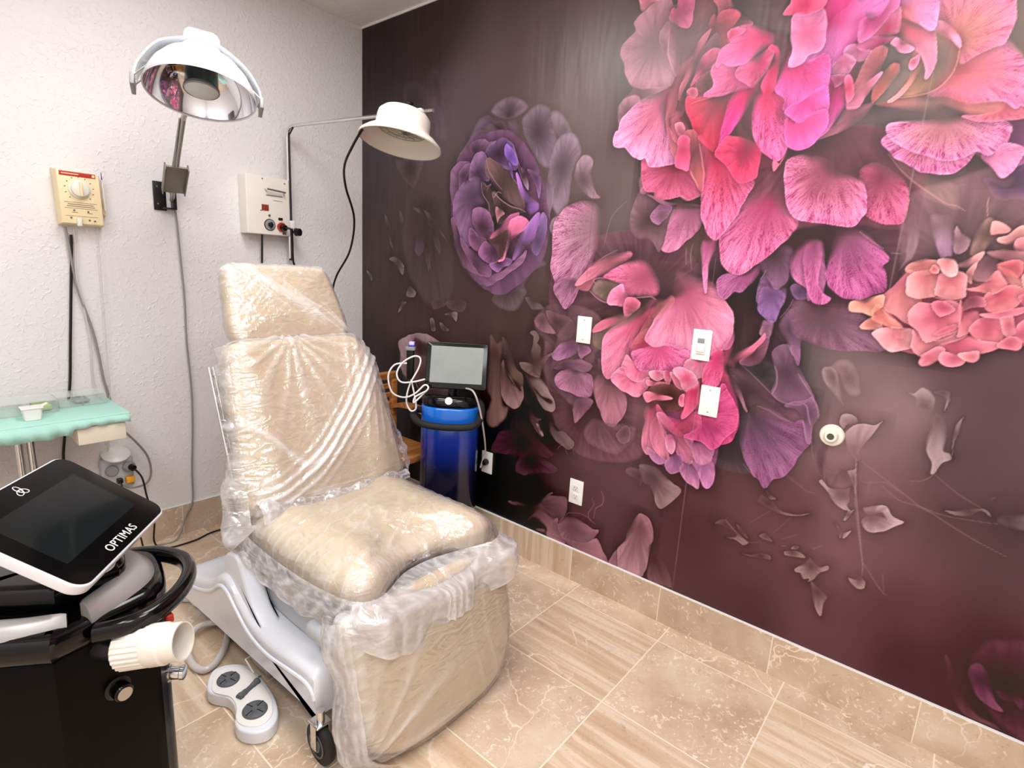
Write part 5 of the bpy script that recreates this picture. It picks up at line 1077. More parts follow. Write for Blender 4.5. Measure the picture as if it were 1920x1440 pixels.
# --- clear film drawn over each pad
def film_sheet(name, outline, t, re, bulge, place, fold, parent, grow=.012, shape=None, n=260, nin=64, m='film', back=True):
    """film bag: the pad's own shape, a little larger, thrown into folds; fold(x, y) -> (height, crease 0..1)"""
    O = resample(outline, n); cen = sum(O, Vector((0, 0))) / n
    sg = 1 if sum(O[i].x * O[(i + 1) % n].y - O[(i + 1) % n].x * O[i].y for i in range(n)) > 0 else -1
    nor = []
    for i in range(n):
        d = (O[(i + 3) % n] - O[i - 3]).normalized(); nor.append(Vector((d.y, -d.x)) * sg)
    rings = []
    for k in range(2): rings.append((1, re * .9, -.004 - .0 * k, 0, 0))
    for k in range(5):
        a = -PI / 2 + PI / 2 * k / 4; rings.append((1, re * (1 - math.cos(a)), re + re * math.sin(a), 0, math.cos(a)))
    for k in range(1, 4): rings.append((1, 0, re + (t - 2 * re) * k / 4, 0, 1))
    for k in range(9):
        a = PI / 2 * k / 8; rings.append((1, re * (1 - math.cos(a)), t - re + re * math.sin(a), 0, math.cos(a)))
    for k in range(nin - 1, -1, -1): rings.append((k / nin + .003, re, t, 1, 0))
    V = []; F = []; CR = []
    for sc, ins, z, fr, side in rings:
        for i in range(n):
            q = cen + (O[i] - nor[i] * ins - cen) * sc
            zz = z + (bulge * (1 - sc ** 2.2) if fr else 0); p = Vector((q.x, q.y, zz))
            if shape: p = shape(p, sc if fr else 1.0, fr or z > t * .5)
            h, c = fold(q.x, q.y, i, fr, sc)
            up = max(0, 1 - side)
            p.z += (grow * .45 + h) * (up if z > t * .4 else 0)
            g = (grow + h * 1.3 + .004 * fbm(i * .11, z * 30, 3)) * side
            p.x += nor[i].x * g; p.y += nor[i].y * g
            V.append(place(p)); CR.append(c)
    R = len(rings)
    for r in range(R - 1):
        for i in range(n): F.append((r * n + i, r * n + (i + 1) % n, (r + 1) * n + (i + 1) % n, (r + 1) * n + i))
    F.append(tuple((R - 1) * n + k for k in range(n)))
    o = obj(name, V, F, M[m], parent, sharp=180)
    a = o.data.attributes.new('crease', 'FLOAT', 'POINT'); a.data.foreach_set('value', CR)
    return tag(o, 'clear plastic film')
def clampc(x): return max(0., min(1., x))
def fold_head(x, y, i, fr, sc):
    r = ridge(x * 14 + y * 8, y * 22 - x * 5, 1.3); r2 = ridge((x + y) * 4, (x - y) * 30, 4)
    diag = ridge((x + y * .9) * 26, (x - y) * 2.4, 8) * math.exp(-((x * .62 + y - .17) / .05) ** 2)
    tl = math.exp(-((x + .12) ** 2 + (y - .27) ** 2) / .006)
    h = .0012 * r + .0010 * r2 + .003 * diag + .003 * fbm(x * 9, y * 9, 2)
    return h, clampc(.22 * r ** 2 + .8 * diag + .8 * tl * ridge(x * 20, y * 8, 5) + .45 * math.exp(-((y - .295) / .015) ** 2))
def fold_back(x, y, i, fr, sc):
    # pleats fan out from the gathered point under the headrest, a swag runs from the right shoulder to the lower left
    dx, dy = x + .045, y - (bL + .015); d = math.hypot(dx, dy); a = math.atan2(dx, -dy)
    fan = (.5 + .5 * math.cos(a * 19 + 2.2 * fbm(a * 3, d * 3, 1))) ** 3 * math.exp(-d / .19) * clampc(d / .02)
    swag_y = .06 + 1.35 * (x + .30) ** 2 * 1.0
    dd = (y - swag_y) / (1 + 1.6 * abs(x + .30)); band = math.exp(-(dd / .052) ** 2) if x > -.31 else 0
    sw = (.5 + .5 * math.cos(dd * 210 + 3 * fbm(x * 5, y * 2, 7))) ** 2 * band
    y2 = .33 - .42 * (x + .29) - .1 * math.exp(-((x + .1) / .1) ** 2); b2 = math.exp(-((y - y2) / .016) ** 2) * (1 if x < -.03 else math.exp(-((x + .03) / .06) ** 2))
    bot = math.exp(-((y - .02) / .04) ** 2) * ridge(x * 6, y * 60, 3)
    side = (.5 + .5 * math.cos((x * 1.0 - y * .22) * 150 + 3 * fbm(x * 3, y * 3, 9))) ** 3 * clampc((x - .10) / .1) * clampc((y - .12) / .1) * .6
    r = ridge(x * 17, y * 17, 2.2); ctr = math.exp(-((x + .02) ** 2 + (y - .33) ** 2) / .012)
    h = .012 * fan + .011 * sw + .006 * b2 + .006 * bot + .006 * side + .0012 * r + .003 * fbm(x * 7, y * 7, 2) + .006 * band
    return h, clampc(.75 * fan + .80 * sw + .25 * band + .7 * b2 + .55 * bot + .55 * side + .16 * r ** 2 + .35 * ctr * ridge(x * 34, y * 34, 6) + .35 * math.exp(-((y - bL) / .012) ** 2))
def fold_seat(x, y, i, fr, sc):
    r = ridge(x * 7 + y * 3, y * 19 - x * 8, 5); r2 = ridge(x * 22, y * 9, 8); ce = math.exp(-((x + .10) ** 2 / .03 + (y + .05) ** 2 / .05))
    edge = clampc((sc - .85) / .15) if fr else 1
    h = .0035 * r * (1 + ce) + .0016 * r2 + .004 * fbm(x * 6, y * 6, 3)
    return h, clampc(.30 * r * ce + .10 * r + .18 * r2 * ce + .35 * edge * ridge(i * .21, sc * 3, 2))
def fold_leg(x, y, i, fr, sc):
    # pulled to the lower left, gathered along both sides
    dx, dy = x + .33, y - .02; d = math.hypot(dx, dy); a = math.atan2(dy, dx)
    fan = (.5 + .5 * math.cos(a * 15 + 2.5 * fbm(a * 2, d * 2, 4))) ** 4 * math.exp(-((d - .16) / .20) ** 2) * clampc(1.4 - a * .9) * .8
    vert = (.5 + .5 * math.cos((x + .05 * math.sin(y * 6)) * 85 + 3 * fbm(x * 2, y, 6))) ** 9 * clampc((x + .02) / .15) * .6
    left = math.exp(-((x + .30) / .035) ** 2) * (.4 + .6 * ridge(x * 10, y * 24, 2)); top = math.exp(-((y - lL + .02) / .05) ** 2) * ridge(x * 18, y * 30, 5)
    h = .009 * fan + .004 * vert + .008 * left + .006 * top + .003 * fbm(x * 6, y * 6, 9) + .0012 * ridge(x * 14, y * 14, 3)
    return h, clampc(.55 * fan + .30 * vert + .55 * left + .6 * top + .07 * ridge(x * 14, y * 14, 3))
film_sheet('plastic_cover', head_out, .085, .034, .016, put(hb, hR), fold_head, chair, grow=.007)
film_sheet('plastic_cover', back_out, .095, .035, .018, put(bb, bR), fold_back, chair, grow=.010, shape=back_shape)
film_sheet('plastic_cover', seat_out, .105, .045, .030, put(sb, sR), fold_seat, chair, grow=.008, shape=seat_shape)
film_sheet('plastic_cover', leg_out, .085, .036, .022, put(lb, lR), fold_leg, chair, grow=.010)

def ribbon(name, rows, m, parent, crease, sharp=180):
    """loose film built from rows of points (each row the same length)"""
    nr, nc = len(rows), len(rows[0]); V = [p for r in rows for p in r]; F = []
    for i in range(nr - 1):
        for j in range(nc - 1): F.append((i * nc + j, i * nc + j + 1, (i + 1) * nc + j + 1, (i + 1) * nc + j))
    o = obj(name, V, F, M[m], parent, sharp=sharp)
    a = o.data.attributes.new('crease', 'FLOAT', 'POINT'); a.data.foreach_set('value', [crease(i / (nr - 1), j / (nc - 1)) for i in range(nr) for j in range(nc)])
    return tag(o, 'loose clear plastic film')
# skirt of the seat bag: sags over the seat's front and near side, its hem rides over the leg rest
def skirt():
    path = spline([Vector(p) for p in [(-1.262, -1.075, .50), (-1.270, -1.25, .495), (-1.272, -1.45, .495), (-1.262, -1.63, .50), (-1.225, -1.735, .495), (-1.15, -1.735, .478), (-1.02, -1.665, .462), (-.90, -1.655, .460), (-.78, -1.690, .465), (-.69, -1.752, .49), (-.625, -1.70, .495), (-.605, -1.58, .50), (-.603, -1.42, .50)]], 26)
    n = len(path); rows = []
    for i in range(19):
        u = i / 18; row = []
        for j, p in enumerate(path):
            s = j / (n - 1); a = path[max(0, j - 4)]; b = path[min(n - 1, j + 4)]; d = (b - a).normalized(); o = Vector((d.y, -d.x, 0))
            if (p + o * .1 - Vector((-.94, -1.4, .5))).length < (p - o * .1 - Vector((-.94, -1.4, .5))).length: o = -o
            front = clampc((s - .31) / .06) * clampc((.84 - s) / .08); side = math.exp(-((s - .18) / .16) ** 2)
            drop = .085 + .012 * front + .03 * fbm(s * 9, 2, 1) + .028 * math.exp(-((s - .42) / .05) ** 2) - .03 * clampc((s - .85) / .15)
            pl = math.sin(s * 120 + 4 * fbm(s * 8, u * 2, 1)) * .004 * u + .006 * fbm(s * 14, u * 3, 3) * u
            out = .012 + .016 * math.sin(u * PI * .62) + .030 * front * u + pl + .012 * side * u
            k = clampc(u / .55); k = k * k * (3 - 2 * k); need = max(0, p.y + 1.832 + .012 * fbm(s * 12, 3, 3)); out = out * (1 - front) + front * (.010 + need * k + pl * .8)
            dz = drop * u if front < .01 else drop * ((1 - front) * u + front * (.22 * clampc(u / .5) + 1.05 * clampc((u - .45) / .55)))
            row.append(p + o * out + Vector((0, 0, -dz + .006 * fbm(s * 16, u * 3, 9) * u)))
        rows.append(row)
    ribbon('plastic_skirt', rows, 'film_loose', chair, lambda u, s: clampc(.10 + .22 * math.exp(-((s - .58) / .22) ** 2) + .50 * (.5 + .5 * math.sin(s * 170 + u * 5 + 5 * fbm(s * 9, u, 2))) ** 4 * (.3 + .7 * u) + .5 * ridge(s * 40, u * 5, 3) + .5 * math.exp(-((u - 1) / .06) ** 2)))
skirt()
# slack pocket of the backrest bag hanging at its lower left corner and flaring past its right edge
def pocket(name, fn, nu, nv, cr, m='film_loose'):
    ribbon(name, [[fn(i / nu, j / nv) for j in range(nv + 1)] for i in range(nu + 1)], m, chair, cr)
def flap_left(u, v):
    # u down the left edge, v front -> out -> back
    y = bL * (.98 - 1.00 * u); bw = .292 + .046 * u; w = .022 + .020 * math.sin(u * 9) * .5 + .050 * math.exp(-((u - 1.0) / .22) ** 2) + .018 * math.exp(-((u - .72) / .1) ** 2)
    a = PI * v; x = -bw * (.97 if u < .1 else 1) - math.sin(a) * (w + .004 * math.sin(u * 40 + v * 4) + .006 * fbm(u * 8, v * 3, 3) + .004 * ridge(u * 22, v * 2, 1)) + .02 * (u > .985)
    z = .10 - .085 * v + .01 * math.cos(a) + .008 * fbm(u * 17, v * 5, 8)
    return bb + bR @ Vector((x, y - .05 * math.exp(-((u - 1) / .15) ** 2) * math.sin(a), z))
pocket('plastic_flap', flap_left, 110, 22, lambda u, v: clampc(.05 + .55 * ridge(u * 14, v * 3, 2) * (.35 + .65 * u ** 2) + .35 * math.exp(-((u - 1) / .08) ** 2)))
def flap_right(u, v):
    y = bL * (.80 - .80 * u); bw = .304 + .034 * u; w = .006 + .052 * math.exp(-((u - .78) / .26) ** 2)
    a = PI * v; x = bw + math.sin(a) * (w + .005 * math.sin(u * 50 + v * 3) + .007 * fbm(u * 12, v * 4, 5)); z = .11 - .095 * v + .008 * fbm(u * 15, v * 5, 1)
    return bb + bR @ Vector((x, y, z))
pocket('plastic_flap', flap_right, 90, 20, lambda u, v: clampc(.04 + .5 * ridge(u * 12, v * 4, 6) * (.4 + .6 * u)))
def bunch(u, v):
    # gathered film in the fold between backrest and seat, heaviest at the left
    x = -.315 + .64 * u; amp = .026 + .020 * math.exp(-((u - .02) / .16) ** 2) + .006 * math.sin(u * 31)
    a = -.5 + 2.6 * v; y = .005 + .030 * math.exp(-((u) / .2) ** 2) * .3 + amp * math.sin(a) * 1.1 + .007 * fbm(u * 22, v * 4, 3)
    z = .115 + amp * math.cos(a) * .8 + .008 * fbm(u * 30, v * 5, 8) + .012 * math.exp(-(u / .15) ** 2)
    return bb + bR @ Vector((x, y, z))
pocket('plastic_roll', bunch, 150, 18, lambda u, v: clampc(.15 + .6 * ridge(u * 24, v * 3, 2) + .3 * math.exp(-(u / .12) ** 2)))
def leg_flap(u, v):
    # bag edge standing off the left side of the leg rest
    y = lL * (1.02 - 1.06 * u); w = .026 + .020 * math.sin(u * 7 + .5) ** 2 + .030 * math.exp(-((u - .9) / .2) ** 2); a = PI * v
    x = -.318 + .10 * clampc((u - .8) / .2) ** 1.6 - math.sin(a) * (w + .008 * fbm(u * 5, v * 3, 1) + .004 * ridge(u * 3, v * 16, 4)); z = .098 - .12 * v + .008 * fbm(u * 14, v * 6, 4)
    return lb + lR @ Vector((x, y, z))
pocket('plastic_flap', leg_flap, 100, 22, lambda u, v: clampc(.05 + .6 * ridge(u * 3, v * 15, 7) + .2 * math.exp(-((v - .5) / .2) ** 2)))

# --- steel frame, base and wheels
fr = MB()
fr.box((-1.255, -1.34, .405), (.012, .60, .045), bevel=.002); fr.box((-.625, -1.34, .405), (.012, .60, .045), bevel=.002)
fr.box((-.94, -1.62, .40), (.62, .03, .04), bevel=.003); fr.box((-.94, -1.08, .40), (.62, .03, .04), bevel=.003); fr.box((-.94, -1.35, .395), (.60, .56, .03), bevel=.004)
fr.build('seat_frame', M['framegrey'], chair)
bk = MB(); bk.box((-1.262, -1.10, .405), (.010, .19, .030), bevel=.002)
for y in (-1.16, -1.12, -1.05): bk.cyl((-1.266, y, .405), (-1.275, y, .405), .006, n=12)
bk.build('hinge_plate', M['brushed'], chair)
MB().box((-1.262, -1.62, .345), (.06, .14, .055), bevel=.022).build('arm_stub', M['moulded_grey'], chair)
lift = MB(); lift.box((-.94, -1.33, .30), (.50, .40, .15), bevel=.01); lift.box((-1.225, -1.38, .315), (.02, .44, .13), bevel=.004); lift.build('lift_housing', M['moulded_grey'], chair)
rl = MB()
for dx in (0, .014):
    rl.tube([bb + bR @ Vector((-bw - .020 - dx, y, .045)) for y in (.17, .56)], .005, 10)
for y in (.20, .37, .53): rl.tube([bb + bR @ Vector((-bw + .01, y, .045)), bb + bR @ Vector((-bw - .034, y, .045))], .005, 8)
rl.build('side_rail', M['chrome'], chair)
hp = MB()
for x in (-.98, -.87): hp.tube([Vector((x, -.755, 1.00)), Vector((x, -.735, 1.20))], .008, 8)
hp.build('headrest_post', M['chrome'], chair)
bp_ = MB(); bp_.box(bb + bR @ Vector((0, .32, -.010)), (.50, .46, .016), bR, bevel=.006); bp_.build('back_panel', M['moulded_grey'], chair)
# moulded base: side profile (y, z), lofted across x, shoulder steps in near the top
def base_shell():
    prof = [(-.66, .060), (-.655, .150), (-.70, .185), (-.84, .215), (-.96, .262), (-1.04, .318), (-1.10, .325), (-1.17, .285), (-1.26, .240), (-1.38, .228), (-1.52, .250), (-1.62, .262), (-1.660, .230), (-1.668, .130)]
    pr = spline([Vector((0, a, b)) for a, b in prof], 6)
    bm = MB(); xs_ = [(-1.318, 0.0), (-1.322, .012), (-1.318, .030), (-1.300, .040), (-.60, .040), (-.570, .028), (-.562, .012), (-.565, 0)]
    V = []; F = []; m = len(pr)
    for x, up in xs_:
        for p in pr:
            zz = p.z - .040 + up if p.z > .14 else p.z
            V.append(Vector((x, p.y, zz)))
    for i in range(len(xs_) - 1):
        for j in range(m - 1): F.append((i * m + j, i * m + j + 1, (i + 1) * m + j + 1, (i + 1) * m + j))
    F.append(tuple(range(m))); F.append(tuple((len(xs_) - 1) * m + k for k in range(m)))
    F.append(tuple(i * m for i in range(len(xs_)))); F.append(tuple(i * m + m - 1 for i in range(len(xs_))))
    bm.add(V, F); bm.build('base', M['moulded'], chair, sharp=50)
    # raised rib along the near side
    rib = [Vector((-1.322, p.y, p.z - .046)) for p in pr[10:-6]]
    MB().tube(rib, .007, 8).build('base_rib', M['moulded'], chair)
    # tall shroud round the lift column
    tower = spline([Vector((0, a, b)) for a, b in [(-1.05, .26), (-1.045, .36), (-1.075, .405), (-1.15, .415), (-1.19, .36), (-1.25, .27), (-1.32, .22), (-1.2, .20)]], 6)
    MB().prism([(p.y, p.z) for p in tower], -1.305, -1.240, M=basis((0, 1, 0), (0, 0, 1), (1, 0, 0)), bevel=.012).build('shroud', M['moulded'], chair)
    MB().box((-1.272, -1.11, .411), (.03, .045, .012)).build('slot', M['black'], chair)
base_shell()
def caster(x, y, big=True):
    r = .060
    w = MB(); w.lathe([(0, -.013), (r * .7, -.013), (r, -.010), (r + .002, 0), (r, .010), (r * .7, .013), (0, .013)], (x, y, r + .002), (1, 0, 0), 32); wo = w.build('wheel', M['rubber'], chair)
    h = MB(); h.lathe([(r * .62, -.0145), (r * .62, -.016), (r * .52, -.016), (r * .52, -.0145)], (x, y, r + .002), (1, 0, 0), 32); h.lathe([(0, -.018), (r * .32, -.018), (r * .32, -.013)], (x, y, r + .002), (1, 0, 0), 24); h.build('hub', M['darkgrey'], wo)
    k = MB(); k.box((x - .021, y + .004, .092), (.005, .026, .080), bevel=.002); k.box((x + .021, y + .004, .092), (.005, .026, .080), bevel=.002); k.box((x, y + .004, .132), (.047, .050, .006), bevel=.002); k.cyl((x, y, .132), (x, y, .17), .012); k.build('fork', M['chrome'], wo)
caster(-1.322, -1.690); caster(-.62, -1.60)
for x in (-1.262, -.66):
    MB().lathe([(0, 0), (.034, 0), (.036, .012), (.014, .024), (.014, .06), (0, .06)], (x, -.735, 0)).build('levelling_foot', M['moulded_grey'], chair)
    MB().lathe([(0, .045), (.050, .045), (.056, .06), (.056, .120), (.050, .140), (0, .140)], (x, -.735, 0)).build('foot_cap', M['moulded_grey'], chair)

# ================================================================== foot control with cable
fc = thing('foot_control', (-1.40, -1.36, 0), 'white foot control with two round grey pads on the floor beside the chair base', 'foot control')
px = [(388, 1290), (391, 1270), (402, 1254), (424, 1246), (450, 1244), (470, 1250), (486, 1264), (500, 1281), (512, 1300), (520, 1320), (521, 1342), (511, 1360), (494, 1371), (470, 1374), (449, 1368), (440, 1354), (442, 1336), (438, 1320), (426, 1307), (408, 1303), (394, 1299)]
O = [at(x, y, 2, .045) for x, y in px]; O = [(p.x, p.y) for p in O]
O = [(p.x, p.y) for p in spline([Vector((a, b, 0)) for a, b in O], 5, True)]
MB().prism(O, 0.001, .045, bevel=.007).build('body', M['moulded'], fc)
cen = Vector((sum(p[0] for p in O) / len(O), sum(p[1] for p in O) / len(O), 0))
O2 = [(cen.x + (p[0] - cen.x) * .86, cen.y + (p[1] - cen.y) * .86) for p in O]
MB().prism(O2, .044, .049, bevel=.002).build('top_plate', M['case_white'], fc)
axd = (at(478, 1330, 2, .05) - at(428, 1273, 2, .05)).normalized()
for nm, (x, y), r in (('pad', (428, 1274), .034), ('pad', (478, 1331), .036)):
    p = at(x, y, 2, .050); mb = MB(); mb.lathe([(r + .002, -.002), (r + .002, .001), (r, .004), (r * .8, .0075), (r * .45, .0065), (0, .0045)], p, (0, 0, 1), 40, sx=.95)
    for k in range(4):
        a = math.atan2(axd.y, axd.x) + PI / 4 + k * PI / 2; q = p + Vector((math.cos(a), math.sin(a), 0)) * r * .62; mb.box(q + Vector((0, 0, .0068)), (r * .5, .004, .003), Matrix.Rotation(a, 3, 'Z'), bevel=.001)
    po = mb.build(nm, M['darkgrey'], fc)
    g = MB()
    for k in range(4):
        a = math.atan2(axd.y, axd.x) + k * PI / 2 + .3; q = p + Vector((math.cos(a), math.sin(a), 0)) * r * .60; g.box(q + Vector((0, 0, .0072)), (r * .62, .0022, .002), Matrix.Rotation(a, 3, 'Z'))
    g.build('groove', M['black'], po)
a = at(447, 1309, 2, .052); b = at(484, 1276, 2, .052); d = (b - a).normalized()
MB().tube(spline([a, a + d * .012, (a + b) / 2, b - d * .012, b], 5), [.011] * 3 + [.012] * 3 + [.010] * 3 + [.008] * 4 + [.010] * 3 + [.012] * 3 + [.011] * 2, 12).build('rocker', M['darkgrey'], fc)
wh = [at(q[0], q[1], 2, z) for q, z in (((476, 1262), .05), ((460, 1236), .085), ((483, 1222), .085), ((504, 1248), .05))]
MB().tube([wh[0], wh[1], wh[2], wh[3]], .0028, 8).build('wire_bail', M['case_white'], fc)
u_ = (at(500, 1283, 2, .05) - at(482, 1262, 2, .05)).normalized(); w_ = Vector((0, 0, 1)).cross(u_)
lg = MB(); c0 = at(491, 1273, 2, .0505)
for k in range(3): lg.box(c0 - u_ * (.018 - .003 * k), (.0016, .010, .001), basis(u_, w_, (0, 0, 1)))
lg.build('logo', M['darkgrey'], fc)
hose_px = [(330, 1122), (362, 1124), (392, 1128), (415, 1145), (427, 1172), (424, 1205), (406, 1240), (382, 1256), (360, 1243), (352, 1212), (364, 1182), (392, 1168), (424, 1168), (446, 1180), (463, 1205), (482, 1238), (505, 1262)]
hs = [at(x, y, 2, .016 + (.018 if 9 < i < 13 else 0)) for i, (x, y) in enumerate(hose_px)]
MB().tube(spline(hs, 8), .0125, 12).build('hose', M['hose'], fc)

# ================================================================== back wall: reflector examination lamp
lamp = thing('wall_lamp', (-1.055, 0, 1.66), 'polished reflector examination lamp on a jointed arm from the white wall', 'lamp')
mp = MB(); mp.box((-1.082, -.006, 1.655), (.050, .012, .125), bevel=.003); mp.box((-1.034, -.030, 1.650), (.006, .060, .105), bevel=.002); mp.box((-1.058, -.030, 1.602), (.05, .06, .006), bevel=.002)
mpo = mp.build('mounting_plate', M['black'], lamp)
for z in (1.62, 1.695): MB().cyl((-1.093, -.011, z), (-1.093, -.015, z), .004, n=10).build('screw', M['chrome'], mpo)
A0 = Vector((-1.045, -.045, 1.635)); A1 = at(344, 222, 1, -.47)
dA = (A1 - A0).normalized(); sA = dA.cross(Vector((0, 0, 1))).normalized(); nA = sA.cross(dA)
K0 = A0 + dA * .06; K1 = A0 + dA * .22
bx = MB(); RA = basis(sA, dA, nA)
bx.box((K0 + K1) / 2 + dA * .01, (.084, .170, .008), RA, bevel=.002); bx.box((K0 + K1) / 2 + sA * .042 + dA * .01, (.005, .170, .036), RA, bevel=.002); bx.box((K0 + K1) / 2 - sA * .042 + dA * .01, (.005, .170, .036), RA, bevel=.002)
bx.build('spring_box', M['brushed'], lamp)
MB().tube([A0, A0 + dA * .05 + nA * .012, A1], .0095, 14).build('arm', M['steel'], lamp)
MB().tube([A0 + sA * .016 + dA * .06, A1 + sA * .012], .004, 8).build('spring_rod', M['steel'], lamp)
# dish
Dc = at(378, 178, 1, -.72); view = (Dc - CAM).normalized()
ex = (RX * math.cos(math.radians(13)) - RU * math.sin(math.radians(13))); ex = (ex - view * ex.dot(view)).normalized()
ey = view.cross(ex).normalized();  ey = ey if ey.dot(RU) > 0 else -ey
nD = (-view * .47 - ey * .883).normalized()      # opening faces down and towards the photographer
depthD = (Dc - CAM).dot(RF); RD = 93.0 / FPX * depthD
up_ = -nD
prof_out = [(RD, 0), (RD * 1.01, .004), (RD * .97, .030), (RD * .86, .070), (RD * .68, .108), (RD * .44, .132), (0, .142)]
prof_in = [(RD, .002), (RD * .955, .030), (RD * .84, .066), (RD * .66, .102), (RD * .42, .124), (0, .133)]
MB().lathe(prof_out, Dc, up_, 72, xdir=ex).build('reflector_shell', M['lamp_white'], lamp, sharp=60)
MB().lathe(prof_in, Dc, up_, 72, xdir=ex).build('reflector', M['mirror'], lamp, sharp=60)
MB().lathe([(RD * 1.012, -.003), (RD * 1.02, .002), (RD * 1.0, .006), (RD * .985, 0), (RD * 1.012, -.003)], Dc, up_, 72, xdir=ex).build('rim', M['lamp_white'], lamp)
bh = MB(); bh.lathe([(0, .13), (.048, .13), (.052, .06), (.052, .022), (.050, .018)], Dc, up_, 36); bh.build('bulb_housing', M['teal'], lamp)
bl_ = MB(); bl_.lathe([(.050, .030), (.056, .024), (.057, .016), (.054, .012)], Dc, up_, 36); bl_.build('housing_ring', M['grey'], lamp)
bl_ = MB(); bl_.lathe([(.053, .014), (.045, .008), (0, .004)], Dc, up_, 36); bl_.build('frosted_lens', M['bulb_glass'], lamp)
# yoke with its two grips, and the cap on top
ez = (up_ - ex * up_.dot(ex)).normalized(); ey2 = ez.cross(ex)
yk = spline([Dc + ex * (-RD * 1.12) + ez * .0, Dc + ex * (-RD * 1.04) + ez * .05, Dc + ex * (-RD * .74) + ez * .125, Dc + ex * (-RD * .3) + ez * .160, Dc + ez * .166, Dc + ex * RD * .34 + ez * .160, Dc + ex * RD * .78 + ez * .110, Dc + ex * RD * 1.02 + ez * .050, Dc + ex * RD * 1.07 + ez * (.018)], 8)
V = []; F = []
for i, p in enumerate(yk):
    t = i / (len(yk) - 1); w = .036 + .016 * math.sin(t * PI); d = (yk[min(i + 1, len(yk) - 1)] - yk[max(i - 1, 0)]).normalized(); o_ = ey2
    nn = d.cross(o_).normalized()
    V += [p + o_ * w + nn * .003, p - o_ * w + nn * .003, p - o_ * w - nn * .003, p + o_ * w - nn * .003]
for i in range(len(yk) - 1):
    for k in range(4): F.append((i * 4 + k, i * 4 + (k + 1) % 4, i * 4 + 4 + (k + 1) % 4, i * 4 + 4 + k))
F += [(0, 1, 2, 3), tuple(len(V) - 4 + k for k in range(4))]
obj('yoke', V, F, M['lamp_white'], lamp)
for sgn, tilt in ((-1, .0), (1, .0)):
    e = yk[0] if sgn < 0 else yk[-1]; RY = basis(ex, ey2, ez)
    MB().box(e + ex * sgn * .004 - ez * .014 , (.013, .075, .040), RY, bevel=.003).build('grip', M['grey'], lamp)
    for q in (1, -1): MB().tube([e + ey2 * .03 * q, Dc + ex * sgn * RD * .9 + ey2 * .03 * q + ez * .045], .003, 6).build('grip_bracket', M['steel'], lamp)
MB().prism(rrect(.13, .10, .03), .128, .215, M=basis(ex, ey2, ez), c=Dc, bevel=.018, top_scale=.82).build('lamp_head_cover', M['lamp_white'], lamp)
MB().tube(spline([A1, A1 + dA * .07, A1 + Vector((0, .02, .20)), Dc + ez * .20 + Vector((0, .10, .02)), Dc + ez * .185], 5), .010, 10).build('neck', M['steel'], lamp)
# its grey cord drops from the bracket to the floor
pts = [(322, 340), (326, 372), (332, 420), (338, 480), (346, 560), (350, 640), (359, 730), (361, 800), (360, 880), (361, 940), (352, 985)]
cp = [at(x, y, 1, -.016) for x, y in pts[:-1]] + [Vector((-1.08, -.03, .10)), Vector((-1.14, -.07, .010)), Vector((-1.24, -.06, .006)), Vector((-1.36, -.10, .006))]
MB().tube(spline(cp, 6), .0042, 8).build('lamp_cord', M['cordgrey'], lamp)

# ================================================================== cream electrosurgical box
es = thing('electrosurgical_unit', (-1.40, 0, 1.49), 'cream box with a red stripe and a big round dial on the white wall', 'medical device')
Mw = basis((1, 0, 0), (0, 0, 1), (0, -1, 0))      # local x along wall, y up, z out of the wall
cx_, cz_ = -1.400, 1.607; W_, H_, D_ = .150, .225, .062
out = [(-W_ / 2, H_ / 2 - .006), (W_ / 2, H_ / 2 - .014), (W_ / 2 + .004, -H_ / 2), (-W_ / 2 + .004, -H_ / 2)]
MB().prism([(a * 1.0, b) for a, b in out][::-1], 0, D_, M=Mw, c=(cx_ + .012, -.001, cz_), bevel=.006, top_scale=.93).build('case', M['cream'], es)
def onface(x, y, z=0): return Vector((cx_ + .012, -.001, cz_)) + Mw @ Vector((x, y, D_ + z))
MB().box(onface(-.002, H_ / 2 - .026, .0006), (.118, .0012, .017), bevel=.0004).build('red_stripe', M['red'], es)
MB().box(onface(.050, H_ / 2 - .026, .0014), (.009, .0008, .010), bevel=.0003).build('shield_mark', M['cream'], es)
g = MB(); g.box(onface(-.026, H_ / 2 - .026, .0014), (.055, .0008, .0030)); g.build('stripe_print', M['cream'], es)
dc = onface(.000, .030)
dl = MB(); dl.lathe([(.036, 0), (.036, .006), (.030, .009), (.029, .020), (.025, .023), (0, .024)], dc, (0, -1, 0), 44); dlo = dl.build('dial', M['ivory'], es)
MB().box(dc + Vector((0, -.027, 0)), (.009, .012, .056), bevel=.002).build('dial_pointer', M['cream'], dlo)
tk = MB()
for k in range(11):
    a = math.radians(225 - 27 * k); tk.box(dc + Vector((math.cos(a) * .047, -.0006, math.sin(a) * .047)), (.003, .0012, .005), Matrix.Rotation(-a + PI / 2, 3, 'Y'))
for k, w in enumerate((.108, .085, .092, .108)): tk.box(onface(.0, -.022 - k * .0075, .0006), (w, .0012, .0011 if k in (0, 3) else .0022))
tk.box(onface(.0, -.075, .0006), (.108, .0012, .0008))
for x, w in ((-.022, .02), (.028, .018)): tk.box(onface(x, -.061, .0006), (w, .0012, .0015))
tko = tk.build('panel_print', M['print'], es)
for x, y in ((-.024, -.053), (.022, -.055), (-.036, -.083), (.024, -.088), (.042, -.090)): MB().cyl(onface(x, y), onface(x, y, .003), .0032, n=14).build('socket', M['darkgrey'], es)
MB().box(onface(-.012, -.098, .008), (.016, .018, .034), bevel=.004).build('plug', M['ivory'], es)
ph = thing('electrode_pen', (-1.305, -.02, 1.52), 'slim white electrode pen clipped beside the cream box', 'medical pen')
MB().box((-1.300, -.014, 1.575), (.012, .026, .060), bevel=.004).build('pen_holder', M['cream'], ph)
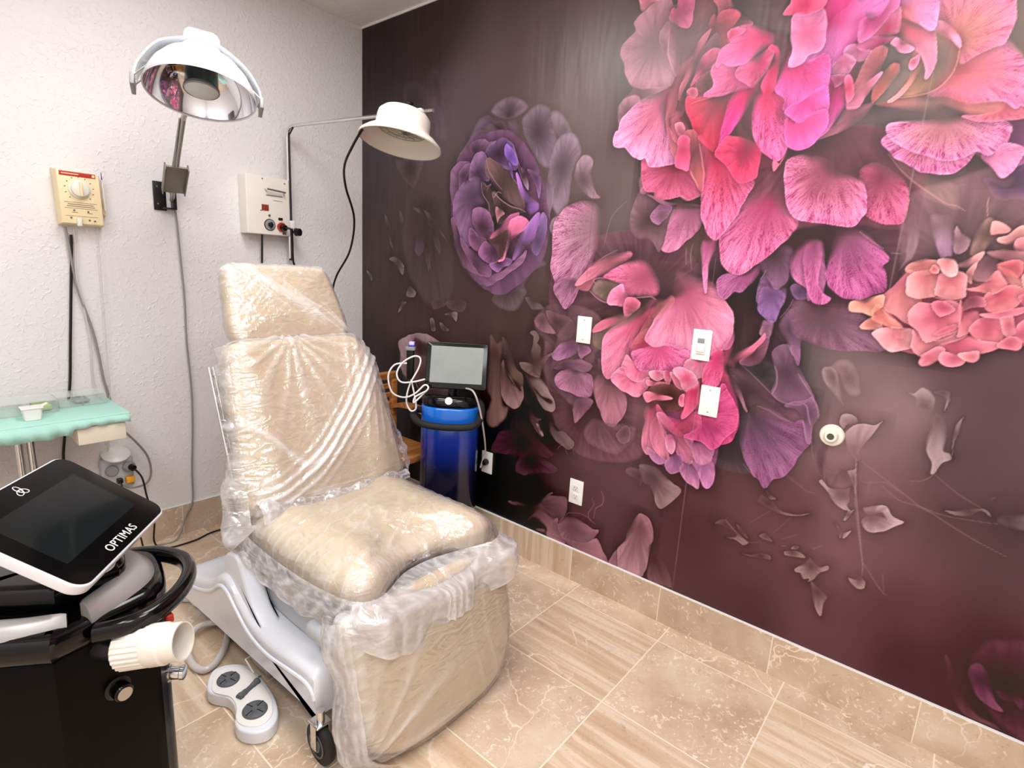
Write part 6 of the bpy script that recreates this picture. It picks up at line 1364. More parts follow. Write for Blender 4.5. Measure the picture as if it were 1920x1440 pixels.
MB().lathe([(0, 0), (.003, 0), (.0042, .012), (.0045, .10), (.0032, .125), (0, .126)], (-1.299, -.034, 1.562), (-.02, 0, 1), 14).build('pen_body', M['ivory'], ph)
MB().cyl((-1.3018, -.034, 1.688), (-1.3023, -.034, 1.718), .0022, .0012, 10).build('pen_tip', M['cap_purple'], ph)
def wall_cord(name, pts, r, m, parent, off=-.014, tail=()):
    c = [at(x, y, 1, off) for x, y in pts] + [Vector(t) for t in tail]
    return MB().tube(spline(c, 6), r, 8).build(name, M[m], parent)
wall_cord('power_cord', [(133, 440), (134, 470), (133, 560), (132, 650), (131, 722), (124, 790), (119, 850), (121, 880)], .0052, 'black', es)
wall_cord('pen_lead', [(183, 402), (184, 440), (190, 520), (196, 600), (202, 680), (206, 740)], .0016, 'cordlight', ph, -.026, tail=[(-1.385, -.05, .66), (-1.385, -.05, .55)])

# ================================================================== white heat-lamp control box and its bracket arm
hc = thing('lamp_control_box', (-.61, 0, 1.52), 'white metal box with handle and black knobs on the wall behind the headrest', 'medical device')
MB().box((-.617, -.043, 1.6645), (.222, .082, .282), bevel=.004).build('case', M['enamel'], hc)
def hf(x, z, y=0): return Vector((-.588 + x, -.0845 - y, 1.6645 + z))
h = MB(); h.tube([hf(-.045, .080), hf(-.045, .080, .022), hf(.050, .073, .022), hf(.050, .073)], .0045, 10); h.build('handle', M['chrome'], hc)
r_ = MB(); r_.box(hf(.002, .052, .0006), (.085, .0012, .004)); r_.box(hf(.020, .030, .0006), (.050, .0012, .0014)); r_.build('case_print', M['print'], hc)
MB().box(hf(-.048, -.010, .001), (.036, .002, .030), bevel=.0008).build('amber_window', M['amber'], hc)
MB().box(hf(.030, -.058, .002), (.022, .006, .012), bevel=.001).build('rocker_switch', M['black'], hc)
MB().cyl(hf(-.028, -.046), hf(-.028, -.046, .004), .0055, n=16).build('indicator', M['darkgrey'], hc)
kn = MB(); kn.cyl(hf(-.027, -.092), hf(-.027, -.092, .003), .029, n=40); kno = kn.build('dial_plate', M['black'], hc)
k2 = MB(); k2.cyl(hf(-.027, -.092, .003), hf(-.027, -.092, .0042), .0255, n=40); k2.build('dial_scale', M['grey'], kno)
k3 = MB(); k3.lathe([(.012, 0), (.011, .014), (0, .015)], hf(-.027, -.092, .004), (0, -1, 0), 20); k3.box(hf(-.027, -.092, .016), (.010, .006, .028), Matrix.Rotation(.15, 3, 'Y'), bevel=.002); k3.build('dial_knob', M['black'], kno)
s_ = MB(); s_.cyl(hf(.034, -.098), hf(.034, -.098, .010), .023, n=30); so = s_.build('socket_ring', M['red'], hc)
s_ = MB(); s_.cyl(hf(.038, -.100, .006), hf(.040, -.102, .030), .019, .015, 24); s_.build('socket_plug', M['black'], so)
MB().box(hf(.050, -.128, .0008), (.020, .0016, .014)).build('rating_plate', M['brushed'], hc)
for x, z in ((-.058, .128), (.058, .120), (-.070, -.025)): MB().cyl(hf(x, z), hf(x, z, .0015), .0035, n=10).build('case_screw', M['brushed'], hc)
cp = spline([hf(.042, -.103, .030), hf(.062, -.108, .045), Vector((-.512, -.115, 1.50)), Vector((-.502, -.10, 1.40)), at(556, 512, 1, -.06), Vector((-.47, -.05, 1.22)), Vector((-.50, -.03, 1.0)), Vector((-.55, -.03, .6)), Vector((-.6, -.05, .2))], 7)
MB().tube(cp, .0055, 8).build('lamp_plug_cord', M['black'], hc)
cp = spline([Vector((-.640, -.05, 1.530)), Vector((-.640, -.045, 1.46)), Vector((-.642, -.04, 1.36)), Vector((-.65, -.04, 1.2)), Vector((-.65, -.04, .6)), Vector((-.64, -.05, .2))], 6)
MB().tube(cp, .0055, 8).build('control_box_cord', M['black'], hc)

hl = thing('heat_lamp', (-.50, 0, 1.40), 'white enamelled bell-shaped heat lamp on a bent metal arm in the room corner', 'lamp')
px_, py_ = -.497, -.062
arm_end = at(812, 207, 2, 2.07); arm_dir = Vector((arm_end.x - px_, arm_end.y - py_, 0)).normalized()
path = [Vector((px_, py_, 1.41)), Vector((px_, py_, 1.7)), Vector((px_, py_, 2.02))] + [Vector((px_, py_, 2.07)) + arm_dir * (.05 * (1 - math.cos(a))) + Vector((0, 0, -.05 + .05 * math.sin(a))) for a in (.3, .7, 1.1, 1.45)] + [Vector((px_, py_, 2.07)) + arm_dir * .30, Vector((arm_end.x, arm_end.y, 2.07))]
MB().tube(path, .0085, 14).build('arm', M['chrome'], hl)
MB().tube([Vector((px_ + .010, py_ - .004, 1.55)), Vector((px_ + .010, py_ - .004, 2.03)), Vector((px_, py_, 2.065)) + arm_dir * .05], .004, 8).build('cable_on_post', M['black'], hl)
MB().tube([Vector((px_ + .014, py_, 1.42)), Vector((px_ + .014, py_, 1.60))], .006, 10).build('post', M['chrome'], hl)
MB().cyl((px_ + .005, py_, 1.415), (px_ + .005, py_, 1.400), .010).build('post_cap', M['black'], hl)
MB().box((px_ + .012, -.036, 1.585), (.030, .072, .042), bevel=.004).build('wall_clamp', M['plate'], hl)
kb = MB(); kb.cyl((px_ + .02, py_ - .03, 1.548), (px_ + .03, py_ - .052, 1.548), .021, .019, 24); kb.cyl((px_ + .004, py_, 1.55), (px_ + .02, py_ - .03, 1.548), .006); kb.build('clamp_knob', M['black'], hl)
# bell: rim ellipse centred at the lamp, axis from the tilt of its mouth
Bd = 2.33; Bc = sight(750, 271, Bd); vB = (Bc - CAM).normalized(); ang = math.radians(15.5)
bx_ = (RX * math.cos(ang) - RU * math.sin(ang)); bx_ = (bx_ - vB * bx_.dot(vB)).normalized(); by_ = vB.cross(bx_); by_ = by_ if by_.dot(RU) > 0 else -by_
RB = 76.5 / FPX * Bd; cB = .31; nB = (-vB * cB - by_ * math.sqrt(1 - cB * cB)); uB = -nB
k = RB / .174
bell = [(RB, 0), (RB * 1.015, .004 * k), (RB * .99, .014 * k), (RB * .86, .034 * k), (RB * .70, .052 * k), (RB * .655, .068 * k), (RB * .65, .10 * k), (RB * .63, .118 * k), (RB * .54, .134 * k), (RB * .30, .142 * k), (0, .144 * k)]
inner = [(RB * .995, .002), (RB * .96, .016 * k), (RB * .84, .034 * k), (RB * .67, .054 * k), (RB * .63, .070 * k), (RB * .62, .110 * k), (0, .120 * k)]
MB().lathe(bell, Bc, uB, 72).build('bell', M['enamel'], hl, sharp=55)
MB().lathe(inner, Bc, uB, 72).build('bell_lining', M['enamel_in'], hl, sharp=55)
gr = MB()
for q in range(14):
    a = q * PI / 7; gr.tube([Bc + uB * .06 * k + (bx_ * math.cos(a) + uB.cross(bx_) * math.sin(a)) * RB * .56, Bc + uB * .05 * k], .0016, 5)
for rr in (.2, .38, .56): gr.tube([Bc + uB * .056 * k + (bx_ * math.cos(t) + uB.cross(bx_) * math.sin(t)) * RB * rr for t in [i * PI / 18 for i in range(36)]], .0016, 5, closed=True)
gr.build('heating_grid', M['steel'], hl)
tc_ = Bc + uB * .142 * k
nk = MB(); nk.cyl(tc_ - uB * .01, tc_ + uB * .018, .030, .024, 24); nk.build('neck_collar', M['enamel'], hl)
ae = Vector((arm_end.x, arm_end.y, 2.07)) - arm_dir * .10
ck = MB(); ck.box(ae + Vector((0, 0, -.004)), (.040, .10, .030), Matrix.Rotation(math.atan2(arm_dir.y, arm_dir.x) - PI / 2, 3, 'Z'), bevel=.006); ck.build('arm_clamp', M['enamel'], hl)
kk = MB(); kk.lathe([(.006, 0), (.006, .012), (.018, .014), (.021, .020), (.021, .026), (.014, .032), (0, .032)], ae + Vector((-.01, .03, .012)), (0, 0, 1), 20); kk.build('wing_knob', M['black'], hl)
cord = [Bc - bx_ * RB * .92 + uB * .02, at(662, 272, 1, -.75), at(646, 310, 1, -.62), at(648, 350, 1, -.5), at(664, 410, 1, -.4), at(656, 470, 1, -.3), at(632, 515, 1, -.2), at(624, 545, 1, -.15), at(626, 575, 1, -.12), Vector((-.35, -.10, .8)), Vector((-.42, -.06, .3))]
MB().tube(spline(cord, 8), .0055, 8).build('heat_lamp_cord', M['black'], hl)

# ================================================================== wall plates on the flower wallpaper
def plate(name, pxc, label, cat, kind):
    c = at(pxc[0], pxc[1], 0, 0); t = thing(name, (0, c.y, c.z), label, cat)
    MB().box((-.0035, c.y, c.z), (.007, .072, .116), bevel=.0025).build('cover_plate', M['plate'], t)
    if kind == 'dimmer':
        MB().box((-.009, c.y, c.z), (.006, .034, .067), bevel=.002).build('switch_frame', M['case_white'], t)
        MB().box((-.0125, c.y, c.z - .010), (.006, .026, .030), bevel=.002).build('switch_paddle', M['plate'], t)
        MB().box((-.0118, c.y, c.z + .017), (.003, .026, .018), bevel=.001).build('slider', M['grey'], t)
    elif kind == 'outlet':
        for dz in (.020, -.020):
            ro = MB().box((-.0075, c.y, c.z + dz), (.003, .034, .028), bevel=.0012).build('receptacle', M['case_white'], t)
            s = MB(); s.box((-.0093, c.y + .006, c.z + dz + .003), (.001, .002, .008)); s.box((-.0093, c.y - .006, c.z + dz + .003), (.001, .002, .007)); s.cyl((-.0088, c.y, c.z + dz - .007), (-.0098, c.y, c.z + dz - .007), .0022, n=10); s.build('slots', M['darkgrey'], ro)
    elif kind == 'plugged':
        MB().lathe([(0, 0), (.016, 0), (.017, .004), (.015, .022), (.010, .026), (0, .026)], (-.007, c.y, c.z + .004), (-1, 0, 0), 24).build('plug', M['black'], t)
    elif kind == 'blank':
        for dz in (.042, -.042): MB().cyl((-.0065, c.y, c.z + dz), (-.0078, c.y, c.z + dz), .0028, n=10).build('screw', M['grey'], t)
    return t
plate('blank_plate', (1096, 618.5), 'blank white wall plate on the mural left of the light dimmer', 'wall plate', 'blank')
plate('dimmer_switch', (1316, 647), 'white dimmer switch plate on the pink peony of the mural', 'light switch', 'dimmer')
plate('blank_plate', (1330.5, 752), 'blank white wall plate on the mural below the dimmer switch', 'wall plate', 'blank')
plate('wall_outlet', (1081, 922), 'white wall outlet low on the mural with nothing plugged in', 'outlet', 'outlet')
plate('wall_outlet', (914, 866.5), 'white wall outlet beside the blue machine with a black plug in it', 'outlet', 'plugged')
c = at(1560, 816, 0, 0); t = thing('door_bumper', (0, c.y, c.z), 'round cream wall bumper with a dark centre on the mural', 'door bumper')
MB().lathe([(.037, 0), (.037, .003), (.033, .009), (.022, .011), (.020, .024), (.017, .027), (.011, .027), (.010, .020), (0, .020)], c, (-1, 0, 0), 40).build('disc', M['ivory'], t)
MB().cyl(c + Vector((-.020, 0, 0)), c + Vector((-.0265, 0, 0)), .0105, n=20).build('rubber_centre', mat('olive_rubber', '4d4a38', .7), t)

# ================================================================== outlet cluster on the white wall
oc = thing('power_strip', (-1.34, 0, .42), 'grey multi-outlet adapter crowded with plugs on the white wall behind the side table', 'power adapter')
MB().box((-1.345, -.022, .405), (.125, .040, .150), bevel=.012).build('adapter_body', M['moulded_grey'], oc)
MB().lathe([(0, 0), (.052, 0), (.056, .01), (.046, .018), (0, .022)], (-1.345, -.022, .488), (0, -.5, 1), 30, sx=1).build('adapter_cap', M['case_white'], oc)
MB().lathe([(.026, 0), (.026, .012), (.020, .020), (0, .022)], (-1.37, -.040, .425), (0, -1, 0), 24).build('round_plug', M['grey'], oc)
MB().lathe([(.026, 0), (.026, .012), (.018, .026), (0, .030)], (-1.305, -.040, .430), (.2, -1, 0), 24).build('round_plug', M['grey'], oc)
MB().lathe([(.015, 0), (.014, .020), (0, .022)], (-1.300, -.062, .432), (.3, -1, -.2), 20).build('black_plug', M['black'], oc)
MB().box((-1.305, -.050, .370), (.034, .030, .030), bevel=.004).build('yellow_plug', M['yellow'], oc)
MB().box((-1.345, -.052, .372), (.022, .026, .022), bevel=.004).build('black_plug', M['black'], oc)
wall_cord('plug_lead', [(138, 430), (141, 455), (143, 520), (156, 570), (170, 640), (174, 700), (178, 725), (190, 780), (204, 830), (200, 850)], .0026, 'cordlight', oc, -.02)
wall_cord('grey_cable', [(122, 425), (130, 465), (138, 510), (150, 555), (172, 615), (184, 660), (194, 710), (206, 750)], .0048, 'cordgrey', oc, -.018, tail=[(-1.372, -.12, .72), (-1.34, -.14, .64), (-1.285, -.12, .56), (-1.235, -.08, .47), (-1.222, -.06, .38), (-1.245, -.06, .335), (-1.30, -.065, .33), (-1.338, -.062, .352)])
cp = [Vector((-1.294, -.085, .428)), Vector((-1.27, -.10, .38)), Vector((-1.255, -.09, .28)), Vector((-1.23, -.08, .16)), Vector((-1.24, -.09, .04)), Vector((-1.20, -.12, .007)), Vector((-1.08, -.13, .006)), Vector((-.98, -.10, .006)), Vector((-.85, -.12, .006)), Vector((-.7, -.2, .006))]
MB().tube(spline(cp, 8), .0042, 8).build('black_floor_cord', M['black'], oc)
cp = [Vector((-1.345, -.066, .37)), Vector((-1.34, -.09, .30)), Vector((-1.31, -.11, .16)), Vector((-1.30, -.14, .03)), Vector((-1.34, -.22, .006)), Vector((-1.42, -.45, .006)), Vector((-1.50, -.8, .006))]
MB().tube(spline(cp, 8), .0038, 8).build('short_black_cord', M['black'], oc)

# ================================================================== side table with drape, drawer and organisers
st = thing('side_table', (-1.62, -.22, 0), 'narrow side table under a mint paper drape against the white wall', 'table')
TZ = .765
MB().box((-1.71, -.215, TZ - .012), (.65, .320, .020), bevel=.004).build('table_top', M['steel'], st)
n_ = 60; rows = []
xl, xr, yn, yf = -2.05, -1.368, -.388, -.045
V = []; F = []
prof = [(-.0, -.045), (.0, -.012), (.004, 0.0)] 
dr = MB(); dr.box(((xl + xr) / 2, (yn + yf) / 2, TZ + .004), (xr - xl, yf - yn, .012), bevel=.005)
drp = dr.build('paper_drape', M['drape'], st)
hang = MB(); pts_a = []; pts_b = []
for i in range(61):
    x = xl + (xr - xl - .004) * i / 60; w = .004 * math.sin(i * .5) + .003 * math.sin(i * 1.3); pts_a.append(Vector((x, yn - .003 + w * .3, TZ + .004))); pts_b.append(Vector((x, yn - .008 + w, TZ - .026 - .024 * (i < 44) + .003 * math.sin(i * .8))))
F2 = [(i, i + 1, 61 + i + 1, 61 + i) for i in range(60)]
o_ = obj('drape_edge', pts_a + pts_b, F2, M['drape'], st); md = o_.modifiers.new('s', 'SOLIDIFY'); md.thickness = .0012
MB().box((-1.465, -.300, TZ - .062), (.155, .17, .070), bevel=.002).build('drawer', M['beige'], st)
MB().box((-1.455, -.300, TZ - .024), (.158, .175, .004)).build('drawer_rail', M['black'], st)
pl = MB(); pl.cyl((-1.655, -.20, .03), (-1.655, -.20, TZ - .02), .013); pl.build('pole', M['chrome'], st)
pl = MB(); pl.cyl((-1.690, -.20, .03), (-1.690, -.20, TZ - .02), .013); pl.build('pole', M['chrome'], st)
pl = MB(); pl.box((-1.70, -.22, .022), (.46, .035, .028), bevel=.008); pl.box((-1.68, -.22, .022), (.035, .34, .028), bevel=.008); pl.build('table_base', M['chrome'], st)
def organiser(cx, cy, w, d, h, cells, label):
    o = thing('acrylic_organiser', (cx, cy, TZ + .0105), label, 'organiser box'); z0 = TZ + .0105; tk_ = .003
    MB().box((cx, cy, z0 + tk_ / 2), (w, d, tk_)).build('tray_floor', M['acrylic'], o)
    wl = MB(); wl.box((cx, cy - d / 2, z0 + h / 2), (w, tk_, h)); wl.box((cx, cy + d / 2, z0 + h / 2), (w, tk_, h)); wl.box((cx - w / 2, cy, z0 + h / 2), (tk_, d, h)); wl.box((cx + w / 2, cy, z0 + h / 2), (tk_, d, h)); wl.build('tray_walls', M['acrylic'], o)
    for q in range(1, cells): MB().box((cx - w / 2 + w * q / cells, cy, z0 + h * .48), (tk_, d - .006, h * .9)).build('divider', M['acrylic'], o)
    ln = MB().box((cx, cy + .01, z0 + h + .004), (w + .006, d * .92, .003)); ln.build('lid', M['acrylic'], o)
    return o
organiser(-1.475, -.125, .155, .125, .036, 2, 'clear acrylic organiser box at the right end of the mint drape')
organiser(-1.665, -.160, .20, .15, .040, 2, 'clear acrylic organiser box in the middle of the mint drape, cup in front of it')
gp = MB().box((-1.605, -.165, TZ + .026), (.055, .085, .022), bevel=.005).build('gauze_pack', M['green'], None); tag(gp, 'green packet inside the middle acrylic organiser', 'packet')
gw = MB().box((-1.47, -.12, TZ + .022), (.05, .07, .014), bevel=.005).build('instrument_pack', M['grey'], None); tag(gw, 'small grey packet inside the right acrylic organiser', 'packet')
cu = thing('disposable_cup', (-1.655, -.305, TZ + .0105), 'small square white plastic cup standing on the mint drape', 'cup')
cb = MB(); zc = TZ + .0115
cb.prism(rrect(.048, .045, .008), 0, .045, c=(-1.655, -.305, zc), top_scale=1.22); cb.build('cup_body', M['case_white'], cu)
MB().prism(rrect(.064, .060, .006), 0, .0025, c=(-1.655, -.305, zc + .044), bevel=.0008).build('cup_rim', M['case_white'], cu)
MB().prism([(-.012, -.012), (.014, -.010), (.012, .012), (-.010, .014)], 0, .002, M=Matrix.Rotation(-.5, 3, 'Y'), c=(-1.618, -.300, zc + .048)).build('peeled_lid', M['case_white'], cu)

# ================================================================== wooden armchair in the corner
wc = thing('wooden_armchair', (-.30, -.55, 0), 'slatted wooden armchair in the corner behind the treatment chair', 'chair')
yb = -.42
for x in (-.082, -.56): MB().box((x, yb, .405), (.036, .030, .81), bevel=.004).build('rear_post', M['wood'], wc)
MB().box((-.32, yb - .002, .788), (.50, .026, .046), bevel=.004).build('top_rail', M['wood'], wc)
for q in range(5): MB().box((-.32, yb - .002, .728 - .052 * q), (.47, .016, .030), bevel=.003).build('slat', M['wood'], wc)
for x in (-.082, -.56):
    ar = spline([Vector((0, yb + .01, .600)), Vector((0, yb - .09, .628)), Vector((0, yb - .22, .632)), Vector((0, yb - .36, .612)), Vector((0, yb - .42, .585))], 6)
    V = []; F = []
    for p in ar:
        for a, b in ((-.026, .012), (.026, .012), (.026, -.012), (-.026, -.012)): V.append(Vector((x + a, p.y, p.z + b)))
    for i in range(len(ar) - 1):
        for k_ in range(4): F.append((i * 4 + k_, i * 4 + (k_ + 1) % 4, i * 4 + 4 + (k_ + 1) % 4, i * 4 + 4 + k_))
    F += [(0, 1, 2, 3), tuple(len(V) - 4 + k_ for k_ in range(4))]
    obj('armrest', V, F, M['wood'], wc)
    MB().box((x, yb - .36, .30), (.034, .034, .60), bevel=.004).build('front_leg', M['wood'], wc)
MB().box((-.32, yb - .21, .43), (.46, .42, .035), bevel=.008).build('seat', M['wood'], wc)

# ================================================================== blue laser machine in front of the mural
bm_ = thing('laser_machine', (-.20, -1.0, 0), 'metallic blue and black laser machine with a tilted touchscreen beside the mural wall', 'medical machine')
fx = Vector((-.77, -.64, 0)).normalized(); sx_ = Vector((.64, -.77, 0)).normalized(); bc = Vector((-.165, -.985, 0))
def ell(a, b, n=64, p=2.6):
    o = []
    for i in range(n):
        t = 2 * PI * i / n; c_, s_ = math.cos(t), math.sin(t); o.append((a * abs(c_) ** (2 / p) * (1 if c_ > 0 else -1), b * abs(s_) ** (2 / p) * (1 if s_ > 0 else -1)))
    return o
Mb = basis(sx_, fx, (0, 0, 1))
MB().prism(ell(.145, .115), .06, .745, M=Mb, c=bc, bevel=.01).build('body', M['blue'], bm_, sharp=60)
MB().prism(ell(.155, .130), .0, .07, M=Mb, c=bc, bevel=.01).build('base', M['black'], bm_)
MB().prism(ell(.147, .118), .742, .800, M=Mb, c=bc, bevel=.022, top_scale=.9).build('top_cap', M['blackgloss'], bm_)
hd = spline([bc + sx_ * .115 * s - fx * .02 * 1 + Vector((0, 0, z)) for s, z in ((-1.2, .70), (-1.55, .695))] + [bc - sx_ * .175 + fx * .07 + Vector((0, 0, .69)), bc - sx_ * .12 + fx * .150 + Vector((0, 0, .675)), bc + fx * .165 + Vector((0, 0, .668)), bc + sx_ * .12 + fx * .150 + Vector((0, 0, .675)), bc + sx_ * .155 + fx * .08 + Vector((0, 0, .70)), bc + sx_ * .150 + fx * .0 + Vector((0, 0, .745)), bc + sx_ * .11 - fx * .03 + Vector((0, 0, .775))], 6)
MB().tube(hd, .017, 14).build('handle', M['rubber'], bm_)
p0 = bc + fx * .100 + Vector((0, 0, .782)); MB().cyl(p0 + fx * .006, p0 + fx * .014 + Vector((0, 0, .003)), .018, n=26).build('start_button', M['plate'], bm_)
# touchscreen
tl = math.radians(17); sn = (fx * math.cos(tl) + Vector((0, 0, 1)) * math.sin(tl)); su = sx_.cross(sn); su = su if su.z > 0 else -su
scn_c = sight(856, 686, 2.70); Ms = basis(sx_, su, sn)
MB().prism(rrect(.305, .232, .012), -.022, 0, M=Ms, c=scn_c, bevel=.004).build('screen_body', M['blackgloss'], bm_)
MB().prism(rrect(.258, .182, .003), 0, .0008, M=Ms, c=scn_c + su * .004).build('display', M['screen_grey'], bm_)
mt = MB(); mt.tube([scn_c - sn * .02 - su * .05, bc + Vector((0, 0, .79))], .022, 12); mt.build('screen_mount', M['black'], bm_)
cb2 = [scn_c - su * .11 + sx_ * .055 + sn * .01, at(888, 735, 0, -.19), at(899, 765, 0, -.16), at(907, 810, 0, -.11), at(910, 845, 0, -.04), at(905, 862, 0, -.030), Vector((-.035, -1.085, .40))]
MB().tube(spline(cb2, 8), .0046, 8).build('power_cable', M['cordlight'], bm_)
hpz = thing('laser_handpiece', (-.26, -.80, .80), 'black handpiece with a violet glass tip hanging left of the blue machine screen', 'medical handpiece')
hc0 = sight(770, 660, 2.74); hup = Vector((0, 0, 1)); 
MB().prism(rrect(.036, .030, .010), -.10, .055, M=basis(sx_, fx, hup), c=hc0 - Vector((0, 0, .04)), bevel=.008, top_scale=1.1).build('grip', M['black'], hpz)
MB().prism(rrect(.050, .040, .008), 0, .018, M=basis(sx_, fx, hup), c=hc0 + Vector((0, 0, .010)), bevel=.003).build('collar', M['grey'], hpz)
MB().prism(rrect(.032, .028, .005), 0, .016, M=basis(sx_, fx, hup), c=hc0 + Vector((0, 0, .022)) + sx_ * .006, bevel=.002).build('violet_band', M['cap_purple'], hpz)
MB().prism(rrect(.026, .024, .004), 0, .016, M=basis(sx_, fx, hup), c=hc0 + Vector((0, 0, .037)) + sx_ * .006, bevel=.002).build('glass_tip', M['cap_lit'], hpz)
hk = MB(); hk.tube([hc0 - Vector((0, 0, .145)), hc0 - Vector((0, 0, .16)) + sx_ * .03, bc - sx_ * .12 + Vector((0, 0, .72))], .010, 10); hk.build('holder_arm', M['black'], bm_)
loops = [(771, 712), (777, 740), (780, 765), (770, 770), (762, 752), (768, 722), (785, 690), (788, 672), (776, 668), (755, 680), (744, 700), (752, 716), (775, 716), (797, 711)]
cp = [sight(x, y, 2.68 - .003 * i) for i, (x, y) in enumerate(loops)]
MB().tube(spline(cp, 8), .0042, 8).build('handpiece_cable', M['plate'], bm_)
loops = [(763, 681), (740, 684), (728, 705), (735, 735), (757, 745), (778, 738), (796, 722), (803, 728), (790, 742), (776, 755), (779, 744), (800, 733)]
cp = [sight(x, y, 2.66 - .003 * i) for i, (x, y) in enumerate(loops)]
MB().tube(spline(cp, 8), .0042, 8).build('handpiece_cable', M['plate'], bm_)

# ================================================================== black workstation with tilted touchscreen, front left
ws = thing('laser_workstation', (-1.7806, -1.4735, 0), 'black glossy workstation with a tilted white-framed touchscreen at the left front', 'medical machine')
WE = Vector((.6396, .7687, 0)); WF = Vector((.7687, -.6396, 0)); WC = Vector((-1.7806, -1.4735, 0)); MW = basis(WE, WF, (0, 0, 1))
# WE x WF points down, so the local frame is mirrored: use it only through W()
def W(a, b, z): return WC + WE * a + WF * b + Vector((0, 0, z))
def wprism(mb, outline, z0, z1, **k): return mb.prism(outline, z0, z1, M=MW, c=WC, **k)
body_o = [(-.185, -.20), (-.185, .025), (-.170, .048), (-.045, .152), (-.020, .162), (.030, .158), (.140, .100), (.170, .065), (.180, 0), (.180, -.20), (.150, -.225), (-.150, -.225)]
body_o = [(p.x, p.y) for p in spline([Vector((a, b, 0)) for a, b in body_o], 3, True)]
def grow_o(o, d):
    n = len(o); r = []
    for i in range(n):
        t = Vector((o[(i + 1) % n][0] - o[i - 1][0], o[(i + 1) % n][1] - o[i - 1][1])).normalized(); nn = Vector((t.y, -t.x))
        c = Vector(o[i]); s = 1 if nn.dot(c) > 0 else -1
        r.append((o[i][0] + nn.x * s * d, o[i][1] + nn.y * s * d))
    return r
wprism(MB(), body_o, .10, .612, bevel=.006).build('body', M['black_shell'], ws, sharp=35)
wprism(MB(), grow_o(body_o, -.01), .055, .10).build('plinth', M['black'], ws)
wprism(MB(), grow_o(body_o, .006), .605, .668, bevel=.022).build('top_rim', M['blackgloss'], ws, sharp=50)
# silver fairings that sweep round the console
def fairing(path, w0, z0, z1, name):
    n = len(path); V = []; F = []
    for i, p in enumerate(path):
        d = (path[min(i + 1, n - 1)] - path[max(i - 1, 0)]).normalized(); inn = Vector((-d.y, d.x, 0)); inn = inn if inn.dot(-Vector((p.x, p.y, 0))) > 0 else -inn
        w = w0[0] + (w0[1] - w0[0]) * math.sin(PI * i / (n - 1)) ** .7
        for s, z in ((0, z0 - .010), (0, z0), (.35, z0 + (z1 - z0) * .75), (.75, z1), (1, z1 - .004), (1, z0 - .010)):
            q = p + inn * w * s; V.append(W(q.x, q.y, z))
    for i in range(n - 1):
        for k in range(6): F.append((i * 6 + k, i * 6 + (k + 1) % 6, i * 6 + 6 + (k + 1) % 6, i * 6 + 6 + k))
    F += [tuple(range(6)), tuple((n - 1) * 6 + k for k in range(6))]
    obj(name, V, F, M['silver'], ws, sharp=50)
fairing(spline([Vector((a, b, 0)) for a, b in [(-.128, .088), (-.050, .128), (.030, .138), (.105, .100), (.150, .040), (.158, -.040), (.140, -.10)]], 6), (.030, .075), .668, .700, 'silver_fairing')
fairing(spline([Vector((a, b, 0)) for a, b in [(-.150, .055), (-.180, -.02), (-.185, -.10), (-.17, -.18)]], 6), (.018, .045), .664, .690, 'silver_fairing')
wprism(MB(), [(a * .62, b * .62 - .01) for a, b in body_o], .66, .735, bevel=.02).build('console_dome', M['blackgloss'], ws, sharp=50)
hd = [W(*q) for q in [(-.135, .095, .640), (-.128, .150, .648), (-.095, .190, .652), (-.030, .212, .655), (.045, .208, .655), (.100, .185, .655), (.135, .150, .655), (.160, .090, .655), (.165, .03, .650)]]
V = []; F = []; hp = spline(hd, 6)
for i, p in enumerate(hp):
    d = (hp[min(i + 1, len(hp) - 1)] - hp[max(i - 1, 0)]).normalized(); o_ = d.cross(Vector((0, 0, 1))).normalized()
    for k in range(14):
        a = 2 * PI * k / 14; V.append(p + o_ * .016 * math.copysign(abs(math.cos(a)) ** .7, math.cos(a)) + Vector((0, 0, .019 * math.copysign(abs(math.sin(a)) ** .7, math.sin(a)))))
for i in range(len(hp) - 1):
    for k in range(14): F.append((i * 14 + k, i * 14 + (k + 1) % 14, i * 14 + 14 + (k + 1) % 14, i * 14 + 14 + k))
F += [tuple(range(14)), tuple((len(hp) - 1) * 14 + k for k in range(14))]
obj('handle', V, F, M['blackgloss'], ws, sharp=60)
MB().box(W(-.070, .208, .622), (.016, .016, .020), bevel=.004).build('red_indicator', M['red'], ws)
# screen
TL = .5716; SUP = -WF * math.cos(TL) + Vector((0, 0, 1)) * math.sin(TL); SN = WE.cross(SUP)
if SN.z < 0: SN = -SN
SC = Vector((-1.7806, -1.4735, .84)); MS = basis(WE, SUP, SN)
scr = MB().prism(rrect(.371, .271, .034, 10), -.024, 0, M=MS, c=SC, bevel=.004).build('touchscreen', M['lamp_white'], ws, sharp=45)
MB().prism(rrect(.362, .262, .030, 10), -.001, .0012, M=MS, c=SC).build('glass_front', M['blackgloss'], scr)
MB().prism(rrect(.276, .152, .001, 2), .0012, .0016, M=MS, c=SC + SUP * .001 - WE * .002).build('display', M['lcd_off'], scr)
text_mesh('OPTIMAS', .027, MS, SC - SUP * .1095 + WE * .004 + SN * .0014, M['letter'], 'lettering', scr, spacing=1.08)
lg = MB(); lc = SC + SUP * .106 - WE * .002 + SN * .0016
for k in range(3):
    a0 = PI / 2 + k * 2 * PI / 3; dx = WE * math.cos(a0) + SUP * math.sin(a0); dy = WE * -math.sin(a0) + SUP * math.cos(a0); cc = lc + dx * .0062
    lg.tube([cc + dx * .0098 * math.cos(t) + dy * .0062 * math.sin(t) for t in [i * PI / 14 for i in range(28)]], .0009, 6, closed=True)
lg.build('logo', M['letter'], scr)
MB().tube([W(0, -.03, .70), W(0, -.035, .76), SC - SN * .022], [.045, .032, .040], 20).build('screen_neck', M['blackgloss'], ws)
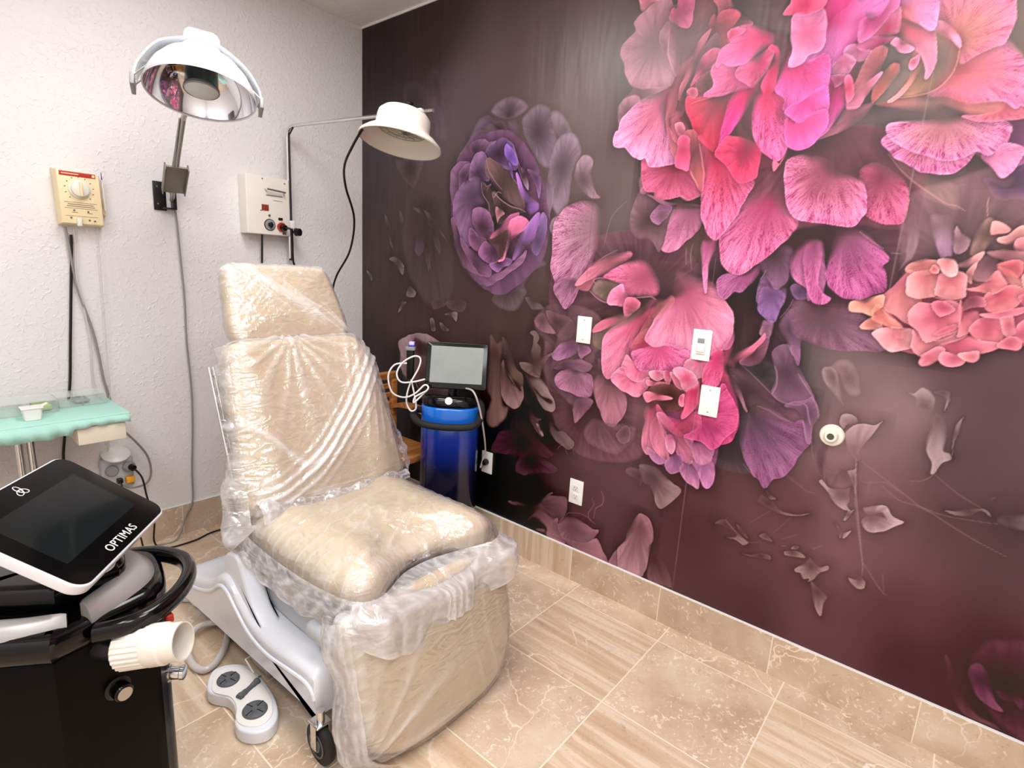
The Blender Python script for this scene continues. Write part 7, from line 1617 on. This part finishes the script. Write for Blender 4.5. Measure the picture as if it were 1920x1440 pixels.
rg = MB(); rc = W(-.045, .055, .738)
rg.tube([rc + WE * .036 * math.cos(t) + WF * .036 * math.sin(t) for t in [i * PI / 16 for i in range(32)]], .0048, 10, closed=True); rg.build('cable_ring', M['moulded'], ws)
rg = MB(); rg.tube([rc + Vector((0, 0, .014)) + WE * .030 * math.cos(t) + WF * .030 * math.sin(t) for t in [i * PI / 16 for i in range(32)]], .004, 10, closed=True); rg.build('cable_ring', M['moulded_grey'], ws)
# ribbed white hose holder, key switch, connector
a = W(-.120, .135, .588); b = W(-.140, .262, .612); ax = (b - a).normalized(); L_ = (b - a).length; s1 = ax.cross(Vector((0, 0, 1))).normalized(); s2 = s1.cross(ax)
V = []; F = []; NR = 96
for r_, t in ((.0, 0), (.040, 0), (.044, .003), (.043, L_ * .46), (.040, L_ * .48)):
    for k in range(NR):
        th = 2 * PI * k / NR; rr = r_ - (.0022 if (k % 4 < 2 and r_ > .041) else 0); V.append(a + ax * t + (s1 * math.cos(th) + s2 * math.sin(th)) * rr)
for i in range(4):
    for k in range(NR): F.append((i * NR + k, i * NR + (k + 1) % NR, (i + 1) * NR + (k + 1) % NR, (i + 1) * NR + k))
hs_ = obj('ribbed_holder', V, F, M['holder'], ws, sharp=25)
MB().lathe([(.030, L_ * .47), (.0425, L_ * .47), (.0435, L_ * .50), (.0430, L_ * .72), (.0395, L_ * .75), (.0395, L_), (.0365, L_), (.0355, L_ * .55), (0, L_ * .54)], a, ax, 56, xdir=s1).build('holder_cup', M['holder'], hs_, sharp=35)
sl = MB(); sl.tube([a + ax * (L_ * t) + (s1 * math.cos(th) + s2 * math.sin(th)) * .0436 for t, th in ((.56, -2.5), (.62, -2.4), (.62, -2.1), (.62, -1.8))], .0022, 6); sl.build('bayonet_slot', M['cordgrey'], hs_)
MB().tube([W(-.11, .085, .588), a + ax * .004], .024, 16).build('holder_mount', M['black'], ws)
cn = (WE * -.655 + WF * .756).normalized(); kp = W(-.098, .106, .478)
MB().lathe([(.026, -.004), (.026, .004), (.019, .006), (.019, .030), (.017, .032), (0, .032)], kp, cn, 32).build('key_switch', M['blackgloss'], ws)
MB().lathe([(0, .0325), (.0145, .0325), (.0145, .0345), (0, .0345)], kp, cn, 28).build('switch_face', M['steel'], ws)
cp0 = W(.010, .158, .418); MB().lathe([(.020, 0), (.020, .008), (.015, .010), (.015, .030), (.017, .032), (.017, .040), (.010, .042), (0, .042)], cp0, WF, 28).build('connector', M['chrome'], ws)
for a_, b_ in ((-.13, .0), (-.13, -.17), (.13, -.17), (.12, .02)):
    p = W(a_, b_, .027); w_ = MB(); w_.lathe([(0, -.012), (.024, -.012), (.027, 0), (.024, .012), (0, .012)], p, WE, 24); w_.build('caster_wheel', M['rubber'], ws)
